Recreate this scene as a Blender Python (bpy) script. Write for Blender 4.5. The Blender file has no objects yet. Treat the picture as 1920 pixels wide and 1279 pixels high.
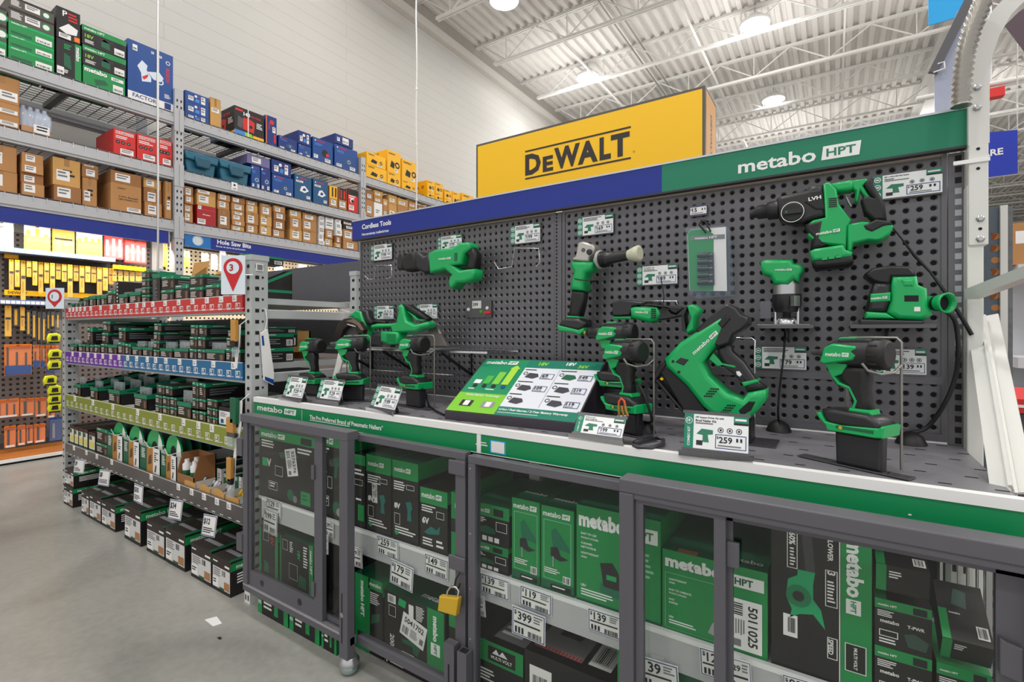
import bpy, math, random
from mathutils import Vector, Matrix
from math import sin, cos, pi, radians as R

sc = bpy.context.scene
COL = sc.collection
rnd = random.Random(7)

# ---------------------------------------------------------------- camera, world, lights
FPX, CX, HY, CAMH = 920.4, 960.0, 621.0, 1.24
YAW = math.atan((1563 - 960) / FPX)
cd = bpy.data.cameras.new('camera')
cam = bpy.data.objects.new('camera', cd)
COL.objects.link(cam)
cam.location = (0, 0, CAMH)
cam.rotation_euler = (pi / 2, 0, YAW)
cd.sensor_fit = 'HORIZONTAL'
cd.sensor_width = 36.0
cd.lens = FPX / 1920 * 36
cd.shift_y = -(639.5 - HY) / 1920
cd.clip_start = 0.02
cd.clip_end = 200
sc.camera = cam

wd = bpy.data.worlds.new('store_ambient')
sc.world = wd
wd.use_nodes = True
wd.node_tree.nodes['Background'].inputs[0].default_value = (1.0, 0.99, 0.98, 1)
wd.node_tree.nodes['Background'].inputs[1].default_value = 0.72

sc.view_settings.view_transform = 'Standard'
sc.view_settings.look = 'None'
sc.view_settings.gamma = 1
sc.view_settings.use_curve_mapping = False
sc.view_settings.exposure = 0.33
sc.cycles.use_denoising = True
sc.cycles.max_bounces = 7
sc.cycles.transparent_max_bounces = 12

def area(name, loc, size, power, rot=(0, 0, 0), size_y=None, color=(1, 0.98, 0.955)):
    l = bpy.data.lights.new(name, 'AREA')
    l.energy = power
    l.color = color
    l.size = size
    if size_y:
        l.shape = 'RECTANGLE'
        l.size_y = size_y
    o = bpy.data.objects.new(name, l)
    o.location = loc
    o.rotation_euler = rot
    COL.objects.link(o)
    return o

CEIL = 8.42
# the store's grid of high bay lamps: a lens that shines down; wide upward lights are added to brighten the deck
for lx in (-5.5, -1.45, 2.6, 7.5, 13.0):
    for ly in (-3.5, 0.8, 5.0, 11.96, 19.5, 29.0):
        if lx > 7 and (ly > 25 or ly < 0): continue
        far = (1.6 if ly > 11 else 1.0) * (0.6 if lx < -5 and ly < 11 else 1.5 if lx > 7 else 1)
        area('aisle_lamp', (lx, ly, CEIL - 0.5), 0.6, 80 * far)
        area('added_uplight', (lx, ly, CEIL - 1.7), 2.6, 24 * far, (pi, 0, 0))
# lamps of the aisle ahead, under the rack headers
area('header_tube', (-6.53, 1.6, 2.2), 0.08, 19, (0, R(32), 0), 2.4, (1, 0.93, 0.8))
area('header_tube', (-6.53, 4.05, 2.2), 0.08, 16, (0, R(30), 0), 2.4, (1, 0.93, 0.8))

# ---------------------------------------------------------------- pixel -> place
_fw = Vector((-sin(YAW), cos(YAW), 0)); _rt = Vector((cos(YAW), sin(YAW), 0))
def ray(px, py):
    return _fw + _rt * ((px - CX) / FPX) - Vector((0, 0, (py - HY) / FPX))
def onX(px, py, x):
    r = ray(px, py); return Vector((0, 0, CAMH)) + r * (x / r.x)
def onY(px, py, y):
    r = ray(px, py); return Vector((0, 0, CAMH)) + r * (y / r.y)
def onZ(px, py, z):
    r = ray(px, py); return Vector((0, 0, CAMH)) + r * ((z - CAMH) / r.z)
def tr(pts, y):
    return [(p.x, p.z) for p in (onY(a, b, y) for a, b in pts)]

# ---------------------------------------------------------------- materials
def lin(c):
    return c / 12.92 if c <= 0.04045 else ((c + 0.055) / 1.055) ** 2.4
def hexc(h):
    return tuple(lin(int(h[i:i + 2], 16) / 255) for i in (0, 2, 4)) + (1,)
MATS = {}
def M(name, hx, rough=0.5, metal=0.0, emit=0.0, noise=0.0, nscale=8.0, spec=0.5):
    if name in MATS and True:
        return MATS[name]
    m = bpy.data.materials.new(name)
    m.use_nodes = True
    nt = m.node_tree
    b = nt.nodes['Principled BSDF']
    c = hexc(hx)
    b.inputs['Base Color'].default_value = c
    b.inputs['Roughness'].default_value = rough
    b.inputs['Metallic'].default_value = metal
    b.inputs['Specular IOR Level'].default_value = spec
    if emit:
        b.inputs['Emission Color'].default_value = c
        b.inputs['Emission Strength'].default_value = emit
    if noise:
        tc = nt.nodes.new('ShaderNodeTexCoord')
        n = nt.nodes.new('ShaderNodeTexNoise')
        n.inputs['Scale'].default_value = nscale
        n.inputs['Detail'].default_value = 5
        mx = nt.nodes.new('ShaderNodeMix'); mx.data_type = 'RGBA'
        mx.inputs[6].default_value = tuple(x * (1 - noise) for x in c[:3]) + (1,)
        mx.inputs[7].default_value = tuple(min(1, x * (1 + noise)) for x in c[:3]) + (1,)
        nt.links.new(tc.outputs['Object'], n.inputs['Vector'])
        nt.links.new(n.outputs['Fac'], mx.inputs[0])
        nt.links.new(mx.outputs[2], b.inputs['Base Color'])
    MATS[name] = m
    return m
def MG(name, hx, alpha, rough=0.03):
    m = M(name, hx, rough)
    m.node_tree.nodes['Principled BSDF'].inputs['Alpha'].default_value = alpha
    return m

GREEN = M('tool_green', '08a659', 0.32)
GREEN_D = M('print_green_dark', '075c3c', 0.45)
GREEN_B = M('print_green', '0d8a45', 0.45)
FASCIA = M('fascia_green', '00874e', 0.4)
TEAL = M('header_green', '06795a', 0.45)
LIME = M('print_lime', '8fce2b', 0.45)
BLK = M('black_rubber', '141315', 0.5)
BLK2 = M('black_plastic', '212024', 0.35)
CARB = M('print_black', '161314', 0.5)
BROWNB = M('print_brown_black', '281c16', 0.5)
WHT = M('print_white', 'ecebea', 0.5)
PAPER = M('label_paper', 'eceae8', 0.6)
INK = M('ink', '17171a', 0.6)
GINK = M('grey_ink', '77777a', 0.6)
NAVY = M('header_navy', '06268a', 0.35)
NAVY2 = M('navy_rule', '16357e', 0.4)
BLU = M('print_blue', '08458f', 0.42)
BLUD = M('print_blue_dark', '0b2f78', 0.42)
BLUL = M('print_light_blue', '3f86d8', 0.42)
CYAN = M('banner_cyan', '13a6ea', 0.4)
YEL = M('sign_yellow', 'fcc506', 0.45)
YELB = M('print_yellow', 'f8b800', 0.45)
ORG = M('print_orange', 'f27c0c', 0.45)
RED = M('print_red', 'd2231f', 0.45)
REDD = M('print_red_dark', 'a5161d', 0.45)
PURP = M('strip_purple', '6c1f9e', 0.4)
STRB = M('strip_blue', '0a6596', 0.4)
OLIVE = M('strip_olive', '85902c', 0.4)
CARD = M('cardboard', 'b58350', 0.75, noise=0.12, nscale=5)
CARD2 = M('cardboard_tan', 'c99a58', 0.75, noise=0.1, nscale=5)
CARD3 = M('cardboard_brown', '9a693f', 0.75, noise=0.12, nscale=5)
TAPE = M('carton_tape', 'a07238', 0.3)
STEELG = M('rack_grey', 'b4b5b8', 0.45, 0.1, noise=0.06, nscale=3)
STEELW = M('post_offwhite', 'd9d9d4', 0.45, noise=0.03, nscale=6)
CHAR = M('gate_charcoal', '5b5a60', 0.42, 0.1)
PEG = M('pegboard_grey', '656468', 0.36, 0.3)
DARK = M('dark_gap', '141416', 0.8)
TOPM = M('counter_grey', '88868c', 0.38, 0.2, noise=0.06, nscale=7)
CHROME = M('chrome_wire', 'c9c9cb', 0.18, 0.95)
STEEL = M('brushed_steel', 'b9b9bb', 0.3, 0.9)
DSTEEL = M('dark_steel', '5e5d60', 0.35, 0.6)
BRASS = M('brass_yellow', 'd9b02f', 0.35, 0.35)
CLEAR = MG('clear_plastic', 'eef2f5', 0.06, 0.08)
GLASS = bpy.data.materials.new('door_glass')
GLASS.use_nodes = True
_n = GLASS.node_tree.nodes; _l = GLASS.node_tree.links; _n.clear()
_o = _n.new('ShaderNodeOutputMaterial'); _m = _n.new('ShaderNodeMixShader'); _t = _n.new('ShaderNodeBsdfTransparent'); _g = _n.new('ShaderNodeBsdfGlossy'); _f = _n.new('ShaderNodeLayerWeight'); _r = _n.new('ShaderNodeMapRange'); _p = _n.new('ShaderNodeMath')
_p.operation = 'POWER'; _p.inputs[1].default_value = 4
_r.inputs[3].default_value = 0.022; _r.inputs[4].default_value = 0.6
_t.inputs[0].default_value = (0.95, 0.965, 0.955, 1); _g.inputs['Roughness'].default_value = 0.03
_l.new(_f.outputs['Facing'], _p.inputs[0]); _l.new(_p.outputs[0], _r.inputs[0]); _l.new(_r.outputs[0], _m.inputs[0]); _l.new(_t.outputs[0], _m.inputs[1]); _l.new(_g.outputs[0], _m.inputs[2]); _l.new(_m.outputs[0], _o.inputs[0])
POLY = M('case_teal', '1d6680', 0.35)

# ---------------------------------------------------------------- text
_TX = {}
def text_geo(s, bold):
    k = (s, bold)
    if k in _TX:
        return _TX[k]
    cu = bpy.data.curves.new('t', 'FONT')
    cu.body = s
    cu.size = 1
    cu.resolution_u = 2
    cu.offset = bold
    o = bpy.data.objects.new('t', cu)
    COL.objects.link(o)
    me = bpy.data.meshes.new_from_object(o.evaluated_get(bpy.context.evaluated_depsgraph_get()))
    vs = [(v.co.x, v.co.y) for v in me.vertices]
    fs = [tuple(p.vertices) for p in me.polygons]
    bpy.data.objects.remove(o); bpy.data.curves.remove(cu); bpy.data.meshes.remove(me)
    x0 = min(v[0] for v in vs); x1 = max(v[0] for v in vs)
    y0 = min(v[1] for v in vs); y1 = max(v[1] for v in vs)
    vs = [((x - x0) / (x1 - x0), (y - y0) / max(1e-6, y1 - y0)) for x, y in vs]
    _TX[k] = (vs, fs, (x1 - x0) / max(1e-6, y1 - y0))
    return _TX[k]

# ---------------------------------------------------------------- mesh building
ORGN = {}
class MB:
    def __init__(s):
        s.v = []; s.f = []; s.fm = []; s.sm = []; s.mats = []
    def mi(s, m):
        if m not in s.mats: s.mats.append(m)
        return s.mats.index(m)
    def add(s, vs, fs, m, smooth=False):
        b = len(s.v); i = s.mi(m)
        s.v.extend(Vector(x) for x in vs)
        for f in fs:
            s.f.append(tuple(b + k for k in f)); s.fm.append(i); s.sm.append(smooth)
        return s
    def box(s, a, b, m, fm=None):
        x0, y0, z0 = a; x1, y1, z1 = b
        if x0 > x1: x0, x1 = x1, x0
        if y0 > y1: y0, y1 = y1, y0
        if z0 > z1: z0, z1 = z1, z0
        vs = [(x0, y0, z0), (x1, y0, z0), (x1, y1, z0), (x0, y1, z0), (x0, y0, z1), (x1, y0, z1), (x1, y1, z1), (x0, y1, z1)]
        F = {'-z': (0, 3, 2, 1), '+z': (4, 5, 6, 7), '-y': (0, 1, 5, 4), '+x': (1, 2, 6, 5), '+y': (2, 3, 7, 6), '-x': (3, 0, 4, 7)}
        b0 = len(s.v); s.v.extend(Vector(x) for x in vs)
        for k, f in F.items():
            s.f.append(tuple(b0 + q for q in f)); s.fm.append(s.mi((fm or {}).get(k, m))); s.sm.append(False)
        return s
    def bar(s, p, q, w, h, m, up=(0, 0, 1)):
        p = Vector(p); q = Vector(q); d = (q - p).normalized(); up = Vector(up)
        if abs(d.dot(up)) > 0.98: up = Vector((0, 1, 0))
        a = d.cross(up).normalized(); b = a.cross(d).normalized()
        c = [(-w / 2, -h / 2), (w / 2, -h / 2), (w / 2, h / 2), (-w / 2, h / 2)]
        vs = [p + a * x + b * y for x, y in c] + [q + a * x + b * y for x, y in c]
        return s.add(vs, [(3, 2, 1, 0), (4, 5, 6, 7), (0, 1, 5, 4), (1, 2, 6, 5), (2, 3, 7, 6), (3, 0, 4, 7)], m)
    def quad(s, o, u, v, m):
        o = Vector(o); u = Vector(u); v = Vector(v)
        return s.add([o, o + u, o + u + v, o + v], [(0, 1, 2, 3)], m)
    def tube(s, pts, r, m, n=7, caps=True):
        pts = [Vector(p) for p in pts]; rs = r if isinstance(r, (list, tuple)) else [r] * len(pts)
        vs = []; prev = None
        for i, p in enumerate(pts):
            d = ((pts[min(i + 1, len(pts) - 1)] - pts[max(i - 1, 0)])).normalized()
            if prev is None:
                a = d.cross(Vector((0, 0, 1)) if abs(d.z) < 0.9 else Vector((1, 0, 0))).normalized()
            else:
                a = (prev - d * prev.dot(d)).normalized()
            prev = a; b = d.cross(a)
            vs += [p + (a * cos(2 * pi * k / n) + b * sin(2 * pi * k / n)) * rs[i] for k in range(n)]
        fs = [(i * n + k, i * n + (k + 1) % n, (i + 1) * n + (k + 1) % n, (i + 1) * n + k) for i in range(len(pts) - 1) for k in range(n)]
        s.add(vs, fs, m, True)
        if caps:
            s.add(vs[:n][::-1], [tuple(range(n))], m); s.add(vs[-n:], [tuple(range(n))], m)
        return s
    def lathe(s, o, ax, prof, m, n=20, smooth=True):
        o = Vector(o); d = Vector(ax).normalized()
        a = d.cross(Vector((0, 0, 1)) if abs(d.z) < 0.9 else Vector((1, 0, 0))).normalized(); b = d.cross(a)
        vs = [o + d * h + (a * cos(2 * pi * k / n) + b * sin(2 * pi * k / n)) * max(r, 1e-4) for r, h in prof for k in range(n)]
        fs = [(i * n + k, i * n + (k + 1) % n, (i + 1) * n + (k + 1) % n, (i + 1) * n + k) for i in range(len(prof) - 1) for k in range(n)]
        s.add(vs, fs, m, smooth)
        L = len(prof) - 1
        s.add(vs[:n][::-1], [tuple(range(n))], m); s.add(vs[L * n:], [tuple(range(n))], m)
        return s
    def prism(s, pts, t, m, O=(0, 0, 0), U=(1, 0, 0), V=(0, 0, 1), W=(0, -1, 0), r=0.0, seg=2, w0=None, mf=None, taper=1.0):
        """outline pts (u,v) given thickness t along W (centred, or from w0), edges rounded by r"""
        O = Vector(O); U = Vector(U); V = Vector(V); W = Vector(W)
        A = sum(pts[i][0] * pts[(i + 1) % len(pts)][1] - pts[(i + 1) % len(pts)][0] * pts[i][1] for i in range(len(pts)))
        if A < 0: pts = pts[::-1]
        n = len(pts)
        if w0 is None: w0 = -t / 2
        w1 = w0 + t
        def inset(d):
            if d <= 0: return list(pts)
            out = []
            for i in range(n):
                p0, p1, p2 = Vector(pts[i - 1]), Vector(pts[i]), Vector(pts[(i + 1) % n])
                e1 = (p1 - p0); e2 = (p2 - p1)
                if e1.length < 1e-7 or e2.length < 1e-7:
                    out.append(tuple(p1)); continue
                e1.normalize(); e2.normalize()
                n1 = Vector((-e1.y, e1.x)); n2 = Vector((-e2.y, e2.x))
                b = n1 + n2
                if b.length < 1e-5: out.append(tuple(p1)); continue
                b.normalize(); k = d / max(0.5, b.dot(n1))
                out.append((p1.x + b.x * k, p1.y + b.y * k))
            return out
        def ok(ps):
            for i in range(n):
                a, b = Vector(ps[i]), Vector(ps[(i + 1) % n]); o = Vector(pts[(i + 1) % n]) - Vector(pts[i])
                if (b - a).dot(o) < 0: return False
                for j in range(i + 2, n):
                    if (j + 1) % n == i: continue
                    c, d = Vector(ps[j]), Vector(ps[(j + 1) % n])
                    x = lambda p, q, t: (q.x - p.x) * (t.y - p.y) - (q.y - p.y) * (t.x - p.x)
                    if x(a, b, c) * x(a, b, d) < 0 and x(c, d, a) * x(c, d, b) < 0: return False
            return True
        rings = []; ri = 0
        if r > 0:
            for q in (1, 0.8, 0.6, 0.45, 0.3, 0.2, 0.1):
                if ok(inset(r * q)): ri = r * q; break
            for i in range(seg + 1):
                a = pi / 2 * i / seg
                rings.append((inset(ri * (1 - sin(a))), w0 + r * (1 - cos(a))))
            for i in range(seg + 1):
                a = pi / 2 * i / seg
                rings.append((inset(ri * (1 - cos(a))), w1 - r + r * sin(a)))
        else:
            rings = [(pts, w0), (pts, w1)]
        vs = [O + U * p[0] + V * p[1] + W * w for ps, w in rings for p in ps]
        fs = [(i * n + k, i * n + (k + 1) % n, (i + 1) * n + (k + 1) % n, (i + 1) * n + k) for i in range(len(rings) - 1) for k in range(n)]
        s.add(vs, fs, m, r >= 0.008)
        s.add(vs[:n][::-1], [tuple(range(n))], m)
        s.add(vs[-n:], [tuple(range(n))], mf or m)
        return s
    def ell(s, c, rad, m, n=14, k=9, rot=None):
        vs = []; fs = []
        for i in range(k + 1):
            t = pi * i / k
            for j in range(n):
                a = 2 * pi * j / n
                p = Vector((rad[0] * sin(t) * cos(a), rad[1] * sin(t) * sin(a), rad[2] * cos(t)))
                if rot: p = rot @ p
                vs.append(Vector(c) + p)
        for i in range(k):
            for j in range(n):
                fs.append((i * n + j, (i + 1) * n + j, (i + 1) * n + (j + 1) % n, i * n + (j + 1) % n))
        return s.add(vs, fs, m, True)
    def text(s, st, o, u, v, w, h, m, bold=0.02, fit=False):
        """text filling the w x h box at o (bottom left), u/v unit vectors"""
        vs, fs, asp = text_geo(st, bold)
        o = Vector(o); u = Vector(u); v = Vector(v)
        if fit:
            if asp * h < w: w = asp * h
            else:
                nh = w / asp; o = o + v * ((h - nh) / 2); h = nh
        return s.add([o + u * (x * w) + v * (y * h) for x, y in vs], fs, m)
    def build(s, name, parent=None, at=None, bevel=0, seg=2, link=True):
        o0 = Vector(at) if at is not None else (ORGN.get(parent.name, Vector((0, 0, 0))) if parent else Vector((0, 0, 0)))
        me = bpy.data.meshes.new(name)
        me.from_pydata([tuple(p - o0) for p in s.v], [], s.f)
        for m in s.mats: me.materials.append(m)
        me.polygons.foreach_set('material_index', s.fm)
        me.polygons.foreach_set('use_smooth', s.sm)
        me.update()
        o = bpy.data.objects.new(name, me)
        COL.objects.link(o)
        if parent: o.parent = parent
        elif at is not None:
            o.location = o0
        if parent is not None or at is not None:
            ORGN[o.name] = o0
        if bevel:
            b = o.modifiers.new('bevel', 'BEVEL'); b.width = bevel; b.segments = seg; b.limit_method = 'ANGLE'; b.angle_limit = R(40)
        return o

LABELS = set()
def tag(o, label, cat, group=None):
    o['label'] = label; o['category'] = cat
    if group: o['group'] = group
    return o
def thing(name, label, cat, loc=(0, 0, 0), group=None):
    o = bpy.data.objects.new(name, None)
    o.empty_display_size = 0.05
    COL.objects.link(o); o.location = loc
    ORGN[o.name] = Vector(loc)
    return tag(o, label, cat, group)
def struct(o):
    o['kind'] = 'structure'; return o
def dup(o, parent=None):
    c = o.copy(); COL.objects.link(c)
    if parent: c.parent = parent
    for ch in list(o.children): dup(ch, c)
    return c
ORD = ['', 'first', 'second', 'third', 'fourth', 'fifth', 'sixth', 'seventh', 'eighth', 'ninth', 'tenth', 'eleventh', 'twelfth', 'thirteenth', 'fourteenth', 'fifteenth', 'sixteenth', 'seventeenth', 'eighteenth', 'nineteenth', 'twentieth', 'twenty-first', 'twenty-second', 'twenty-third', 'twenty-fourth', 'twenty-fifth', 'twenty-sixth', 'twenty-seventh', 'twenty-eighth', 'twenty-ninth', 'thirtieth']

# a printed face: fractions (u,v) of a w x h rectangle
class Face:
    def __init__(s, mb, o, u, v, w, h, lift=0.0006):
        s.mb = mb; s.u = Vector(u); s.v = Vector(v); s.w = w; s.h = h
        s.n = s.u.cross(s.v); s.o = Vector(o); s.l = lift
    def at(s, a, b, k=1): return s.o + s.u * (a * s.w) + s.v * (b * s.h) + s.n * (s.l * k)
    def rect(s, a, b, c, d, m, k=1):
        s.mb.quad(s.at(a, b, k), s.u * ((c - a) * s.w), s.v * ((d - b) * s.h), m); return s
    def text(s, st, a, b, c, d, m, k=2, bold=0.02, fit=True):
        s.mb.text(st, s.at(a, b, k), s.u, s.v, (c - a) * s.w, (d - b) * s.h, m, bold, fit); return s
    def vtext(s, st, a, b, c, d, m, k=2, bold=0.03, down=True):
        if down: s.mb.text(st, s.at(a, d, k), -s.v, s.u, (d - b) * s.h, (c - a) * s.w, m, bold, True)
        else: s.mb.text(st, s.at(c, b, k), s.v, -s.u, (d - b) * s.h, (c - a) * s.w, m, bold, True)
        return s
    def poly(s, pts, m, k=1):
        s.mb.add([s.at(a, b, k) for a, b in pts], [tuple(range(len(pts)))], m); return s
    def disc(s, a, b, r, m, k=1, n=16, r2=None):
        # r as a fraction of h
        c = s.at(a, b, k)
        if r2 is None:
            s.mb.add([c + (s.u * cos(2 * pi * i / n) + s.v * sin(2 * pi * i / n)) * r * s.h for i in range(n)], [tuple(range(n))], m)
        else:
            s.mb.add([c + (s.u * cos(2 * pi * i / n) + s.v * sin(2 * pi * i / n)) * q * s.h for q in (r, r2) for i in range(n)],
                     [(i, (i + 1) % n, n + (i + 1) % n, n + i) for i in range(n)], m)
        return s
    def frame(s, a, b, c, d, t, m, k=1):
        tu = t / s.w; tv = t / s.h
        s.rect(a, b, c, b + tv, m, k); s.rect(a, d - tv, c, d, m, k); s.rect(a, b + tv, a + tu, d - tv, m, k); s.rect(c - tu, b + tv, c, d - tv, m, k)
        return s
    def lines(s, a, b, c, d, n, m, k=1, rag=0.35):
        """tiny unreadable print"""
        for i in range(n):
            y1 = d - (d - b) * i / n; y0 = y1 - (d - b) / n * 0.5
            s.rect(a, y0, a + (c - a) * (1 - rag * rnd.random()), y1, m, k)
        return s
    def bars(s, a, b, c, d, n, m, k=2):
        for i in range(n):
            x = a + (c - a) * i / n
            s.rect(x, b, x + (c - a) / n * rnd.choice((0.3, 0.5, 0.7)), d, m, k)
        return s
def front(mb, x0, x1, y, z0, z1): return Face(mb, (x0, y, z0), (1, 0, 0), (0, 0, 1), x1 - x0, z1 - z0)      # faces -Y
def sideX(mb, x, y0, y1, z0, z1): return Face(mb, (x, y0, z0), (0, 1, 0), (0, 0, 1), y1 - y0, z1 - z0)       # faces +X
def topZ(mb, x0, x1, y0, y1, z): return Face(mb, (x0, y0, z), (1, 0, 0), (0, 1, 0), x1 - x0, y1 - y0)
def sideY(mb, x0, x1, y, z0, z1): return front(mb, x0, x1, y, z0, z1)

def logo(F, a, b, c, d, m, bg=None, k=2):
    """the slab letters and the framed HPT of the tool maker's mark"""
    s = (c - a)
    F.text('metabo', a, b, a + s * 0.66, d, m, k, 0.022, False)
    if bg:
        F.poly([(a + s * 0.70, b), (a + s * 0.985, b), (c, b + (d - b) * 0.96), (a + s * 0.715, b + (d - b) * 0.96)], m, k)
        F.text('HPT', a + s * 0.74, b + (d - b) * 0.2, a + s * 0.96, b + (d - b) * 0.76, bg, k + 1, 0.02, False)
    else:
        F.text('HPT', a + s * 0.71, b, c, d, m, k, 0.02, False)
# ================================================================ the setting
def floor_mat():
    m = M('polished_concrete', 'a5a39d', 0.3)
    nt = m.node_tree; b = nt.nodes['Principled BSDF']
    tc = nt.nodes.new('ShaderNodeTexCoord')
    n1 = nt.nodes.new('ShaderNodeTexNoise'); n1.inputs['Scale'].default_value = 1.3; n1.inputs['Detail'].default_value = 7; n1.inputs['Distortion'].default_value = 0.8
    n2 = nt.nodes.new('ShaderNodeTexNoise'); n2.inputs['Scale'].default_value = 30; n2.inputs['Detail'].default_value = 4
    r = nt.nodes.new('ShaderNodeValToRGB')
    r.color_ramp.elements[0].position = 0.33; r.color_ramp.elements[0].color = hexc('83827d')
    r.color_ramp.elements[1].position = 0.68; r.color_ramp.elements[1].color = hexc('a6a49e')
    mx = nt.nodes.new('ShaderNodeMix'); mx.data_type = 'FLOAT'; mx.inputs[0].default_value = 0.25
    nt.links.new(tc.outputs['Object'], n1.inputs['Vector']); nt.links.new(tc.outputs['Object'], n2.inputs['Vector'])
    nt.links.new(n1.outputs['Fac'], mx.inputs[2]); nt.links.new(n2.outputs['Fac'], mx.inputs[3])
    nt.links.new(mx.outputs[0], r.inputs[0]); nt.links.new(r.outputs[0], b.inputs['Base Color'])
    rr = nt.nodes.new('ShaderNodeMapRange'); rr.inputs[3].default_value = 0.2; rr.inputs[4].default_value = 0.42
    nt.links.new(n1.outputs['Fac'], rr.inputs[0]); nt.links.new(rr.outputs[0], b.inputs['Roughness'])
    return m
def wall_mat():
    m = M('painted_block', 'c9c7c2', 0.75)
    nt = m.node_tree; b = nt.nodes['Principled BSDF']
    tc = nt.nodes.new('ShaderNodeTexCoord'); sx = nt.nodes.new('ShaderNodeSeparateXYZ'); cx = nt.nodes.new('ShaderNodeCombineXYZ')
    nt.links.new(tc.outputs['Object'], sx.inputs[0]); nt.links.new(sx.outputs['Y'], cx.inputs['X']); nt.links.new(sx.outputs['Z'], cx.inputs['Y'])
    br = nt.nodes.new('ShaderNodeTexBrick')
    br.inputs['Scale'].default_value = 1; br.inputs['Brick Width'].default_value = 6.0; br.inputs['Row Height'].default_value = 0.218
    br.inputs['Mortar Size'].default_value = 0.004; br.inputs['Mortar Smooth'].default_value = 0.3
    br.inputs['Color1'].default_value = hexc('cac8c3'); br.inputs['Color2'].default_value = hexc('cac8c3'); br.inputs['Mortar'].default_value = hexc('b4b2ad')
    nt.links.new(cx.outputs[0], br.inputs['Vector']); nt.links.new(br.outputs['Color'], b.inputs['Base Color'])
    bp = nt.nodes.new('ShaderNodeBump'); bp.inputs['Strength'].default_value = 0.35; bp.inputs['Distance'].default_value = 0.004; bp.invert = True
    nt.links.new(br.outputs['Fac'], bp.inputs['Height']); nt.links.new(bp.outputs[0], b.inputs['Normal'])
    return m
XW = -7.65
mb = MB(); mb.box((-9, -6, -0.1), (34, 46, 0), floor_mat()); struct(mb.build('floor'))
mb = MB(); mb.box((XW - 0.2, -6, 0), (XW, 46, CEIL + 0.3), wall_mat()); struct(mb.build('wall_left'))
mb = MB(); mb.box((XW, 45.6, 0), (34, 46, CEIL + 0.3), M('painted_block_far', 'd2cfca', 0.75)); struct(mb.build('wall_far'))
DECK = M('roof_deck_white', 'd8d5d1', 0.6)
JOI = M('joist_white', 'e2e0dd', 0.55)
mb = MB()
prof = []; x = XW
while x < 30:
    prof += [(x, CEIL + 0.075), (x + 0.075, CEIL + 0.075), (x + 0.105, CEIL), (x + 0.2, CEIL)]; x += 0.23
n = len(prof)
mb.add([(a, -3, b) for a, b in prof] + [(a, 45.6, b) for a, b in prof], [(i, i + 1, n + i + 1, n + i) for i in range(n - 1)], DECK)
mb.box((XW, -3, CEIL + 0.12), (30, 45.6, CEIL + 0.2), DECK)
struct(mb.build('ceiling'))
# ledger along the block wall
mb = MB(); mb.box((XW, -5, 7.93), (XW + 0.16, 45.5, 8.12), M('ledger_paint', 'cfcbc5', 0.6)); mb.box((XW, -5, 8.12), (XW + 0.1, 45.5, CEIL), M('upper_wall_paint', 'a9a49d', 0.7))
struct(mb.build('trim_1'))
# steel joists
k = 2
def joist(y):
    global k
    mb = MB()
    x0, x1 = -7.0, 26.0
    mb.box((XW + 0.1, y - 0.05, CEIL - 0.06), (x1, y - 0.008, CEIL - 0.004), JOI); mb.box((XW + 0.1, y + 0.008, CEIL - 0.06), (x1, y + 0.05, CEIL - 0.004), JOI)
    mb.box((x0, y - 0.05, 7.79), (x1, y - 0.01, 7.85), JOI); mb.box((x0, y + 0.01, 7.79), (x1, y + 0.05, 7.85), JOI)
    x = x0 + 0.35; step = 0.82
    mb.bar((XW + 0.3, y, CEIL - 0.05), (x, y, 7.83), 0.03, 0.03, JOI, (0, 1, 0))
    while x + 2 * step < x1:
        mb.bar((x, y, 7.83), (x + step, y, CEIL - 0.05), 0.025, 0.025, JOI, (0, 1, 0))
        mb.bar((x + step, y, CEIL - 0.05), (x + 2 * step, y, 7.83), 0.025, 0.025, JOI, (0, 1, 0))
        mb.bar((x, y, 7.83), (x, y, CEIL - 0.05), 0.022, 0.022, JOI, (0, 1, 0))
        x += 2 * step
    struct(mb.build('trim_%d' % k)); k += 1
for i in range(-1, 17):
    joist(7.8 + 2.1 * i - (0 if i < 1 else 0))
# bridging, conduit and a roof girder across the joists
mb = MB()
for x in (-5.2, -2.6, 0.2, 3.4):
    mb.box((x - 0.02, -3, 7.86), (x + 0.02, 45, 7.9), JOI)
struct(mb.build('trim_%d' % k)); k += 1
mb = MB()
mb.box((2.1, -3, 7.55), (2.5, 45, 7.6), JOI); mb.box((2.28, -3, 7.6), (2.32, 45, CEIL - 0.1), JOI); mb.box((2.1, -3, CEIL - 0.14), (2.5, 45, CEIL - 0.1), JOI)
struct(mb.build('trim_%d' % k)); k += 1
mb = MB()
for x in (-4.2, -3.95): mb.box((x - 0.015, 5, CEIL - 0.16), (x + 0.015, 40, CEIL - 0.13), M('grey_conduit', '8f8c88', 0.4, 0.3))
struct(mb.build('trim_%d' % k)); k += 1

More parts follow.
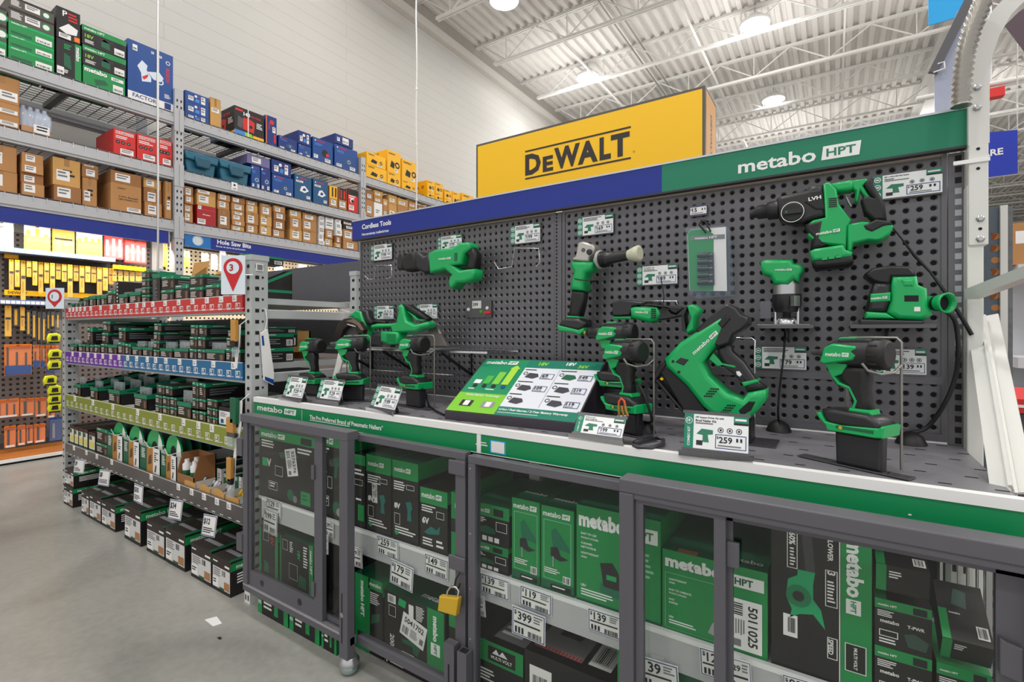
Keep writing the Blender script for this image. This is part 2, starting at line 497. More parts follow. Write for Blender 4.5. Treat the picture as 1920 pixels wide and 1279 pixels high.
LAMP = M('lamp_lens', 'ffffff', 0.4, emit=22.0)
for (lx, ly), lab in zip(((-1.45, 11.96), (-5.48, 12.04), (-1.47, 16.17), (-5.63, 8.3), (2.6, 26.0)), (
        'white glowing high bay lamp, upper of the two above the green header sign',
        'white glowing high bay lamp hanging below the roof deck just above the yellow sign',
        'white glowing high bay lamp, lower of the two above the green header sign',
        'white glowing high bay lamp at the top edge of the photo, nearest the block wall',
        'small far high bay lamp at the right behind the white post')):
    t = thing('high_bay_light', lab, 'ceiling light', (lx, ly, 7.95), 'high bay lamps under the roof')
    mb = MB(); mb.lathe((lx, ly, 7.98), (0, 0, 1), [(0.3, 0), (0.31, 0.06), (0.2, 0.1), (0.14, 0.2), (0.1, 0.22)], WHT, 24); mb.build('lamp_housing', t)
    mb = MB(); mb.lathe((lx, ly, 7.945), (0, 0, 1), [(0.2, 0), (0.27, 0.02), (0.29, 0.035)], LAMP, 24); mb.build('lens', t)
    mb = MB(); mb.tube([(lx, ly, 8.19), (lx, ly, CEIL + 0.02)], 0.012, STEEL, 6); mb.build('hanger_rod', t)

# ceiling cables and flexible conduits hanging in front of the rack
def conduit(name, lab, px, y, ztop, zbot, r, m):
    p = onY(px, 400, y)
    mb = MB(); n = int((ztop - zbot) / (r * 1.1)); pts = []; rs = []
    for i in range(n * 2 + 1):
        z = ztop + (zbot - ztop) * i / (n * 2)
        pts.append((p.x + 0.004 * sin(z * 3), p.y, z)); rs.append(r if i % 2 else r * 0.82)
    mb.tube(pts, rs, m, 8)
    return tag(mb.build(name, at=(p.x, p.y, zbot)), lab, 'conduit')
FLEX = M('flex_conduit', 'c9c8c6', 0.28, 0.75)
conduit('flexible_conduit', 'ribbed grey flexible metal conduit hanging in front of the blue saw carton', 296, 2.33, CEIL + 0.02, 0.95, 0.0125, FLEX)
p = onX(781, 200, -6.3)
mb = MB(); mb.tube([(p.x + 0.01 * sin(i * 1.3), p.y, CEIL - i * (CEIL - 2.2) / 16) for i in range(17)], 0.014, M('white_cable', 'deddd9', 0.4), 7)
for z in (3.6, 4.6, 5.6): mb.tube([(p.x, p.y, z), (p.x + 0.004, p.y, z + 0.03)], 0.024, WHT, 7)
tag(mb.build('power_cable', at=(p.x, p.y, 2.2)), 'thin white cable hanging from the roof in front of the yellow cartons', 'cable')
# litter on the floor
for (px, py), w, lab in (((402, 1165), 0.045, 'small scrap of white paper lying on the concrete aisle floor'), ((412, 1197), 0.012, 'tiny dark crumb lying on the aisle floor beside the white paper scrap')):
    p = onZ(px, py, 0.0)
    mb = MB(); mb.prism([(-w, -w * 0.4), (w * 0.8, -w * 0.5), (w, w * 0.2), (-w * 0.6, w * 0.5)], 0.001, WHT if w > 0.02 else INK, p + Vector((0, 0, 0.001)), (1, 0, 0), (0, 1, 0), (0, 0, 1))
    tag(mb.build('paper_scrap' if w > 0.02 else 'floor_crumb', at=(p.x, p.y, 0)), lab, 'litter')
# ================================================================ tall storage rack on the left
XR = -6.45
ZB = {'top': 3.785, 'mid': 3.14, 'low': 2.53}
POSTS = (2.68, 5.38, 9.25)
def ry(px): return onX(px, 500, XR).y
def rz(px, py): return onX(px, py, XR).z
rack = thing('storage_rack', 'grey steel pallet rack of three levels along the block wall', 'storage rack', (XR - 0.5, 2.68, 0))
for yc in (-0.02,) + POSTS:
    mb = MB()
    for xf in (XR, XR - 1.0):
        mb.box((xf - 0.075, yc - 0.045, 0), (xf + 0.02, yc + 0.045, 4.08 if yc < 8 else 3.9), STEELG)
    for i in range(18):
        z = 0.3 + i * 0.2
        mb.bar((XR - 0.08, yc, z), (XR - 0.92, yc, z + 0.2), 0.02, 0.03, STEELG)if i % 2 == 0 else None
    F = sideX(mb, XR + 0.02, yc - 0.045, yc + 0.045, 0, 4.0)
    for i in range(52):
        v = 0.012 + i * 0.019
        for u in (0.22, 0.68): F.poly([(u, v), (u + 0.13, v + 0.002), (u + 0.16, v + 0.007), (u + 0.07, v + 0.0095), (u - 0.04, v + 0.007)], DARK)
    mb.build('upright', rack)
bays = ((0.03, 2.63), (2.73, 5.33), (5.43, 9.2))
for bi, (a, b) in enumerate(bays):
    for nm, z in ZB.items():
        mb = MB()
        for xf in (XR, XR - 1.0):
            mb.box((xf - 0.06, a, z - 0.13), (xf, b, z), STEELG); mb.box((xf - 0.001, a, z - 0.105), (xf + 0.012, b, z - 0.045), STEELG)
        for e in (a, b):
            s_ = 0.045 if e == a else -0.045
            mb.box((XR, min(e, e - s_), z - 0.2), (XR + 0.026, max(e, e - s_), z + 0.06), STEELG)
        bm = mb.build('beam', rack)
        mb = MB()
        nn = 26
        for i in range(nn + 1):
            y = a + 0.02 + (b - a - 0.04) * i / nn
            mb.box((XR - 0.98, y - 0.003, z + 0.001), (XR + 0.004, y + 0.003, z + 0.008), DSTEEL)
            mb.box((XR + 0.001, y - 0.003, z - 0.05), (XR + 0.007, y + 0.003, z + 0.008), STEEL)
        for i in range(14):
            x = XR - 0.95 + i * 0.073
            mb.box((x - 0.003, a + 0.01, z + 0.008), (x + 0.003, b - 0.01, z + 0.013), DSTEEL)
        for q in (0.33, 0.66):
            y = a + (b - a) * q; mb.box((XR - 0.95, y - 0.03, z - 0.05), (XR - 0.06, y + 0.03, z), DSTEEL)
        mb.build('wire_deck', rack)

def carton(name, lab, cat, x1, y0, y1, z0, z1, depth, m, deco=None, group=None, parts=True, fm=None):
    """box whose front faces +X at x1"""
    mb = MB(); mb.box((x1 - depth, y0, z0), (x1, y1, z1), m, fm)
    F = sideX(mb, x1, y0, y1, z0, z1); S = sideY(mb, x1 - depth, x1, y0, z0, z1)
    st = deco(F, S, y1 - y0, z1 - z0) if deco else None
    o = tag(mb.build(name, at=(x1 - depth / 2, (y0 + y1) / 2, z0)), lab, cat, group)
    for q in (st or []):
        mb = MB(); F2 = sideX(mb, x1, y0, y1, z0, z1); F2.l = 0.0012
        q(F2); mb.build('paper_label', o)
    return o
def sticker(a, b, c, d, kind=0):
    def f(F):
        F.rect(a, b, c, d, PAPER)
        w = c - a; h = d - b
        F.lines(a + w * 0.1, b + h * 0.2, a + w * 0.9, b + h * 0.85, 2, GINK, 2) if kind == 0 else F.bars(a + w * 0.1, b + h * 0.2, a + w * 0.9, b + h * 0.5, 9, INK, 2)
    return f
def brown_deco(a, b, c, d, tape=True, marks=False):
    def f(F, S, w, h):
        if tape and h > 0.12: F.rect(0.4, 0.72, 0.6, 1.0, TAPE)
        F.rect(0, 0.985, 1, 1, CARD3, 1); F.rect(0.985, 0, 1, 1, CARD3, 1)
        if marks: F.lines(0.35, 0.3, 0.8, 0.6, 2, INK, 1)
        return [sticker(a, b, c, d)]
    return f

# lowest overhead level: brown cartons. (left px, right px, [py of the joints at the left edge, top first], skip bottom)
LOWBAY = {1: [
    (-32, 39, [258, 268 + 43, 352]), (41, 86, [283, 302, 321, 340, 362]), (101, 155, [281, 344, 372]), (157, 190, [289, 309, 329, 350]),
    (209, 270, [317, 340, 388]), (273, 309, [320, 348, 376, 402]), (311, 325, [330, 405])],
 2: [(347, 366, [345, 366, 380, 395, 419]), (371, 410, [345, 361, 382, 427]), (411, 436, [357, 373, 390, 430]), (438, 464, [358, 378, 392, 400, 411, 420, 435]),
    (466, 490, [364, 381, 396, 418, 440]), (491, 514, [367, 383, 402, 421, 444]), (515, 538, [382, 396, 410, 428, 448]), (547, 571, [380, 405, 428, 454]),
    (572, 600, [391, 409, 430, 459]), (602, 613, [395, 405, 414, 424, 438, 450, 464]), (614, 629, [402, 412, 428, 445, 463]), (631, 643, [407, 418, 430, 441, 454, 468]), (645, 674, [413, 420, 428, 450, 474])]}
locs = {1: 'lowest overhead level, left bay', 2: 'lowest overhead level, second bay'}
SEATL = ZB['low'] + 0.015
for bay, cols in LOWBAY.items():
    nx = 0
    for ci, (pl, pr, js) in enumerate(cols):
        y0, y1 = ry(pl), ry(pr) - 0.008
        zs = [rz(pl, q) for q in js]; zs[-1] = SEATL
        n = len(zs) - 1
        lim = ZB['mid'] - 0.16
        if zs[0] > lim: zs[0] = lim
        proud = rnd.uniform(-0.05, 0.0)
        for i in range(n):
            zt, zb = zs[i], zs[i + 1] + 0.0015
            up = n - i
            m = rnd.choice((CARD, CARD, CARD2, CARD3)); colr = {'cardboard': 'brown', 'cardboard_tan': 'tan', 'cardboard_brown': 'dark brown'}[m.name]
            nm, cat, fm = 'cardboard_carton', 'carton', None
            kind = 'carton with white label'
            sa = rnd.uniform(0.06, 0.25); sw = rnd.uniform(0.42, 0.6)
            h = zt - zb
            sb = rnd.uniform(0.08, 0.3); sh = min(0.62, 0.105 / h)
            d = brown_deco(sa, sb, sa + sw, sb + sh, marks=h > 0.25)
            if bay == 2 and ci == 1 and up == 1:
                m, colr, kind, nm = REDD, 'dark red', 'carton with white script', 'red_carton'
                def d(F, S, w, h):
                    F.text('Milwaukee', 0.3, 0.45, 0.7, 0.62, WHT, 1); F.rect(0, 0.78, 1, 0.8, M('red_edge', 'd0434a'), 1)
                    return [sticker(0.05, 0.78, 0.22, 0.97), sticker(0.02, 0.04, 0.44, 0.3)]
            if bay == 2 and ci in (9, 10, 11) and up > (0 if ci == 9 else 2):
                m, colr, kind, nm = WHT, 'small white-fronted', 'parts carton', 'parts_carton'
                d = lambda F, S, w, h: [lambda F2: F2.lines(0.1, 0.25, 0.9, 0.8, 2, GINK, 2)]
            if bay == 2 and ci == 12 and up > 2:
                m, colr, kind, nm = CARB, 'black', 'printed carton', 'black_carton'
            if bay == 1 and ci == 4 and up == 1:
                def d(F, S, w, h):
                    F.text('KOBALT', 0.22, 0.8, 0.5, 0.87, INK); F.text('3.1/4 in. Recessed', 0.25, 0.5, 0.88, 0.57, INK); F.text('Light Installation Kit', 0.25, 0.4, 0.88, 0.47, INK)
                    return [sticker(0.52, 0.02, 0.98, 0.17)]
            lab = '%s %s, %s up in %s stack, %s' % (colr, kind, ORD[up], ORD[ci + 1], locs[bay])
            carton(nm, lab, cat, XR - 0.005 + proud - rnd.uniform(0, 0.03), y0 + rnd.uniform(0, 0.01), y1 - rnd.uniform(0, 0.012), zb, zt, rnd.uniform(0.45, 0.6), m, d, 'cartons on the lowest overhead rack level', fm=fm)

def box_at(name, lab, cat, pl, pr, zlev, pyt, m, deco=None, group=None, pyb=None, depth=0.5, dx=0.0, fm=None, pref=None):
    pr_ = pref or pl
    z0 = ZB[zlev] + 0.015 if pyb is None else rz(pr_, pyb) + 0.002
    z1 = min(rz(pr_, pyt), ZB['top'] - 0.165 if zlev == 'mid' else 9)
    return carton(name, lab, cat, XR - 0.02 + dx, ry(pl), ry(pr) - 0.006, z0, z1, depth, m, deco, group, fm=fm)

def green_front(F, S, w, h):
    F.rect(0, 0.8, 1, 1, GREEN, 1); F.text('metabo HPT', 0.06, 0.84, 0.5, 0.96, WHT); F.rect(0.05, 0.1, 0.5, 0.3, GREEN_D)
    return [sticker(0.58, 0.08, 0.95, 0.5, 1)]
def black_green(F, S, w, h):
    F.rect(0, 0.72, 1, 1, GREEN_B, 1); F.text('metabo HPT', 0.05, 0.76, 0.5, 0.95, WHT); F.text('18V', 0.06, 0.35, 0.25, 0.6, LIME); F.lines(0.06, 0.1, 0.3, 0.28, 3, WHT)
    F.poly([(0.42, 0.2), (0.62, 0.15), (0.62, 0.5), (0.5, 0.62), (0.42, 0.5)], GREEN_D); F.rect(0.4, 0.5, 0.7, 0.62, BLK2)
    return [sticker(0.72, 0.06, 0.96, 0.4, 1)]
def grey_white(F, S, w, h):
    F.rect(0, 0.85, 1, 1, BROWNB, 1); F.lines(0.05, 0.2, 0.3, 0.75, 6, WHT); F.disc(0.82, 0.45, 0.28, GREEN_B); F.disc(0.82, 0.45, 0.2, WHT, 2)
    return [sticker(0.35, 0.25, 0.68, 0.75)]
DKG = M('carton_dark_grey', '55504b', 0.6)
pls = [(55, [-14, 12, 36, 63, 86, 108])]
pl = 18
for j, (a, b, st) in enumerate([(-12, 10, 'g'), (10, 35, 'g'), (35, 61, 'n'), (61, 83, 'n'), (83, 107, 'n')]):
    up = 5 - j
    col = DKG if st == 'g' else GREEN_B
    box_at('tool_carton', ('dark grey carton with green seal, %s up' if st == 'g' else 'green carton with white stickers, %s up') % ORD[up] + ' in second stack, top rack level left bay', 'carton', 17, 104, 'top', a, col,
           grey_white if st == 'g' else green_front, 'tool cartons on the top rack level', pyb=None if j == 4 else b, pref=17)
for j, (a, b, c) in enumerate([(8, 42, DKG), (42, 74, DKG), (74, 106, GREEN_B)]):
    box_at('tool_carton', '%s tool carton cut by the left photo edge, %s up, top rack level' % ('dark grey' if c is DKG else 'green', ORD[3 - j]), 'carton', -40, 15, 'top', a - 13, c, grey_white if c is DKG else green_front,
           'tool cartons on the top rack level', pyb=None if j == 2 else b - 13, pref=-40)
def redblack(F, S, w, h):
    F.text('P', 0.25, 0.72, 0.45, 0.95, WHT); F.lines(0.5, 0.6, 0.92, 0.9, 3, RED); F.poly([(0.1, 0.3), (0.5, 0.55), (0.9, 0.45), (0.85, 0.25), (0.4, 0.2)], WHT); F.rect(0.75, 0.05, 0.98, 0.2, ORG)
    return [sticker(0.1, 0.03, 0.6, 0.18)]
def blackside(F, S, w, h):
    F.rect(0.74, 0, 1, 1, GREEN_B, 1); F.vtext('metabo', 0.78, 0.4, 0.96, 0.92, WHT); F.lines(0.3, 0.75, 0.6, 0.9, 3, GREEN); F.poly([(0.3, 0.3), (0.6, 0.25), (0.55, 0.6), (0.3, 0.65)], GREEN_D); F.lines(0.1, 0.1, 0.6, 0.2, 3, WHT)
    return [sticker(0.02, 0.05, 0.3, 0.25, 1)]
box_at('tool_carton', 'black tool carton with upright green edge, bottom of third stack on top rack level', 'carton', 107, 155, 'top', 68, CARB, blackside, 'tool cartons on the top rack level')
box_at('tool_carton', 'black, red and white saw carton topping the third stack on top rack level', 'carton', 107, 153, 'top', 8, CARB, redblack, 'tool cartons on the top rack level', pyb=67)
box_at('tool_carton', 'green tool carton with big white letters, bottom of fourth stack beside tall blue carton', 'carton', 157, 237, 'top', 119, GREEN_B,
       lambda F, S, w, h: (F.text('metabo', 0.03, 0.7, 0.62, 0.95, WHT, bold=0.04), F.rect(0.66, 0.66, 0.96, 0.84, WHT), F.text('HPT', 0.7, 0.69, 0.92, 0.8, GREEN_B, 3), F.poly([(0.3, 0.1), (0.6, 0.3), (0.5, 0.5), (0.25, 0.4)], GREEN_D), [sticker(0.7, 0.05, 0.95, 0.45, 1)])[-1], 'tool cartons on the top rack level')
box_at('tool_carton', 'black combo kit carton with green lid band, middle of fourth stack on top rack level', 'carton', 156, 239, 'top', 81, CARB, black_green, 'tool cartons on the top rack level', pyb=118)
box_at('tool_carton', 'black combo kit carton with green lid band, uppermost of fourth stack on top rack level', 'carton', 155, 239, 'top', 43, CARB, black_green, 'tool cartons on the top rack level', pyb=80)
def bosch_tall(F, S, w, h):
    F.rect(0, 0, 1, 0.14, PAPER, 1); F.text('FACTOR', 0.1, 0.05, 0.62, 0.12, BLUD); F.rect(0.8, 0.02, 0.95, 0.13, BLUD, 2); F.lines(0.8, 0.2, 0.95, 0.28, 4, WHT)
    F.vtext('BOSCH', 0.82, 0.5, 0.93, 0.74, RED); F.disc(0.88, 0.84, 0.035, WHT); F.disc(0.88, 0.84, 0.024, BLU, 2)
    WS = M('print_white_saw', 'd8e2ee')
    F.poly([(0.2, 0.6), (0.3, 0.72), (0.42, 0.66), (0.4, 0.58), (0.5, 0.48), (0.5, 0.4), (0.3, 0.36), (0.28, 0.5)], WS)
    F.poly([(0.42, 0.56), (0.68, 0.62), (0.78, 0.54), (0.72, 0.46), (0.55, 0.46)], WS, 2); F.disc(0.7, 0.46, 0.055, WS, 3, 14, 0.035); F.poly([(0.3, 0.44), (0.44, 0.52), (0.42, 0.46), (0.34, 0.4)], RED, 3)
    return [sticker(0.1, 0.84, 0.2, 0.94, 1), sticker(0.5, 0.9, 0.56, 0.94), sticker(0.68, 0.88, 0.74, 0.92)]
box_at('tool_carton', 'tall blue miter saw carton with upright red letters standing on top rack level', 'carton', 241, 327, 'top', 70, BLU, bosch_tall, 'tool cartons on the top rack level', depth=0.45)
def blue_flat(F, S, w, h):
    F.text('BOSCH', 0.5, 0.55, 0.68, 0.85, RED); F.disc(0.44, 0.72, 0.12, WHT); F.poly([(0.4, 0.2), (0.58, 0.15), (0.6, 0.45), (0.45, 0.5)], BLUL)
    return [sticker(0.66, 0.15, 0.84, 0.85), sticker(0.12, 0.2, 0.34, 0.62)]
for j, (a, b) in enumerate(((162, 182), (182, 203), (203, 0))):
    box_at('tool_carton', 'flat blue tool carton with red letters, %s up, right of first upright, top level' % ORD[3 - j], 'carton', 349, 394, 'top', a + 2, BLU, blue_flat, 'tool cartons on the top rack level', pyb=None if j == 2 else b + 2, pref=340)
box_at('cardboard_carton', 'narrow upright brown carton between blue stack and black compressor carton, top rack level', 'carton', 396, 416, 'top', 181, CARD2, brown_deco(0.1, 0.5, 0.85, 0.65), 'tool cartons on the top rack level')
def compressor(F, S, w, h):
    for G in (F, S):
        G.text('140', 0.3, 0.72, 0.52, 0.9, WHT, bold=0.04); G.text('PSI MAX', 0.55, 0.74, 0.9, 0.84, RED); G.rect(0.03, 0.86, 0.28, 0.93, RED)
        G.poly([(0.1, 0.3), (0.25, 0.25), (0.3, 0.6), (0.12, 0.68)], DSTEEL); G.poly([(0.28, 0.25), (0.65, 0.2), (0.68, 0.6), (0.5, 0.68), (0.28, 0.66)], RED, 2); G.disc(0.55, 0.4, 0.06, BLK, 3)
        G.rect(0.0, 0.02, 0.35, 0.16, BLUL); G.poly([(0.35, 0.02), (0.62, 0.02), (0.58, 0.14), (0.35, 0.16)], LIME); G.rect(0.62, 0.02, 1, 0.12, YELB); G.lines(0.74, 0.4, 0.95, 0.62, 4, WHT); G.rect(0.44, 0.0, 0.47, 1, WHT, 3)
    return []
box_at('tool_carton', 'black and red compressor carton with white straps on top rack level', 'carton', 441, 497, 'top', 196, CARB, compressor, 'tool cartons on the top rack level', depth=0.62)
box_at('tool_carton', 'slim upright blue carton with orange edge right of the black compressor carton', 'carton', 500, 521, 'top', 214, BLUD,
       lambda F, S, w, h: (F.rect(0, 0, 0.08, 1, ORG), F.disc(0.55, 0.8, 0.08, RED), F.lines(0.25, 0.5, 0.4, 0.75, 5, RED), F.rect(0.75, 0.1, 0.92, 0.4, RED), [sticker(0.6, 0.45, 0.9, 0.65)])[-1], 'tool cartons on the top rack level')
def blue_tool(F, S, w, h):
    for G in (F, S):
        G.text('BOSCH', 0.2, 0.84, 0.62, 0.93, RED); G.disc(0.12, 0.88, 0.035, WHT); G.lines(0.1, 0.66, 0.5, 0.78, 3, BLUL)
        G.poly([(0.35, 0.25), (0.75, 0.2), (0.85, 0.45), (0.65, 0.6), (0.45, 0.5)], M('print_tool_shape', '2b4a78')); G.disc(0.62, 0.38, 0.09, M('print_tool_light', '9ab4d4'), 2, 14, 0.05)
    return [sticker(0.08, 0.05, 0.3, 0.18), sticker(0.66, 0.05, 0.9, 0.2)]
box_at('tool_carton', 'low blue router carton on top rack level, leftmost after the slim upright carton', 'carton', 524, 559, 'top', 252, BLUD, blue_tool, 'tool cartons on the top rack level')
box_at('tool_carton', 'blue tool carton, lower of the pair stacked behind the low router carton', 'carton', 561, 585, 'top', 268, BLU, blue_tool, 'tool cartons on the top rack level', depth=0.62)
box_at('tool_carton', 'blue tool carton, upper of the pair stacked behind the low router carton', 'carton', 561, 585, 'top', 243, BLUD, blue_flat, 'tool cartons on the top rack level', pyb=267, depth=0.62)
box_at('tool_carton', 'blue carton showing a black and red saw picture on top rack level', 'carton', 588, 626, 'top', 255, BLU,
       lambda F, S, w, h: (blue_tool(F, S, w, h), F.disc(0.6, 0.42, 0.16, CARB, 3), F.disc(0.72, 0.36, 0.08, RED, 4), [sticker(0.05, 0.1, 0.25, 0.26), sticker(0.6, 0.04, 0.88, 0.2)])[-1], 'tool cartons on the top rack level')
box_at('tool_carton', 'big blue carton with pale tool outline next to second upright, top rack level', 'carton', 629, 672, 'top', 268, BLU, blue_tool, 'tool cartons on the top rack level')
box_at('tool_carton', 'flat blue carton with white barcode end lying on the big blue carton', 'carton', 630, 664, 'top', 249, BLUD, lambda F, S, w, h: [sticker(0.4, 0.2, 0.75, 0.85, 1), sticker(0.1, 0.3, 0.25, 0.7)], 'tool cartons on the top rack level', pyb=267, depth=0.62)
def dewalt(F, S, w, h):
    for G in (F, S):
        G.text('DeWALT', 0.1, 0.8, 0.6, 0.92, INK, bold=0.04); G.disc(0.75, 0.4, 0.15, INK, 1, 14, 0.08); G.poly([(0.2, 0.25), (0.5, 0.2), (0.55, 0.45), (0.3, 0.55)], INK)
    return [sticker(0.55, 0.06, 0.8, 0.2)]
for pl, pr, a, b, lab in ((688, 727, 306, None, 'large yellow carton beside second upright, top rack level'), (689, 725, 283, 306, 'black-lidded yellow carton on the large yellow carton by the second upright'),
        (728, 753, 320, None, 'yellow carton, lower of the tall pair, second yellow stack on top rack level'), (728, 753, 279, 320, 'yellow carton, upper of the tall pair, second yellow stack on top rack level'),
        (755, 785, 336, None, 'yellow carton, lower of the pair beside the hanging white cable'), (755, 785, 296, 336, 'yellow carton, upper of the pair beside the hanging white cable'),
        (803, 817, 357, None, 'small yellow carton, lower left of the block of four right of cable'), (803, 817, 337, 357, 'small yellow carton, upper left of the block of four right of cable'),
        (818, 832, 361, None, 'small yellow carton, lower right of the block of four right of cable'), (818, 832, 341, 361, 'small yellow carton, upper right of the block of four right of cable'),
        (835, 849, 371, None, 'small yellow carton, lower one of the stack left of the last yellow carton'), (835, 849, 354, 371, 'small yellow carton, upper one of the stack left of the last yellow carton'),
        (850, 864, 358, None, 'small yellow carton second from the end of the yellow row'), (868, 890, 361, None, 'last yellow carton of the row, next to the big yellow sign')):
    pref = pl
    box_at('tool_carton', lab, 'carton', pl, pr, 'top', a, YELB, dewalt, 'yellow cartons on the top rack level', pyb=b, pref=pref, depth=0.5)
# top beam continues past the third upright for the last yellow cartons
mb = MB(); mb.box((XR - 0.9, 9.3, ZB['top'] - 0.13), (XR, 13.4, ZB['top']), STEELG); mb.build('beam', rack)
mb = MB(); mb.box((XR - 0.9, 9.3, ZB['mid'] - 0.13), (XR, 13.4, ZB['mid']), STEELG); mb.build('beam', rack)

# middle level
for j, (a, b) in enumerate(((132, 192), (192, 214), (214, 0))):
    box_at('cardboard_carton', 'brown carton at the left photo edge, %s up, middle rack level' % ORD[3 - j], 'carton', -30, 39, 'mid', a - 12, CARD, brown_deco(0.45, 0.1, 0.95, 0.45), 'cartons on the middle rack level', pyb=None if j == 2 else b - 12, pref=-30)
# shrink-wrapped bottle pack
y0, y1 = ry(42), ry(97); z0 = ZB['mid'] + 0.015
t = thing('bottle_pack', 'shrink wrapped tray of clear bottles on middle rack level', 'bottle pack', (XR - 0.2, (y0 + y1) / 2, z0))
mb = MB(); mb.box((XR - 0.36, y0, z0), (XR - 0.03, y1, z0 + 0.06), CARD); F = sideX(mb, XR - 0.03, y0, y1, z0, z0 + 0.06); mb.build('tray', t)
for i in range(4):
    for q in range(2):
        mb = MB(); yy = y0 + (y1 - y0) * (i + 0.5) / 4; mb.lathe((XR - 0.12 - 0.13 * q, yy, z0 + 0.062), (0, 0, 1), [(0.055, 0), (0.057, 0.1), (0.045, 0.15), (0.018, 0.19), (0.018, 0.21)], M('bottle_plastic', 'a9b4c6', 0.15), 12); mb.build('bottle', t)
mb = MB(); mb.box((XR - 0.365, y0 - 0.004, z0 + 0.01), (XR - 0.024, y1 + 0.004, z0 + 0.2), CLEAR); F = sideX(mb, XR - 0.023, y0, y1, z0, z0 + 0.2); F.rect(0.4, 0.05, 0.95, 0.45, PAPER); F.lines(0.5, 0.12, 0.9, 0.4, 2, INK, 2); mb.build('shrink_film', t)
def craft(F, S, w, h):
    F.frame(0.1, 0.82, 0.9, 0.94, 0.004, WHT); F.text('CRAFTSMAN', 0.14, 0.845, 0.86, 0.915, WHT); F.lines(0.1, 0.62, 0.8, 0.75, 2, WHT)
    for q in (0.12, 0.35, 0.6): F.disc(q + 0.08, 0.5, 0.07, CARB, 1); F.disc(q + 0.08, 0.5, 0.035, GINK, 2)
    F.rect(0.0, 0.0, 0.02, 1, REDD); F.rect(0.6, 0.1, 0.95, 0.35, REDD)
    return [sticker(0.3, 0.05, 0.9, 0.26)]
for pl, pr, a, w in ((214, 257, 239, 'leftmost'), (258, 297, 249, 'middle'), (299, 325, 258, 'rightmost')):
    box_at('tool_carton', '%s of the three red tool cartons on middle rack level' % w, 'carton', pl, pr, 'mid', a, RED, craft, 'red cartons on the middle rack level')
box_at('plastic_bin', 'dark clear plastic bin behind the red tool cartons on middle rack level', 'bin', 270, 300, 'mid', 236, M('bin_dark', '33383c', 0.3), None, dx=-0.52, depth=0.3)
# moulded tool cases
for pl, pr, a, w in ((348, 408, 281, 'left'), (413, 470, 297, 'right')):
    y0, y1 = ry(pl), ry(pr); z0 = ZB['mid'] + 0.015; z1 = rz(pl, a)
    t = thing('tool_case', '%s one of the two teal plastic tool cases on middle rack level' % w, 'tool case', (XR - 0.2, (y0 + y1) / 2, z0), 'teal tool cases')
    mb = MB(); h = z1 - z0; ym = (y0 + y1) / 2; hw = (y1 - y0) / 2
    mb.prism([(-hw * 0.86, 0), (hw * 0.86, 0), (hw, h * 0.95), (-hw, h * 0.95)], 0.34, POLY, (XR - 0.2, ym, z0), (0, 1, 0), (0, 0, 1), (1, 0, 0), r=0.015); mb.build('shell', t)
    mb = MB(); mb.prism([(-hw * 1.0, h * 0.62), (hw * 1.0, h * 0.62), (hw * 1.04, h), (-hw * 1.04, h)], 0.06, POLY, (XR - 0.02, ym, z0), (0, 1, 0), (0, 0, 1), (1, 0, 0), r=0.012); mb.build('lid_rim', t)
    mb = MB(); mb.prism([(-hw * 0.4, h * 0.3), (hw * 0.4, h * 0.3), (hw * 0.5, h * 0.78), (-hw * 0.5, h * 0.78)], 0.05, M('case_teal_dark', '174f66', 0.4), (XR + 0.015, ym, z0), (0, 1, 0), (0, 0, 1), (1, 0, 0), r=0.01); mb.build('latch', t)
box_at('tool_carton', 'long blue saw carton behind the two teal tool cases, middle rack level', 'carton', 378, 463, 'mid', 267, BLU, blue_flat, 'tool cartons on the middle rack level', dx=-0.4, depth=0.45)
box_at('tool_carton', 'blue carton right of the teal cases, front left of a purple-topped pair', 'carton', 473, 490, 'mid', 308, BLU, blue_tool, 'tool cartons on the middle rack level')
box_at('tool_carton', 'blue carton right of the teal cases, front right of a purple-topped pair', 'carton', 491, 509, 'mid', 311, BLUD, blue_tool, 'tool cartons on the middle rack level')
box_at('tool_carton', 'pale purple carton lying across two blue cartons, middle rack level', 'carton', 465, 508, 'mid', 287, M('print_lilac', '6d6a98', 0.5), lambda F, S, w, h: [sticker(0.2, 0.2, 0.6, 0.8)], 'tool cartons on the middle rack level', pyb=304)
box_at('tool_carton', 'low blue carton with white sticker, right of the purple-topped pair', 'carton', 512, 552, 'mid', 325, BLU, blue_tool, 'tool cartons on the middle rack level')
box_at('tool_carton', 'dark blue carton resting on the low blue carton, middle rack level', 'carton', 511, 548, 'mid', 297, BLUD, blue_flat, 'tool cartons on the middle rack level', pyb=324)
def planer(F, S, w, h):
    F.text('BOSCH', 0.3, 0.84, 0.7, 0.92, RED); F.disc(0.15, 0.87, 0.03, WHT); F.poly([(0.3, 0.35), (0.6, 0.3), (0.85, 0.42), (0.6, 0.6), (0.4, 0.55)], WHT); F.poly([(0.45, 0.4), (0.6, 0.38), (0.7, 0.45), (0.55, 0.52)], BLUD, 2)
    return [sticker(0.08, 0.7, 0.5, 0.78), sticker(0.7, 0.08, 0.92, 0.2)]
BLU2 = M('print_blue_mid', '0f4f7e', 0.42)
box_at('tool_carton', 'left of the two blue cartons with white sander pictures, middle rack level', 'carton', 554, 586, 'mid', 325, BLU2, planer, 'tool cartons on the middle rack level')
box_at('tool_carton', 'right of the two blue cartons with white sander pictures, middle rack level', 'carton', 589, 617, 'mid', 334, BLU2, planer, 'tool cartons on the middle rack level')
def yel_win(F, S, w, h):
    F.rect(0.05, 0.42, 0.95, 1, YELB); F.rect(0.3, 0.5, 0.48, 0.95, CARB, 2); F.rect(0.68, 0.5, 0.86, 0.95, CARB, 2)
    return [sticker(0.2, 0.1, 0.8, 0.35)]
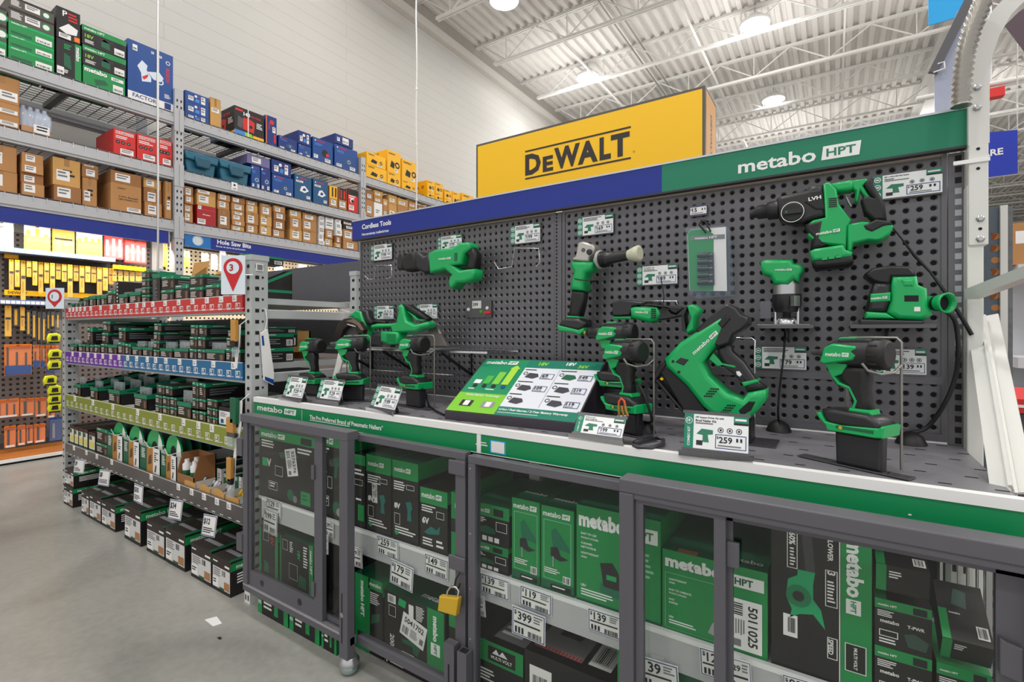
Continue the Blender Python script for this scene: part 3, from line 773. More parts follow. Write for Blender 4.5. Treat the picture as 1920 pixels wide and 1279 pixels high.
box_at('display_carton', 'small brown display carton of yellow packs on middle rack level', 'carton', 619, 635, 'mid', 347, CARD, yel_win, 'tool cartons on the middle rack level')
box_at('display_carton', 'small brown display carton of red and black packs on middle rack level', 'carton', 637, 652, 'mid', 351, CARD, lambda F, S, w, h: (F.rect(0.05, 0.45, 0.95, 1, CARB), F.rect(0.2, 0.5, 0.4, 0.9, RED, 2), F.rect(0.6, 0.5, 0.8, 0.9, RED, 2), [sticker(0.1, 0.1, 0.8, 0.35)])[-1], 'tool cartons on the middle rack level')
box_at('tool_carton', 'red and white tool carton beside second upright, middle rack level', 'carton', 654, 673, 'mid', 353, RED, lambda F, S, w, h: (F.rect(0, 0.75, 1, 1, CARB), F.lines(0.1, 0.55, 0.9, 0.72, 2, WHT), F.disc(0.4, 0.5, 0.1, WHT), F.disc(0.45, 0.48, 0.07, CARB, 2), [sticker(0.1, 0.08, 0.6, 0.3)])[-1], 'tool cartons on the middle rack level')
# brown cartons of the third bay's middle level
c = 0
for pl, pr, js in ((688, 702, [355, 373, 0]), (703, 719, [354, 366, 378, 0]), (720, 729, [372, 385, 0]), (730, 746, [362, 380, 0]), (747, 767, [370, 384, 0]), (768, 783, [376, 388, 0]), (785, 806, [384, 394, 0])):
    c += 1; n = len(js) - 1
    for i in range(n):
        m = rnd.choice((CARD, CARD2, WHT if c in (2, 3) else CARD3))
        box_at('cardboard_carton', '%s carton, %s up in %s stack past second upright, below yellow cartons' % ('white-fronted' if m is WHT else 'brown', ORD[n - i], ORD[c]), 'carton', pl, pr, 'mid', js[i], m, brown_deco(0.15, 0.2, 0.7, 0.6, False),
               'cartons below the yellow row', pyb=js[i + 1] if i < n - 1 else None)

# header signs under the lowest beam
def header(name, lab, y0, y1, z0, z1, deco=None):
    t = thing(name, lab, 'sign', (XR - 0.02, (y0 + y1) / 2, z0))
    mb = MB(); mb.box((XR - 0.03, y0, z0), (XR - 0.012, y1, z1), NAVY); mb.build('sign_panel', t)
    mb = MB(); mb.box((XR - 0.26, y1, z0 + 0.02), (XR - 0.012, y1 + 0.012, z1), STEELG); mb.box((XR - 0.26, y0, z1 - 0.02), (XR - 0.03, y1, z1 - 0.008), WHT); mb.build('sign_bracket', t)
    if deco:
        mb = MB(); F = sideX(mb, XR - 0.012, y0, y1, z0, z1); deco(F); mb.build('lettering', t)
    return t
header('aisle_header_sign', 'plain dark blue header sign over the yellow blade display, left bay', 0.05, ry(317), rz(0, 415), rz(0, 377))
def holesaw(F):
    F.rect(0, 0, 0.115, 1, M('print_saw_blue', '1672bd', 0.4)); F.disc(0.057, 0.5, 0.36, M('print_saw_grey', 'aebccb'), 2, 20); F.disc(0.055, 0.46, 0.29, M('print_saw_pale', 'd4dde6'), 3, 20)
    F.text('Hole Saw Bits', 0.145, 0.46, 0.32, 0.8, WHT, bold=0.03); F.text('Brocas de sierra de perforación', 0.14, 0.2, 0.32, 0.36, WHT, bold=0.02)
header('aisle_header_sign', 'dark blue hole saw header sign with round saw picture, second bay', ry(347), 5.3, rz(347, 461), rz(347, 434), holesaw)
mb = MB(); p = onX(436, 347, XR + 0.012); F = Face(mb, (XR + 0.014, ry(433), ZB['mid'] - 0.09), (0, 1, 0), (0, 0, 1), 0.075, 0.1); mb.box((XR + 0.013, ry(433), ZB['mid'] - 0.09), (XR + 0.0145, ry(433) + 0.075, ZB['mid'] + 0.01), WHT); F.l = 0.002; F.disc(0.5, 0.65, 0.14, INK); F.rect(0.2, 0.15, 0.8, 0.25, GINK)
tag(mb.build('shelf_tag', at=(XR + 0.014, ry(433), ZB['mid'] - 0.09)), 'small white tag hooked on the middle rack beam below blue cartons', 'tag')

# ---------------------------------------------------------------- blade display below the headers
XP = -6.98
def pegpanel(mb, y0, y1, z0, z1, x, m, step=0.05, hole=0.011):
    mb.box((x - 0.02, y0, z0), (x, y1, z1), m); F = sideX(mb, x, y0, y1, z0, z1)
    ny = int((y1 - y0) / step); nz = int((z1 - z0) / step)
    for i in range(ny):
        for j in range(nz):
            u = (i + 0.5) / ny; v = (j + 0.5) / nz
            F.rect(u - hole / (y1 - y0), v - hole / (z1 - z0), u + hole / (y1 - y0), v + hole / (z1 - z0), DARK)
DKP = M('display_pegboard', '6b6260', 0.6)
t = thing('display_backboard', 'perforated brown grey backboard behind hanging blade packs under the header sign', 'display board', (XP, 1.5, 0.2))
mb = MB(); pegpanel(mb, 0.05, 2.6, 0.2, 2.25, XP, DKP, 0.052); mb.build('panel', t)
mb = MB(); mb.box((XP - 0.02, 2.6, 0.05), (XP + 0.03, 2.72, 2.4), STEELG); mb.build('upright_strip', t)
t = thing('display_backboard', 'cream perforated backboard behind the hole saw packs, second bay', 'display board', (XP, 4, 0.2))
mb = MB(); pegpanel(mb, 2.76, 5.3, 0.9, 2.3, XP, M('display_pegboard_cream', 'd9c9ae', 0.6), 0.052); mb.box((XP - 0.02, 2.76, 0.2), (XP, 5.3, 0.9), DKP); mb.build('panel', t)
t = thing('base_deck', 'orange brown base shelf with white kick board below the blade packs', 'base shelf', (-6.65, 1.5, 0))
zk = onX(0, 865, -6.4).z; zd = onX(0, 856, -6.5).z
mb = MB(); mb.box((XP + 0.001, 0.05, 0.05), (-6.405, 5.3, zk), M('base_deck_wood', 'b06a2c', 0.45, noise=0.15, nscale=4)); mb.build('deck', t)
mb = MB(); mb.box((-6.405, 0.05, 0.02), (-6.39, 5.3, zk + 0.004), WHT); mb.build('kick_board', t)
mb = MB(); mb.box((-6.43, 0.05, 0), (-6.41, 5.3, 0.02), DARK); mb.build('floor_gap', t)

XQ = -6.75
def qy(px): return onX(px, 600, XQ).y
def qz(px, py): return onX(px, py, XQ).z
def pack(lab, pl, pr, pt, pb, kind, x=XQ, thick=0.035, cat='blade pack', group='hanging packs on the blade display'):
    y0 = onX(pl, 600, x).y; y1 = onX(pr, 600, x).y - 0.006
    z1 = onX(pl, pt, x).z; z0 = onX(pl, pb, x).z
    mb = MB(); base = {'y': YELB, 'yb': CARB, 'o': ORG, 'r': RED, 'w': WHT, 'ob': ORG, 'b': BLU, 'yw': WHT}[kind]
    mb.box((x - 0.004, y0, z0), (x, y1, z1), base); F = sideX(mb, x, y0, y1, z0, z1); F.l = 0.001
    F.rect(0.44, 0.94, 0.56, 0.97, DARK)
    o = tag(mb.build('blade_pack', at=(x, (y0 + y1) / 2, z0)), lab, cat, group)
    mb = MB(); F = sideX(mb, x + 0.004, y0, y1, z0, z1); F.l = 0.001; w = y1 - y0; h = z1 - z0
    nb = max(1, int(w / 0.05))
    inkm = {'y': CARB, 'yb': YELB, 'o': DSTEEL, 'r': WHT, 'w': STEEL, 'ob': DSTEEL, 'b': STEEL, 'yw': YELB}[kind]
    for i in range(nb):
        u = (i + 0.25) / nb; top = rnd.uniform(0.7, 0.9)
        if kind == 'y': F.rect(0.1, 0.55, 0.9, 0.62, CARB, 1); F.rect(u + 0.1 / nb, 0.2, u + 0.3 / nb, top * 0.6, M('print_ochre', 'c08c08'), 1)
        else: mb.box((x + 0.001, y0 + w * u, z0 + h * 0.12), (x + 0.006, y0 + w * (u + (0.2 if kind in 'ob' else 0.45) / nb), z0 + h * top), inkm)
    if kind == 'yw': F.rect(0, 0, 1, 0.62, YELB, 1)
    if kind == 'ob':
        F.rect(0.02, 0.02, 0.98, 0.32, BLU, 3); F.rect(0.05, 0.86, 0.95, 0.95, M('print_orange_dark', 'b8560f'), 2)
    if kind == 'o': F.rect(0.05, 0.8, 0.95, 0.95, M('print_orange_dark', 'b8560f'), 2); F.rect(0.1, 0.02, 0.9, 0.12, WHT, 2)
    if kind == 'yb': F.rect(0, 0.0, 1, 0.1, CARB, 2)
    mb.build('blades', o)
    mb = MB(); mb.box((x + 0.0005, y0 + w * 0.04, z0 + h * 0.04), (x + thick, y1 - w * 0.04, z0 + h * 0.92), CLEAR); mb.build('clear_bubble', o)
    return o
rows = [('top row of the blade display', [(-20, 27, 412, 463, 'w'), (45, 96, 420, 474, 'yw'), (98, 141, 425, 477, 'y'), (143, 193, 430, 483, 'yw'), (195, 232, 437, 484, 'r'), (233, 275, 449, 492, 'r')]),
        ('fourth row of the blade display', [(8, 61, 646, 705, 'ob'), (62, 75, 647, 690, 'ob'), (76, 85, 648, 690, 'ob'), (86, 96, 648, 702, 'ob'), (97, 112, 648, 702, 'ob')]),
        ('fifth row of the blade display', [(-6, 37, 750, 785, 'o'), (38, 65, 748, 781, 'o'), (66, 88, 746, 782, 'o'), (89, 104, 748, 784, 'o')]),
        ('bottom row of the blade display', [(8, 31, 800, 841, 'o'), (33, 49, 798, 836, 'o'), (50, 63, 798, 832, 'o'), (64, 86, 796, 831, 'o'), (92, 117, 784, 828, 'b')])]
KN = {'y': 'yellow blade pack', 'yb': 'yellow and black blade pack', 'o': 'orange blade pack', 'r': 'red blade pack', 'w': 'pale clear blade pack', 'ob': 'orange and blue blade pack', 'b': 'blue blade pack', 'yw': 'clear pack of yellow-handled blades'}
for rn, items in rows:
    for i, (a, b, c_, d_, kd) in enumerate(items):
        pack('%s hanging %s in %s' % (KN[kd], ORD[i + 1], rn), a, b, c_, d_, kd, x=XQ if rn[0] != 't' else XQ - 0.03)
# the crowded second row: narrow yellow packs in two layers
t = thing('display_card', 'black and yellow backing card behind the second row of blade packs', 'display card', (XQ - 0.12, qy(50), 1.5))
mb = MB(); x = XQ - 0.1
ya, yb2, za, zb2 = onX(8, 500, x).y, onX(205, 500, x).y, onX(8, 553, x).z, onX(8, 476, x).z
mb.box((x - 0.006, ya, za), (x, yb2, zb2), CARB); F = sideX(mb, x, ya, yb2, za, zb2); F.rect(0, 0, 1, 0.13, YELB); F.text('DEWALT', 0.03, 0.03, 0.2, 0.1, INK); F.rect(0, 0.9, 0.12, 1, YELB); mb.build('card', t)
i = 0
for px in range(17, 205, 11):
    i += 1
    L = (25, 60, 52, 78, 30, 46, 62, 40, 66, 28, 34, 70, 30, 52, 24, 30, 60, 44)[i % 18] * 0.85
    top = 486 + (px - 17) * 0.09
    pack('narrow yellow blade pack hanging %s from left in crowded second row' % ORD[i], px, px + 10.5, top, top + max(30, L * 1.15), 'y', x=XQ + 0.02 * (i % 3) - 0.02, thick=0.012)
i = 0
for px in (211, 222, 233, 244, 255, 264):
    i += 1
    pack('short yellow blade pack, %s from left in short row under the red packs' % ORD[i], px, px + 9, 507 + (px - 211) * 0.05, 527, 'y', x=XQ, thick=0.012)
mb = MB(); x = XQ + 0.03; mb.box((x, onX(211, 500, x).y, onX(211, 504, x).z), (x + 0.01, onX(273, 500, x).y, onX(211, 496, x).z), YELB)
tag(mb.build('price_rail', at=(x, onX(211, 500, x).y, onX(211, 504, x).z)), 'short yellow price rail over the short yellow packs', 'price rail')
i = 0
for px, w, h, kd in ((9, 14, 58, 'y'), (24, 13, 40, 'yb'), (38, 10, 44, 'y'), (49, 10, 56, 'yb'), (60, 9, 62, 'yb'), (70, 8, 66, 'yb'), (79, 8, 66, 'yb'), (88, 6, 40, 'yb'), (95, 9, 34, 'yb'), (105, 8, 36, 'yb')):
    i += 1
    pack('%s hanging %s from left in third row, under price rail' % (KN[kd], ORD[i]), px, px + w, 572 + px * 0.1, 572 + px * 0.1 + h, kd, x=XQ + 0.02 * (i % 2), thick=0.015)
for (a, pa, b, pb_, hh, lab) in ((-10, 462, 216, 496, 9, 'long white and blue price rail under the top row of blade packs'), (-10, 561, 118, 576, 9, 'white and blue price rail between second and third rows of blade packs')):
    x = XQ + 0.06
    y0, y1 = onX(a, 500, x).y, onX(b, 500, x).y; z0 = onX(0, pa + hh, x).z; z1 = onX(0, pa, x).z
    mb = MB(); mb.box((XP, y0, z0 + 0.01), (x, y1, z0 + 0.016), STEELG); mb.box((x, y0, z0), (x + 0.01, y1, z1), M('rail_blue', '5f7fc4', 0.4)); F = sideX(mb, x + 0.01, y0, y1, z0, z1)
    n = 14
    for i in range(n): F.rect((i + 0.08) / n, 0.12, (i + 0.94) / n, 0.78, PAPER)
    tag(mb.build('price_rail', at=(x, y0, z0)), lab, 'price rail')
# strip of yellow tape measures
for i, (px, py) in enumerate(((101, 634), (103, 664), (102, 684), (94, 713), (102, 731), (102, 748), (102, 764))):
    x = XQ + 0.16; p = onX(px, py, x)
    t = thing('tape_measure', 'yellow and black tape measure, %s from top on the hanging strip' % ORD[i + 1], 'tape measure', p, 'tape measures on a clip strip')
    mb = MB(); mb.prism([(-0.05, -0.05), (0.045, -0.05), (0.05, 0.03), (0.02, 0.05), (-0.04, 0.045), (-0.055, 0)], 0.04, M('tape_lime', 'd8dc18', 0.4), p, (0, 1, 0), (0, 0, 1), (1, 0, 0), r=0.01); mb.build('case', t)
    mb = MB(); mb.prism([(-0.028, -0.02), (0.025, -0.02), (0.02, 0.022), (-0.02, 0.02)], 0.012, CARB, p + Vector((0.022, 0, 0)), (0, 1, 0), (0, 0, 1), (1, 0, 0)); mb.box((p.x + 0.02, p.y - 0.045, p.z - 0.05), (p.x + 0.024, p.y + 0.04, p.z - 0.035), CARB); mb.build('grip_label', t)
x = XQ + 0.13
pa = onX(112, 600, x); 
mb = MB(); mb.tube([(x, onX(110, 600, x).y, onX(110, 600, x).z), (x, onX(113, 640, x).y, onX(113, 640, x).z), (x, onX(108, 680, x).y, onX(108, 680, x).z), (x, onX(112, 780, x).y, onX(112, 780, x).z)], 0.03, CLEAR, 6)
tag(mb.build('clip_strip', at=(x, pa.y, pa.z)), 'clear plastic clip strip that carries the tape measures', 'clip strip')
# pale packs of the hole saw bay, behind the low shelf
i = 0
for a, b, c_, d_, kd in ((306, 315, 440, 500, 'yw'), (318, 330, 450, 505, 'w'), (345, 356, 470, 500, 'yw'), (378, 392, 474, 500, 'w'), (396, 408, 476, 505, 'w'), (412, 424, 470, 508, 'w'), (428, 440, 478, 505, 'w'), (445, 458, 480, 512, 'w'), (470, 486, 480, 520, 'w'), (515, 530, 490, 520, 'w'), (560, 575, 495, 520, 'w')):
    i += 1
    pack('%s hanging %s from left in the hole saw bay' % (KN[kd], ORD[i]), a, b, c_, d_, kd, x=XQ)
# ================================================================ low accessory shelf in the middle
YS = 1.255
def sx(px, y=YS): return onY(px, 600, y).x
def sz(px, py, y=YS): return onY(px, py, y).z
SXL, SXR = -4.86, -2.36
SD = 0.62
LV = {'red': 1.404, 'blue': 1.08, 'olive': 0.755, 'grey': 0.388}
shelf = thing('accessory_shelf', 'light grey slotted shelf unit with red, purple, blue, olive and grey price strips', 'shelf unit', ((SXL + SXR) / 2, YS + 0.3, 0))
POSTM = M('shelf_post_grey', 'bcc0c0', 0.4, 0.15, noise=0.05, nscale=6)
def shelf_post(x0, x1, y0, y1, z1):
    mb = MB(); mb.box((x0, y0, 0), (x1, y1, z1), POSTM); mb.box((x0 - 0.004, y0 - 0.004, z1), (x1 + 0.004, y1 + 0.004, z1 + 0.025), POSTM)
    F = front(mb, x0, x1, y0, 0, z1); G = sideX(mb, x1, y0, y1, 0, z1)
    n = int(z1 / 0.052)
    for i in range(n):
        v = (i + 0.3) / n; e = 0.22 / n
        F.poly([(0.35, v), (0.65, v), (0.72, v + e * 0.7), (0.65, v + e * 1.4), (0.35, v + e * 1.4), (0.28, v + e * 0.7)], DARK)
        G.rect(0.22, v, 0.46, v + e * 1.5, DARK); G.rect(0.62, v + e * 0.4, 0.74, v + e * 1.3, DARK)
    mb.build('post', shelf)
shelf_post(-2.336, -2.282, 1.255, 1.335, 1.575)
shelf_post(-4.925, -4.872, 1.255, 1.335, 1.475)
shelf_post(-2.336, -2.282, 1.86, 1.94, 1.56)
shelf_post(-4.925, -4.872, 1.86, 1.94, 1.56)
mb = MB(); F = front(mb, -2.336, -2.282, 1.2545, 1.5, 1.55); mb.box((-2.281, 1.275, 1.525), (-2.277, 1.31, 1.56), WHT); mb.box((-2.28, 1.28, 1.53), (-2.276, 1.305, 1.555), GINK); mb.build('bay_tag', shelf)
for z in (1.30, 0.99, 0.66, 0.3):
    mb = MB(); mb.box((-2.33, 1.335, z), (-2.29, 1.86, z + 0.045), POSTM); mb.build('side_rail', shelf, bevel=0.003); mb = MB(); mb.box((-4.915, 1.335, z), (-4.88, 1.86, z + 0.045), POSTM); mb.build('side_rail', shelf, bevel=0.003)
BACKG = M('back_panel_grey', '55565c', 0.6, noise=0.12, nscale=12)
for a, b in ((1.42, 1.66), (1.1, 1.33), (0.1, 1.0)):
    mb = MB(); mb.box((-4.86, 1.95, a), (-2.15, 1.97, b), BACKG); mb.build('back_panel', shelf)
def strip_z(px, top, bot): return sz(px, bot), sz(px, top)
STRIP_R = M('strip_red', 'cc2a26', 0.4)
GREYST = M('strip_grey', '5c5755', 0.4)
def price_strip(level, segs, z0, z1, tags, nicon):
    d = LV[level]
    mb = MB(); mb.box((SXL, YS + 0.012, d - 0.03), (SXR, YS + SD, d - 0.004), POSTM); mb.box((SXL, YS + 0.012, d - 0.004), (SXR, YS + SD, d), WHT if level in ('grey', 'olive') else POSTM)
    mb.box((SXL, YS + 0.012, z0 - 0.012), (SXR, YS + 0.06, z0), POSTM)
    mb.build('shelf_board', shelf)
    for i, (xa, xb, m) in enumerate(segs):
        mb = MB(); mb.box((xa, YS, z0), (xb, YS + 0.012, z1), m); F = front(mb, xa, xb, YS, z0, z1)
        F.rect(0, 0.965, 1, 1.0, WHT)
        n = nicon[i]
        for q in range(n):
            if m is GREYST:
                F.rect((q + 0.3) / n, 0.08, (q + 0.7) / n, 0.14, WHT); continue
            u = (q + 0.5) / n; w = 0.021 / (xb - xa)
            F.frame(u - w, 0.14, u + w, 0.52, 0.004, WHT); F.text('18', u - w * 0.55, 0.3, u + w * 0.55, 0.46, WHT, bold=0.05); F.rect(u - w * 0.5, 0.2, u + w * 0.5, 0.25, WHT)
            F.rect(u + w * 1.2, 0.16, u + w * 1.5 + 0.01, 0.19, WHT)
        o = mb.build('price_strip', shelf)
        for t_ in tags[i]:
            x = sx(t_)
            mb = MB(); h = (z1 - z0); mb.box((x - 0.019, YS - 0.003, z1 - h * 0.4), (x + 0.019, YS - 0.0005, z1 - 0.002), PAPER)
            G = front(mb, x - 0.019, x + 0.019, YS - 0.003, z1 - h * 0.4, z1 - 0.002); G.text(rnd.choice('12479'), 0.3, 0.5, 0.55, 0.85, INK); G.lines(0.2, 0.15, 0.8, 0.4, 1, GINK)
            mb.build('price_tag', o)
def tx(a, off=120, s_=5.333): return off + a / s_
zr = sz(130, 601), sz(130, 577.5)
price_strip('red', [(SXL, SXR, STRIP_R)], 1.335, 1.415, [[tx(a) for a in (60, 95, 130, 165, 210, 270, 368, 475, 550, 638, 732, 802, 892, 1015, 1150, 1290, 1433, 1575, 1710)]], [30])
xm = sx(tx(588))
price_strip('blue', [(SXL, xm, PURP), (xm, SXR, STRB)], 1.003, 1.09, [[tx(a) for a in (88, 165, 243, 315, 390, 470, 553)], [tx(a) for a in (640, 730, 836, 920, 1022, 1160, 1310, 1497, 1698)]], [13, 17])
price_strip('olive', [(SXL, SXR, OLIVE)], 0.667, 0.765, [[tx(a, 120, 4.567) for a in (96, 250, 421, 634, 825, 1027, 1155, 1270)]], [26])
price_strip('grey', [(SXL, SXR, GREYST)], 0.315, 0.399, [[tx(a, 120, 4.567) for a in (88, 195, 284, 412, 750, 983, 1096, 1202, 1313, 1415)]], [32])

BANDT = M('print_band_green', '0b7f58', 0.45)
def acc_print(F, G, T, rich=True):
    F.rect(0, 0.78, 1, 1, BANDT); F.lines(0.08, 0.84, 0.5, 0.94, 1, WHT, 2); F.disc(0.85, 0.85, 0.1, M('seal_teal', '3fc9a4'), 2, 10)
    F.lines(0.08, 0.2, 0.55, 0.66, 4, M('print_pale', 'd9cec4'), 1); F.rect(0.74, 0.12, 0.9, 0.6, M('print_pic', '7a5b47'), 1)
    G.rect(0, 0.74, 1, 1, BANDT); G.lines(0.1, 0.82, 0.4, 0.92, 1, WHT, 2)
    if rich: G.lines(0.06, 0.15, 0.7, 0.6, 3, GINK, 1, 0.5); G.rect(0.74, 0.1, 0.96, 0.55, PAPER); G.bars(0.76, 0.15, 0.94, 0.5, 8, INK)
def accbox(lab, pl, pr, pt, pb, level, depth=0.3, y=YS + 0.02, m=None, pr_print=acc_print, group=None, name='accessory_box', rich=True):
    x0, x1 = sx(pl, y), sx(pr, y) - 0.003
    z0 = LV[level] + 0.001 if pb is None else sz(pl, pb, y) + 0.001
    z1 = sz(pl, pt, y)
    m = m or BROWNB
    mb = MB(); mb.box((x0, y, z0), (x1, y + depth, z1), CARB, {'-y': m})
    F = front(mb, x0, x1, y, z0, z1); G = sideX(mb, x1, y, y + depth, z0, z1); T = topZ(mb, x0, x1, y, y + depth, z1)
    pr_print(F, G, T) if pr_print is not acc_print else acc_print(F, G, T, rich)
    return tag(mb.build(name, at=((x0 + x1) / 2, y + depth / 2, z0)), lab, 'box', group or 'accessory boxes on the %s shelf' % level)
PVC = MG('pouch_plastic', 'c3d0d3', 0.34, 0.12)
def tray(lab, pl, pr, pt, level, y=YS + 0.02, depth=0.26, rise=1.9, pouches=3, card=False, content=None, hang=0.11):
    x0, x1 = sx(pl, y), sx(pr, y) - 0.004
    z0 = LV[level] + 0.001; z1 = sz(pl, pt, y); h = z1 - z0
    t = thing('display_tray', lab, 'display tray', ((x0 + x1) / 2, y + depth / 2, z0), 'open trays on the %s shelf' % level)
    m = CARD if card else CARB
    mb = MB(); mb.box((x0, y, z0), (x1, y + 0.004, z1), CARD if card else BROWNB)
    mb.box((x0, y, z0), (x1, y + depth, z0 + 0.004), m); mb.box((x0, y + depth - 0.004, z0), (x1, y + depth, z0 + h * rise), m)
    for x in (x0, x1 - 0.003):
        mb.prism([(y, z0), (y + depth, z0), (y + depth, z0 + h * rise), (y, z1)], 0.003, m, (x, 0, 0), (0, 1, 0), (0, 0, 1), (1, 0, 0), w0=0)
    F = front(mb, x0, x1, y, z0, z1); G = sideX(mb, x1, y, y + depth, z0, z1)
    if not card: acc_print(F, G, None, False); F.rect(0, 0.74, 1, 1, BANDT, 3); G.poly([(0, 1), (1, rise), (1, rise - 0.3), (0, 0.72)], BANDT, 2)
    mb.build('tray_body', t)
    for i in range(pouches):
        mb = MB(); yy = y + 0.03 + i * (depth - 0.06) / max(1, pouches); zz = z0 + h * rise * (0.5 + 0.25 * i / max(1, pouches))
        top = z1 + hang * (0.5 + 0.5 * i / max(1, pouches)); w = (x1 - x0)
        a, b = x0 + w * (0.06 + 0.1 * (i % 2)), x1 - w * (0.06 + 0.1 * ((i + 1) % 2))
        mb.prism([(a, z0 + 0.012), (b, z0 + 0.012), (b + 0.004, top - 0.004 * (i % 3)), (a + 0.006, top)], 0.012, PVC, (0, yy, 0), (1, 0, 0), (0, 0, 1), (0, -1, 0))
        F = Face(mb, (a, yy - 0.006, z0), (1, 0, 0), (0, 0, 1), b - a, top - z0); F.rect(0.3, 0.35, 0.42, 0.8, content or STEEL); F.rect(0.55, 0.4, 0.63, 0.85, content or STEEL)
        mb.build('blister_pack', t)
    return t
def flapbox(lab, pl, pr, pt, pb, level, y, depth=0.2, flap=0.6):
    """open cardboard case with raised back flap"""
    x0, x1 = sx(pl, y), sx(pr, y) - 0.004
    z0 = sz(pl, pb, y) if pb else LV[level] + 0.001; z1 = sz(pl, pt, y)
    zc = z0 + (z1 - z0) * flap
    t = thing('open_case', lab, 'cardboard case', ((x0 + x1) / 2, y + depth / 2, z0), 'open cardboard cases on the accessory shelf')
    mb = MB(); mb.box((x0, y, z0), (x1, y + 0.004, zc), CARD); mb.box((x0, y + depth - 0.004, z0), (x1, y + depth, zc), CARD); mb.box((x0, y, z0), (x0 + 0.004, y + depth, zc), CARD); mb.box((x1 - 0.004, y, z0), (x1, y + depth, zc), CARD); mb.box((x0, y, z0), (x1, y + depth, z0 + 0.004), CARD)
    mb.build('case_body', t)
    mb = MB(); mb.add([(x0, y + depth, zc), (x1, y + depth, zc), (x1 - 0.01, y + depth + 0.03, z1), (x0 + 0.01, y + depth + 0.03, z1), (x0, y + depth - 0.004, zc), (x1, y + depth - 0.004, zc), (x1 - 0.01, y + depth + 0.026, z1), (x0 + 0.01, y + depth + 0.026, z1)],
                      [(0, 1, 2, 3), (7, 6, 5, 4), (0, 3, 7, 4), (1, 5, 6, 2), (3, 2, 6, 7)], CARD2); mb.build('back_flap', t)
    mb = MB(); mb.add([(x1, y + 0.02, zc), (x1, y + depth, zc), (x1 + 0.03, y + depth - 0.01, z1 - (z1 - zc) * 0.3), (x1 + 0.03, y + 0.04, zc + 0.02), (x1 - 0.003, y + 0.02, zc), (x1 - 0.003, y + depth, zc), (x1 + 0.027, y + depth - 0.01, z1 - (z1 - zc) * 0.3), (x1 + 0.027, y + 0.04, zc + 0.02)],
                      [(0, 1, 2, 3), (7, 6, 5, 4), (3, 2, 6, 7)], CARD); mb.build('side_flap', t)
    for i in range(3):
        mb = MB(); xx = x0 + (x1 - x0) * (0.2 + 0.3 * i); mb.prism([(xx - 0.02, z0 + 0.01), (xx + 0.02, z0 + 0.01), (xx + 0.025, zc + 0.025), (xx - 0.02, zc + 0.03)], 0.05, PVC, (0, y + depth * 0.45, 0), (1, 0, 0), (0, 0, 1), (0, -1, 0)); mb.build('pouch', t)
    return t
P5 = lambda a: 120 + a / 5.333
Q5 = lambda b: 470 + b / 5.333
P4 = lambda a: 120 + a / 4.567
Q4 = lambda b: 680 + b / 4.567
# ---- red shelf
n = 0
for a, b, c in ((60, 110, 470), (114, 150, 465), (154, 190, 460)):
    n += 1
    tray('small dark tray of hanging packs, %s from left end of the red shelf' % ORD[n], P5(a), P5(b), Q5(c + 60), 'red', pouches=2, hang=0.02, rise=1.3, depth=0.2)
n = 0
for a, b, c in ((195, 250, 450), (256, 322, 436), (330, 368, 440), (372, 432, 430)):
    n += 1
    tray('black and green slant-sided tray, %s after the small dark packs on red shelf' % ORD[n], P5(a), P5(b), Q5(c + 20), 'red', pouches=2, hang=0.03, rise=1.6)
accbox('dark carton with white windows standing before a tan flap on red shelf', P5(436), P5(522), Q5(400), None, 'red', 0.3)
accbox('tall narrow black carton with white squares behind the windowed carton on red shelf', P5(524), P5(545), Q5(310), None, 'red', 0.2, pr_print=lambda F, G, T: [F.rect(0.2, (i + 0.2) / 7, 0.8, (i + 0.6) / 7, PAPER) for i in range(7)])
tray('clear-packed tray with green corner, left of two mid trays on red shelf', P5(548), P5(642), Q5(440), 'red', pouches=2, hang=0.03)
tray('clear-packed tray with green corner, right of two mid trays on red shelf', P5(655), P5(772), Q5(420), 'red', pouches=3, hang=0.05)
yb_ = YS + 0.02
for i, (t_, b_) in enumerate(((208, 288), (290, 368), (370, 440), (445, None))):
    accbox('small black box, %s from top of the four-high stack on red shelf' % ORD[i + 1], P5(778), P5(860), Q5(t_), Q5(b_) if b_ else None, 'red', 0.14)
accbox('tall black box with side print, next to the four-high stack on red shelf', P5(885), P5(962), Q5(236), None, 'red', 0.28, pr_print=lambda F, G, T: (F.rect(0, 0.85, 1, 1, BANDT), F.lines(0.1, 0.1, 0.8, 0.8, 12, GINK, 1, 0.6), G.rect(0, 0.85, 1, 1, BANDT)))
accbox('grey brown box with pale green lid, under a darker box on red shelf', P5(970), P5(1100), Q5(398), None, 'red', 0.3)
accbox('dark box with green lid resting on grey brown box, red shelf', P5(975), P5(1108), Q5(262), Q5(396), 'red', 0.3)
accbox('box with broad green top left of the two stacked pale boxes, red shelf', P5(1112), P5(1252), Q5(348), None, 'red', 0.3)
accbox('pale brown box, lower of two stacked near the right of red shelf', P5(1257), P5(1396), Q5(370), None, 'red', 0.3)
accbox('pale brown box, upper of two stacked near the right of red shelf', P5(1260), P5(1398), Q5(250), Q5(368), 'red', 0.3)
accbox('green-topped box behind the red pin sign, below a clear pouch, red shelf', P5(1415), P5(1566), Q5(345), None, 'red', 0.3)
x0 = sx(P5(1405)); x1 = sx(P5(1562)); za = sz(P5(1415), Q5(342)); zb = sz(P5(1415), Q5(255))
mb = MB(); mb.prism([(x0, za), (x1, za), (x1 - 0.01, zb), (x0 + 0.02, zb + 0.005)], 0.08, PVC, (0, YS + 0.1, 0), (1, 0, 0), (0, 0, 1), (0, -1, 0), r=0.01); F = front(mb, x0, x1, YS + 0.0595, za, zb); F.l = 0.001; F.rect(0.1, 0.1, 0.8, 0.6, GREEN_D); F.rect(0.45, 0.2, 0.5, 0.9, BRASS, 2); F.rect(0.55, 0.2, 0.6, 0.9, BRASS, 2)
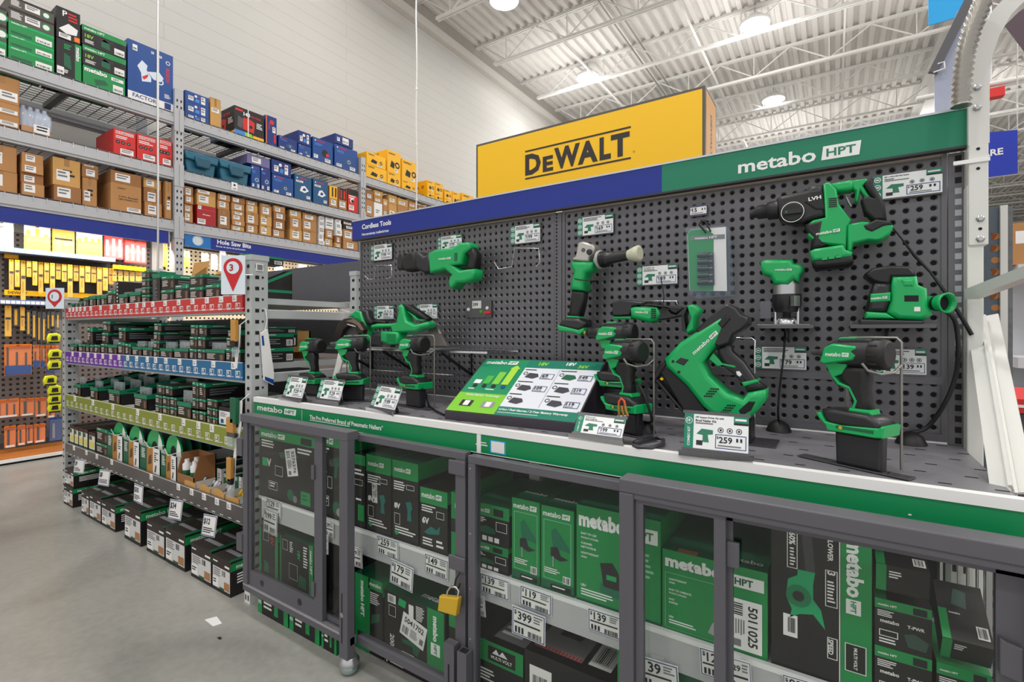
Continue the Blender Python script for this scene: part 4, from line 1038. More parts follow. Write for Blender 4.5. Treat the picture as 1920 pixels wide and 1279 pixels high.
tag(mb.build('clear_pouch', at=((x0 + x1) / 2, YS + 0.1, za)), 'clear pouch of green-carded bits lying beside the red pin sign', 'pouch')
accbox('low dark box directly behind the foot of the red pin sign', P5(1580), P5(1750), Q5(400), None, 'red', 0.12)
flapbox('open cardboard case with wide flap behind the clear-packed trays', P5(590), P5(730), Q5(285), None, 'red', YS + 0.3, 0.16, 0.4)
flapbox('largest open cardboard case with tall raised flap on red shelf', P5(990), P5(1150), Q5(92), None, 'red', YS + 0.36, 0.18, 0.5)
flapbox('open cardboard case behind the two stacked pale boxes', P5(1215), P5(1350), Q5(180), None, 'red', YS + 0.36, 0.18, 0.7)
flapbox('rightmost open cardboard case on red shelf, behind the red pin sign', P5(1400), P5(1530), Q5(165), None, 'red', YS + 0.36, 0.18, 0.7)
# trays at the right end, seen from their side
t = tray('black tray with slanted green side at the right end of the red shelf', 470 - 18, 470 - 3, 541, 'red', y=1.36, depth=0.24, rise=3.0, pouches=4, hang=0.07, content=BRASS)
accbox('small box tucked behind the end tray on the red shelf', 474, 486, 520, None, 'red', 0.06, y=1.64)
accbox('black carton with green band perched on the end tray beside the post', 447, 465, 478, 494, 'red', 0.2, y=1.40)

# ---- blue shelf
front_row = [(60, 135, 935), (146, 216, 935), (222, 258, 940), (262, 300, 940), (304, 362, 940), (370, 436, 930), (440, 536, 940), (541, 610, 915), (613, 672, 930), (682, 782, 960), (786, 890, 965), (895, 957, 990), (962, 1090, 975), (1096, 1250, 975), (1256, 1332, 980), (1337, 1415, 985), (1418, 1614, 985), (1621, 1700, 975), (1704, 1770, 985)]
BR = [1, 5, 7, 11, 14, 15, 17, 18]
for i, (a, b, c) in enumerate(front_row):
    lab = 'small box with green band, %s from left along the front of blue-purple shelf' % ORD[i + 1]
    if i in (0, 2, 6, 9, 10, 12, 13, 16):
        tray('open tray of clear packs, %s from left along front of blue-purple shelf' % ORD[i + 1], P5(a), P5(b), Q5(c), 'blue', pouches=3, hang=0.07, card=False, rise=1.5)
    else:
        accbox(lab, P5(a), P5(b), Q5(c), None, 'blue', 0.28)
second = [(232, 290, 770, 930, 'first'), (390, 466, 710, 816, 'second'), (381, 446, 820, 926, 'third'), (547, 620, 770, 912, 'fourth'), (902, 976, 730, 812, 'fifth'), (897, 966, 817, 902, 'sixth'), (896, 957, 905, 985, 'seventh'), (1267, 1346, 745, 856, 'eighth'), (1351, 1432, 745, 858, 'ninth'), (1258, 1336, 860, 975, 'tenth'), (1339, 1416, 862, 980, 'eleventh'), (1640, 1700, 800, 870, 'twelfth'), (1625, 1700, 872, 970, 'thirteenth'), (1710, 1775, 800, 975, 'fourteenth')]
for a, b, c, d, w in second:
    accbox('green-banded box stacked above the front row, %s from left, blue-purple shelf' % w, P5(a), P5(b), Q5(c), Q5(d), 'blue', 0.3, y=YS + 0.022)
for a, b, c, w, dd in ((470, 500, 712, 'first', 0.3), (830, 880, 715, 'second', 0.25), (1120, 1190, 735, 'third', 0.25), (1500, 1590, 745, 'fourth', 0.25)):
    accbox('long black box with green lid, %s from left at back of blue-purple shelf' % w, P5(a) + 4, P5(b) + 8, Q5(c) + 1, Q5(c) + 14, 'blue', 0.25, y=YS + 0.335)
    xb0 = sx(P5(a) + 4, YS + 0.335); xb1 = sx(P5(b) + 8, YS + 0.335) - 0.003; zt = sz(P5(a) + 4, Q5(c) + 14, YS + 0.335)
    mb = MB(); mb.box((xb0, YS + 0.335, LV['blue'] + 0.001), (xb1, YS + 0.585, zt - 0.0005), CARD)
    tag(mb.build('cardboard_carton', at=((xb0 + xb1) / 2, YS + 0.46, LV['blue'])), 'brown carton under the %s long black box at back of blue-purple shelf' % w, 'carton', 'cartons at the back of the accessory shelf')
for a, b, c, w in ((1042, 1108, 860, 'left'), (1118, 1190, 845, 'middle'), (1196, 1255, 850, 'right')):
    flapbox('small open cardboard sleeve on blue-purple shelf, %s of three' % w, P5(a), P5(b), Q5(c), Q5(972), 'blue', YS + 0.16, 0.1, 0.9) if False else None
for a, b, c, w in ((1452, 1530, 855, 'left'), (1534, 1618, 862, 'right')):
    x0, x1 = sx(P5(a), YS + 0.02), sx(P5(b), YS + 0.02) - 0.003; z0 = sz(P5(a), Q5(978), YS + 0.02); z1 = sz(P5(a), Q5(c), YS + 0.02)
    t = thing('cardboard_sleeve', 'open cardboard sleeve on blue-purple shelf, %s one of the pair' % w, 'cardboard sleeve', ((x0 + x1) / 2, YS + 0.42, z0), 'cardboard sleeves')
    mb = MB()
    yq = YS + 0.3
    mb.box((x0, yq, z0 - 0.03), (x0 + 0.004, yq + 0.2, z1 + 0.03), CARD2); mb.box((x1 - 0.004, yq, z0 - 0.03), (x1, yq + 0.2, z1 + 0.03), CARD2); mb.box((x0, yq + 0.19, LV['blue'] + 0.001), (x1, yq + 0.2, z1 + 0.03), CARD2); mb.box((x0, yq, LV['blue'] + 0.001), (x1, yq + 0.004, z0), CARD2); mb.build('sleeve', t)
    mb = MB(); mb.prism([(x0 + 0.006, z0 - 0.02), (x1 - 0.006, z0 - 0.02), (x1 - 0.01, z1), (x0 + 0.02, z1 - 0.01)], 0.05, PVC, (0, yq + 0.08, 0), (1, 0, 0), (0, 0, 1), (0, -1, 0)); mb.build('pouch', t)
# boxes at the end, seen from the aisle side of the counter
def endprint(F, G, T):
    acc_print(F, G, T); 
for i, (za, zb, dy) in enumerate(((1.081, 1.155, 0.0), (1.158, 1.228, 0.0), (1.231, 1.262, 0.012))):
    mb = MB(); x0, x1 = -2.52, -2.375; y0 = 1.37 + dy; y1 = y0 + 0.16
    mb.box((x0, y0, za), (x1, y1, zb), CARB); F = front(mb, x0, x1, y0, za, zb); G = sideX(mb, x1, y0, y1, za, zb); acc_print(F, G, None)
    tag(mb.build('accessory_box', at=(-2.45, y0, za)), 'black box with barcode end, %s up of the three behind the shelf post' % ORD[i + 1], 'box', 'boxes behind the shelf post')

# ---- olive shelf
n = 0
for a, b, c, lab, h in ((95, 146, 180, 'leftmost', 0.1), (226, 292, 205, 'second', 0.08), (382, 482, 225, 'third', 0.1), (602, 715, 262, 'fourth', 0.08)):
    tray('black slant-sided tray of clear hanging packs on the olive shelf, %s of four' % lab, P4(a), P4(b), Q4(c), 'olive', pouches=4, hang=h, rise=1.7, depth=0.4)
for r, (zt, zb) in enumerate(((190, 270), (276, 356), (358, None))):
    for q, (a, b) in enumerate(((783, 842), (846, 908), (911, 968))):
        if r == 0 and q == 2: continue
        off = q * 11 * 0
        accbox('tiny green-topped box in the block on olive shelf, %s row, %s from left' % (('top', 'middle', 'bottom')[r], ORD[q + 1]), P4(a + (24 if r == 0 else 0)), P4(b + (24 if r == 0 else 0)), Q4(zt) + (2 if q == 1 else 4 if q == 2 else 0), (Q4(zb) + (2 if q == 1 else 4 if q == 2 else 0)) if zb else None, 'olive', 0.3, rich=False)
tray('brown-black open tray with clear packs at mid right of the olive shelf', P4(972), P4(1095), Q4(328), 'olive', pouches=2, hang=0.12, rise=1.2, depth=0.2)
for q, (a, b) in enumerate(((1100, 1156), (1159, 1216))):
    for r, (zt, zb) in enumerate(((163, 285), (300, 390), (405, None))):
        d = 2 * q
        accbox('green-topped box right of the open tray, %s layer, %s column, olive shelf' % (('top', 'middle', 'bottom')[r], ('left', 'right')[q]), P4(a), P4(b), Q4(zt) + d, (Q4(zb if r == 1 else zb) + d + (0 if r else 3)) if zb else None, 'olive', 0.34 if r == 0 else 0.3)
for q, (a, b) in enumerate(((1226, 1270), (1273, 1318))):
    for r, (zt, zb) in enumerate(((383, 455), (457, None))):
        accbox('small dark box near right end of olive shelf, %s layer, %s column' % (('upper', 'lower')[r], ('left', 'right')[q]), P4(a), P4(b), Q4(zt) + 2 * q, Q4(zb) + 2 * q if zb else None, 'olive', 0.2, rich=False)
accbox('long black box with green band on the four small dark boxes, olive shelf', P4(1226), P4(1316), Q4(308), Q4(379), 'olive', 0.34, y=YS + 0.022)
accbox('white and black box at the right end of the olive shelf', P4(1328), P4(1430), Q4(378), None, 'olive', 0.25, m=WHT, pr_print=lambda F, G, T: (F.rect(0, 0.82, 1, 1, CARB), F.rect(0, 0, 1, 0.14, GREEN_D), F.lines(0.1, 0.5, 0.7, 0.75, 4, GINK), F.rect(0.15, 0.2, 0.4, 0.4, BLU)))

# ---- grey shelf
def saw_label(F, G, T):
    F.rect(0, 0.86, 1, 1, M('box_maroon', '4a2420', 0.5)); F.rect(0.06, 0.12, 0.94, 0.82, M('label_cream', 'e6e2d2')); F.rect(0.1, 0.6, 0.5, 0.8, GREEN_D, 2); F.rect(0.15, 0.2, 0.85, 0.5, M('print_soft_yellow', 'e3d36a'), 2); F.rect(0, 0, 1, 0.1, GREEN_D)
for i, (a, b, c) in enumerate(((50, 88, 530), (90, 126, 545), (128, 165, 556), (167, 205, 568), (212, 270, 590))):
    accbox('slim cream and yellow labelled box, %s from left end of the grey shelf' % ORD[i + 1], P4(a), P4(b), Q4(c), None, 'grey', 0.3, pr_print=saw_label)
accbox('lower maroon and green box beside the saw disc packs, grey shelf', P4(276), P4(376), Q4(678), None, 'grey', 0.28)
accbox('upper maroon and green box beside the saw disc packs, grey shelf', P4(280), P4(378), Q4(552), Q4(674), 'grey', 0.28)
for i, (a, b, c, d) in enumerate(((372, 503, 500, 600), (508, 646, 530, 650), (652, 824, 558, 700), (830, 964, 610, 770))):
    y = YS + 0.02; x0, x1 = sx(P4(a), y), sx(P4(b), y) - 0.004; zc = sz(P4(a), Q4(d), y); zt = sz(P4(a), Q4(c), y); z0 = LV['grey'] + 0.001
    t = thing('saw_disc_carton', 'green and amber carton of round green saw disc packs, %s from left on grey shelf' % ORD[i + 1], 'display carton', ((x0 + x1) / 2, y + 0.15, z0), 'saw disc cartons')
    mb = MB(); mb.box((x0, y, z0), (x1, y + 0.34, z0 + 0.004), CARD); mb.box((x0, y, z0), (x0 + 0.004, y + 0.34, zc), WHT); mb.box((x1 - 0.004, y, z0), (x1, y + 0.34, zc), WHT); mb.box((x0, y + 0.336, z0), (x1, y + 0.34, zc), WHT); mb.box((x0, y, z0), (x1, y + 0.005, zc), WHT)
    F = front(mb, x0, x1, y, z0, zc); F.rect(0, 0, 0.36, 1, GREEN_D); F.lines(0.08, 0.5, 0.3, 0.9, 6, WHT, 2); F.rect(0.36, 0, 0.66, 1, M('print_amber', 'b87c30')); F.poly([(0.42, 0.3), (0.6, 0.4), (0.58, 0.75), (0.46, 0.65)], M('print_amber_dark', '5e3d1d'), 2); F.lines(0.72, 0.45, 0.92, 0.85, 5, INK, 1, 0.7); F.poly([(0.74, 0.1), (0.8, 0.1), (0.84, 0.34), (0.78, 0.38)], DSTEEL, 2)
    mb.build('carton_body', t)
    R_ = min((x1 - x0) * 0.5, 0.11)
    for q in range(6):
        mb = MB(); yy = y + 0.03 + q * 0.05; cx = (x0 + x1) / 2; cz = zt - R_
        ring = [(cx + R_ * cos(2 * pi * k / 24), cz + R_ * sin(2 * pi * k / 24)) for k in range(24)]
        mb.prism(ring, 0.008, GREEN_D if q else GREEN, (0, yy, 0), (1, 0, 0), (0, 0, 1), (0, -1, 0))
        if q == 0:
            mb.add([(cx + R_ * 0.36 * cos(2 * pi * k / 16), yy - 0.0048, cz + R_ * 0.36 * sin(2 * pi * k / 16)) for k in range(16)], [tuple(range(16))], DARK)
            mb.add([(cx + R_ * 0.98 * cos(a_), yy - 0.005, cz + R_ * 0.98 * sin(a_)) for a_ in [pi * 0.32 - pi * 0.62 * k / 8 for k in range(9)]] + [(cx + 0.35 * R_, yy - 0.005, cz - R_ * 0.5), (cx + 0.45 * R_, yy - 0.005, cz + R_ * 0.4)], [tuple(range(11))], WHT)
        mb.build('disc_pack', t)
    mb = MB(); mb.tube([(x0 - 0.001, y + 0.02, zc + 0.02), ((x0 + x1) / 2, y - 0.002, zc - 0.004), (x1 + 0.001, y + 0.02, zc + 0.024)], 0.0022, WHT, 5); mb.build('tie_string', t)
# bottle case
y = YS + 0.02; x0, x1 = sx(P4(966), y), sx(P4(1110), y); z0 = LV['grey'] + 0.001; z1 = sz(P4(966), Q4(775), y)
t = thing('bottle_case', 'brown cardboard case of white and green glue bottles, grey shelf', 'display case', ((x0 + x1) / 2, y + 0.15, z0))
mb = MB(); zl = z0 + (z1 - z0) * 0.35
mb.box((x0, y, z0), (x1, y + 0.004, zl), CARD3)
for x in (x0, x1 - 0.004): mb.prism([(y, z0), (y + 0.115, z0), (y + 0.115, z1), (y + 0.03, z1), (y, zl)], 0.004, CARD3, (x, 0, 0), (0, 1, 0), (0, 0, 1), (1, 0, 0), w0=0)
mb.box((x0, y + 0.111, z0), (x1, y + 0.115, z1), CARD3); mb.box((x0, y, z0), (x1, y + 0.115, z0 + 0.004), CARD3); mb.build('case_body', t)
for q in range(4):
    bx = x0 + (x1 - x0) * (0.27 if q % 2 == 0 else 0.73); by = y + 0.03 + (q // 2) * 0.048; hb = (z1 - z0) * 0.78
    mb = MB(); r_ = min(0.022, (x1 - x0) * 0.2); mb.lathe((bx, by, z0 + 0.005), (0, 0, 1), [(r_, 0), (r_, hb * 0.3)], WHT, 12); mb.lathe((bx, by, z0 + 0.005 + hb * 0.3), (0, 0, 1), [(r_, 0), (r_ * 1.01, hb * 0.25)], GREEN_D, 12); mb.lathe((bx, by, z0 + 0.005 + hb * 0.55), (0, 0, 1), [(r_, 0), (r_, hb * 0.25), (r_ * 0.55, hb * 0.32), (r_ * 0.55, hb * 0.45)], WHT, 12); mb.build('bottle', t)
def gw(F, G, T):
    F.rect(0.62, 0, 1, 1, WHT); F.lines(0.06, 0.6, 0.5, 0.9, 3, WHT, 2); F.lines(0.7, 0.3, 0.95, 0.7, 3, GINK, 2); G.rect(0, 0, 1, 1, WHT); G.lines(0.1, 0.3, 0.8, 0.7, 2, GINK, 2); T.rect(0, 0, 0.6, 1, GREEN_D)
for i, (a, b, c) in enumerate(((1130, 1222, 852), (1256, 1350, 885), (1366, 1440, 935), (1464, 1522, 965))):
    y = YS + 0.14; accbox('green and white box in a brown tray, %s from left at end of grey shelf' % ORD[i + 1], P4(a), P4(b), Q4(c), None, 'grey', 0.24, y=y, m=GREEN_D, pr_print=gw)
for i, (a, b, c) in enumerate(((1035, 1130, 1000), (1160, 1255, 1030), (1275, 1375, 1065), (1390, 1500, 1130))):
    y = YS + 0.02; x0, x1 = sx(P4(a), y), sx(P4(b), y); z0 = LV['grey'] + 0.001; z1 = sz(P4(a), Q4(c), y)
    t = thing('parts_tray', 'low brown tray of loose hardware, %s from left on grey shelf front' % ORD[i + 1], 'parts tray', ((x0 + x1) / 2, y + 0.05, z0), 'hardware trays')
    mb = MB(); mb.prism([(x0, z0), (x1, z0), (x1, z0 + 0.03), (x0 + (x1 - x0) * 0.6, z1), (x0 + (x1 - x0) * 0.2, z1), (x0, z0 + 0.03)], 0.004, CARD2, (0, y, 0), (1, 0, 0), (0, 0, 1), (0, -1, 0)); mb.box((x0, y, z0), (x1, y + 0.1, z0 + 0.003), CARD2); mb.box((x1 - 0.003, y, z0), (x1, y + 0.1, z0 + 0.04), STEELW); mb.build('tray_body', t)
    for q in range(3):
        mb = MB(); mb.lathe((x0 + (x1 - x0) * (0.25 + 0.25 * q), y + 0.05, z0 + 0.004), (0.3, 0.2, 1), [(0.012, 0), (0.014, 0.03), (0.006, 0.05)], BRASS if i == 3 else (WHT if q % 2 else STEEL), 8); mb.build('fitting', t)

# ---- big boxes on the floor under the grey strip
YF = 1.19
def big_print(F, G, T):
    F.rect(0, 0, 1, 0.1, CARB); F.rect(0.03, 0.1, 0.97, 0.7, M('label_grey_white', 'd3d1cf')); F.lines(0.08, 0.42, 0.5, 0.66, 4, GINK, 2); F.rect(0.66, 0.13, 0.94, 0.36, M('print_wood', 'a8764a'), 2); F.bars(0.55, 0.5, 0.72, 0.66, 7, INK); F.rect(0.03, 0.12, 0.34, 0.4, PAPER, 2); F.lines(0.07, 0.2, 0.3, 0.34, 2, INK, 3)
    F.rect(0.4, 0.1, 0.66, 0.16, GREEN_D, 2); F.lines(0.05, 0.8, 0.35, 0.88, 1, PAPER, 2); F.rect(0.7, 0.78, 0.95, 0.84, PAPER, 2)
    G.rect(0, 0.72, 1, 0.94, GREEN_B); G.text('metabo HPT', 0.05, 0.77, 0.5, 0.89, WHT); G.lines(0.06, 0.3, 0.6, 0.62, 4, PAPER, 2, 0.5)
    for q in range(5): T.rect(0.12, 0.1 + q * 0.18, 0.85 - 0.1 * (q % 2), 0.15 + q * 0.18, GINK)
    T.rect(0.88, 0, 1, 1, GREEN_D)
P3 = lambda a: 100 + a / 3.05
Q3 = lambda b: 860 + b / 3.05
TOPB = M('box_top_dark', '2e2926', 0.5)
for i, (a, b, c, d, w) in enumerate(((60, 113, 145, None, 'lower of the far left stacked pair'), (66, 118, 52, 145, 'upper of the far left stacked pair'), (162, 206, 178, None, 'first right of the stacked pair'), (208, 275, 196, None, 'second right of the stacked pair'),
        (277, 357, 236, None, 'third right of the stacked pair'), (408, 503, 262, None, 'fourth right of the stacked pair'), (535, 640, 346, None, 'fifth right of the stacked pair'), (642, 757, 388, None, 'sixth right of the stacked pair'), (788, 908, 478, None, 'next to last before the cabinet'), (910, 1062, 545, None, 'nearest the glass cabinet'))):
    y = YF if i != 1 else YF + 0.004
    x0, x1 = sx(P3(a), y), min(-2.342, sx(P3(b), y) - 0.006)
    z0 = 0.001 if d is None else None
    zt = sz(P3(a), Q3(c), y)
    if d is not None: z0 = sz(P3(60), Q3(145), YF) + 0.001
    mb = MB(); mb.box((x0, y, z0), (x1, y + 0.5, zt), CARB, {'+z': TOPB, '-y': BROWNB}); big_print(front(mb, x0, x1, y, z0, zt), sideX(mb, x1, y, y + 0.5, z0, zt), topZ(mb, x0, x1, y, y + 0.5, zt))
    tag(mb.build('nail_carton', at=((x0 + x1) / 2, y + 0.25, z0)), 'black labelled nail carton on the floor, ' + w, 'carton', 'nail cartons on the floor under the shelf')
for i, (a, b, c, d) in enumerate(((115, 185, 15, 80), (255, 330, 75, 150), (458, 520, 150, 240), (655, 745, 245, 340), (845, 940, 330, 435))):
    y = 1.17; p0 = onY(P3(a), Q3(d), y); p1 = onY(P3(b), Q3(c), y); w = p1.x - p0.x; h = p1.z - p0.z
    tl = 0.0 if i == 2 else 0.3
    u = Vector((cos(tl) , 0, sin(tl) * 0.35)).normalized(); v = Vector((sin(tl) * 0.5, 0.05, cos(tl))).normalized()
    mb = MB(); o0 = Vector((p0.x, y, p0.z)); w *= 0.82; h *= 0.86
    mb.prism([(0, 0), (w, 0), (w, h), (0, h)], 0.002, PAPER, o0, u, v, u.cross(v)); F = Face(mb, o0 + u.cross(v) * 0.0012, u, v, w, h); F.frame(0.02, 0.02, 0.98, 0.98, 0.004, NAVY2); F.text(('$9', '$8', '$35', '$34', '$12')[i], 0.1, 0.5, 0.55, 0.85, INK); F.lines(0.1, 0.12, 0.9, 0.4, 3, INK, 1, 0.5)
    zt = o0.z + h
    mb.bar(o0 + u * (w / 2) + v * h, (o0.x + w / 2, YS + 0.002, 0.318), 0.02, 0.002, CLEAR)
    tag(mb.build('price_card', at=tuple(o0)), 'white price card hanging below grey strip, %s from left' % ORD[i + 1], 'price card', 'price cards below the grey strip')
# dark ball under the strip at the far end
p = onY(132, 865, 1.26); mb = MB(); mb.ell((p.x, 1.32, p.z), (0.03, 0.03, 0.03), DSTEEL); mb.tube([(p.x, 1.32, p.z), (p.x - 0.09, 1.32, p.z)], 0.008, DSTEEL, 6); tag(mb.build('ball_catch', at=(p.x, 1.32, p.z)), 'small dark steel ball fixed at the shelf end below the grey strip', 'ball catch')
# pin signs
for num, pl, pr, pt, pb, y, ten in (('1', 86, 120, 540, 579, 1.235, 'far'), ('3', 415, 460, 479, 552, 1.235, 'near')):
    e = onY(pr, (pt + pb) / 2, y); dd = (e - Vector((0, 0, CAMH))).dot(_fw)
    w = (pr - pl) * dd / FPX; h = (pb - pt) * dd / FPX; o0 = e - _rt * w - Vector((0, 0, h / 2))
    t = thing('aisle_marker', 'white sign with red map pin numbered %s on the %s shelf post' % ('one' if num == '1' else 'three', ten), 'sign', tuple(o0))
    mb = MB(); mb.prism([(0, 0), (w, 0), (w, h), (0, h)], 0.004, M('sign_pale_blue', 'd7e2ea', 0.4), o0, _rt, (0, 0, 1), -_fw); F = Face(mb, o0 - _fw * 0.0022, _rt, (0, 0, 1), w, h)
    r_ = 0.4 * w / h
    cxu, cyv = 0.5, 0.93 - r_
    F.disc(cxu, cyv, r_, M('pin_red', 'c4161c', 0.45), 1, 24); k_ = h / w
    F.poly([(cxu - r_ * k_ * 0.93, cyv - r_ * 0.36), (cxu, 0.07), (cxu + r_ * k_ * 0.93, cyv - r_ * 0.36)], M('pin_red', ''), 2); F.disc(cxu, cyv, r_ * 0.66, M('sign_pale_blue', ''), 4, 24); F.text(num, cxu - 0.14, cyv - 0.09, cxu + 0.14, cyv + 0.09, INK if num == '1' else REDD, 5, 0.03)
    mb.build('sign_plate', t)
    mb = MB(); mb.tube([tuple(e), (e.x + 0.03, 1.254, e.z)], 0.003, WHT, 5); mb.build('clip', t)
# clip strips of small packs at the right end
def clipstrip(lab, pts, packs):
    y = 1.215
    P = [onY(a, b, y) for a, b in pts]
    t = thing('clip_strip', lab, 'clip strip', tuple(P[-1]))
    mb = MB()
    for a, b in zip(P, P[1:]): mb.bar(a, b, 0.022, 0.003, WHT, (0, 1, 0))
    mb.tube([P[0], (P[0].x, YS - 0.001, P[0].z + 0.03)], 0.002, WHT, 5)
    mb.build('strip', t)
    for (a, b, w, h, m) in packs:
        q = onY(a, b, y - 0.012); mb = MB()
        mb.prism([(q.x - w / 2, q.z - h / 2), (q.x + w / 2, q.z - h / 2), (q.x + w / 2 * 1.1, q.z + h / 2), (q.x - w / 2, q.z + h / 2)], 0.018, m, (0, y - 0.014, 0), (1, 0, 0), (0, 0, 1), (0, -1, 0), r=0.004)
        mb.build('small_pack', t)
AMB = M('amber_pack', 'c08a3a', 0.2)
clipstrip('white clip strip with green card and amber bit packs at right end of olive shelf', [(452, 752), (450, 800), (441, 850), (437, 900)], [(440, 770, 0.05, 0.12, GREEN_D), (434, 797, 0.06, 0.07, AMB), (436, 815, 0.07, 0.02, DSTEEL), (434, 828, 0.05, 0.05, PVC)])
clipstrip('white clip strip of amber and dark packs near right end of blue shelf', [(449, 610), (447, 640), (442, 690)], [(440, 620, 0.04, 0.1, AMB), (440, 645, 0.035, 0.04, CARB), (441, 660, 0.025, 0.05, PVC)])
clipstrip('short clip strip of one amber pack hanging over the grey shelf end', [(440, 858), (437, 920)], [(432, 880, 0.04, 0.11, AMB), (433, 902, 0.03, 0.03, CARB), (433, 920, 0.035, 0.06, PVC)])
# leaflet hung on the end of the shelf
x = -2.262
mb = MB(); a, b = onX(488, 630, x), onX(506, 620, x); c_, d_ = onX(497, 716, x), onX(514, 722, x)
q = [onX(490, 625, x), onX(502, 617, x), onX(514, 700, x), onX(513, 722, x), onX(496, 713, x)]
mb.add([tuple(v) for v in q] + [(v.x - 0.012, v.y, v.z) for v in q], [(0, 1, 2, 3, 4), (9, 8, 7, 6, 5)] + [(i, 5 + i, 5 + (i + 1) % 5, (i + 1) % 5) for i in range(5)], WHT)
q2 = [onX(496.5, 706, x + 0.0007), onX(513.5, 712, x + 0.0007), onX(513, 721, x + 0.0007), onX(497, 712.5, x + 0.0007)]
mb.add([tuple(v) for v in q2], [(0, 1, 2, 3)], BLU)
q3 = [onX(490.5, 630, x + 0.0007), onX(494, 629, x + 0.0007), onX(496, 648, x + 0.0007), onX(492, 648, x + 0.0007)]
mb.add([tuple(v) for v in q3], [(0, 1, 2, 3)], BLU)
top = onX(498, 580, x - 0.01); mb.tube([onX(496, 622, x - 0.006), onX(501, 600, x - 0.006), top, (-2.29, top.y, top.z + 0.005)], 0.002, WHT, 5)
tag(mb.build('leaflet', at=tuple(a)), 'white and blue leaflet hung from the side rail beside the shelf post', 'leaflet')
# ================================================================ tool display counter and pegboard
YC, YP = 1.255, 1.775
XL, XRT = -2.258, 0.287
ZT = 0.93
counter = thing('display_counter', 'tool display counter with grey slotted top and green front band', 'counter', (-0.98, 1.5, 0))
mb = MB(); mb.box((XL, YC + 0.02, ZT - 0.02), (XRT, 1.79, ZT), TOPM); F = topZ(mb, XL, XRT, YC + 0.02, 1.79, ZT)
nx, ny = 30, 6
for i in range(nx):
    for j in range(ny):
        u = (i + 0.5 + (0.0 if j % 2 else 0.35)) / nx; v = (j + 0.5) / ny
        F.rect(u - 0.0042, v - 0.006, u + 0.0042, v + 0.006, DARK)
mb.build('countertop', counter)
mb = MB(); mb.box((XL, YC - 0.004, ZT - 0.018), (0.31, YC + 0.0195, ZT + 0.004), WHT); mb.build('front_edge', counter)
xs = -0.948
for a, b in ((XL, xs - 0.008), (xs + 0.008, 0.315)):
    mb = MB(); mb.box((a, YC, 0.85), (b, YC + 0.008, ZT - 0.0185), FASCIA); F = front(mb, a, b, YC, 0.85, ZT - 0.0185); F.rect(0, 0, 1, 0.04, WHT)
    if a == XL:
        w = b - a; fx = lambda px: (onY(px, 800, YC).x - a) / w
        logo(F, fx(483), 0.42, fx(556), 0.85, WHT, FASCIA)
        F.text('The Pro Preferred Brand of Pneumatic Nailers*', fx(581), 0.36, fx(757), 0.66, WHT, bold=0.03); F.rect(fx(566), 0.2, fx(566.6), 0.9, WHT); F.lines(fx(581), 0.22, fx(690), 0.32, 1, WHT)
    else:
        w = b - a; fx = lambda px: (onY(px, 820, YC).x - a) / w
        F.rect(fx(895), 0.55, fx(912), 0.6, WHT); F.rect(fx(892), 0.42, fx(914), 0.48, WHT); F.frame(fx(919), 0.12, fx(949), 0.78, 0.003, CYAN); F.rect(fx(921), 0.16, fx(946), 0.73, PAPER)
        F.rect(fx(1703), 0.36, fx(1709), 0.41, WHT)
    mb.build('fascia', counter)
mb = MB(); mb.box((xs - 0.008, YC - 0.002, 0.85), (xs + 0.008, YC + 0.006, ZT - 0.018), WHT); mb.build('fascia_joint', counter)
mb = MB(); mb.box((XL, YC + 0.02, 0.458), (XRT, 1.76, 0.47), STEELG); mb.build('inner_shelf', counter)
mb = MB(); mb.box((XL + 0.05, YC + 0.007, 0.382), (XRT, YC + 0.019, 0.475), M('shelf_edge_grey', 'b9b9bb', 0.4)); F = front(mb, XL + 0.05, XRT, YC + 0.007, 0.382, 0.475); F.rect(0, 0.86, 1, 1, WHT); mb.build('shelf_edge', counter)
for x, y in ((XL, YC - 0.045), (-0.97, 1.6), (XRT - 0.05, 1.6)):
    mb = MB(); mb.box((x, y, 0), (x + 0.045, y + 0.042, 0.849 if y > 1.3 else 0.1), STEELW); F = front(mb, x, x + 0.045, y, 0, 0.85)
    for i in range(16 if y > 1.3 else 2):
        F.rect(0.15, (i + 0.25) / 16, 0.35, (i + 0.7) / 16, DARK); F.rect(0.6, (i + 0.25) / 16, 0.8, (i + 0.7) / 16, DARK)
    mb.build('leg', counter)
for x in (XL, XRT - 0.05):
    mb = MB(); mb.box((x, 1.72, 0), (x + 0.045, 1.765, 0.905), STEELW); mb.build('leg', counter)
mb = MB(); mb.box((XL, 1.77, 0.0), (XRT, 1.79, 0.905), M('cabinet_back', '3d3c40', 0.6)); mb.build('back_panel', counter)

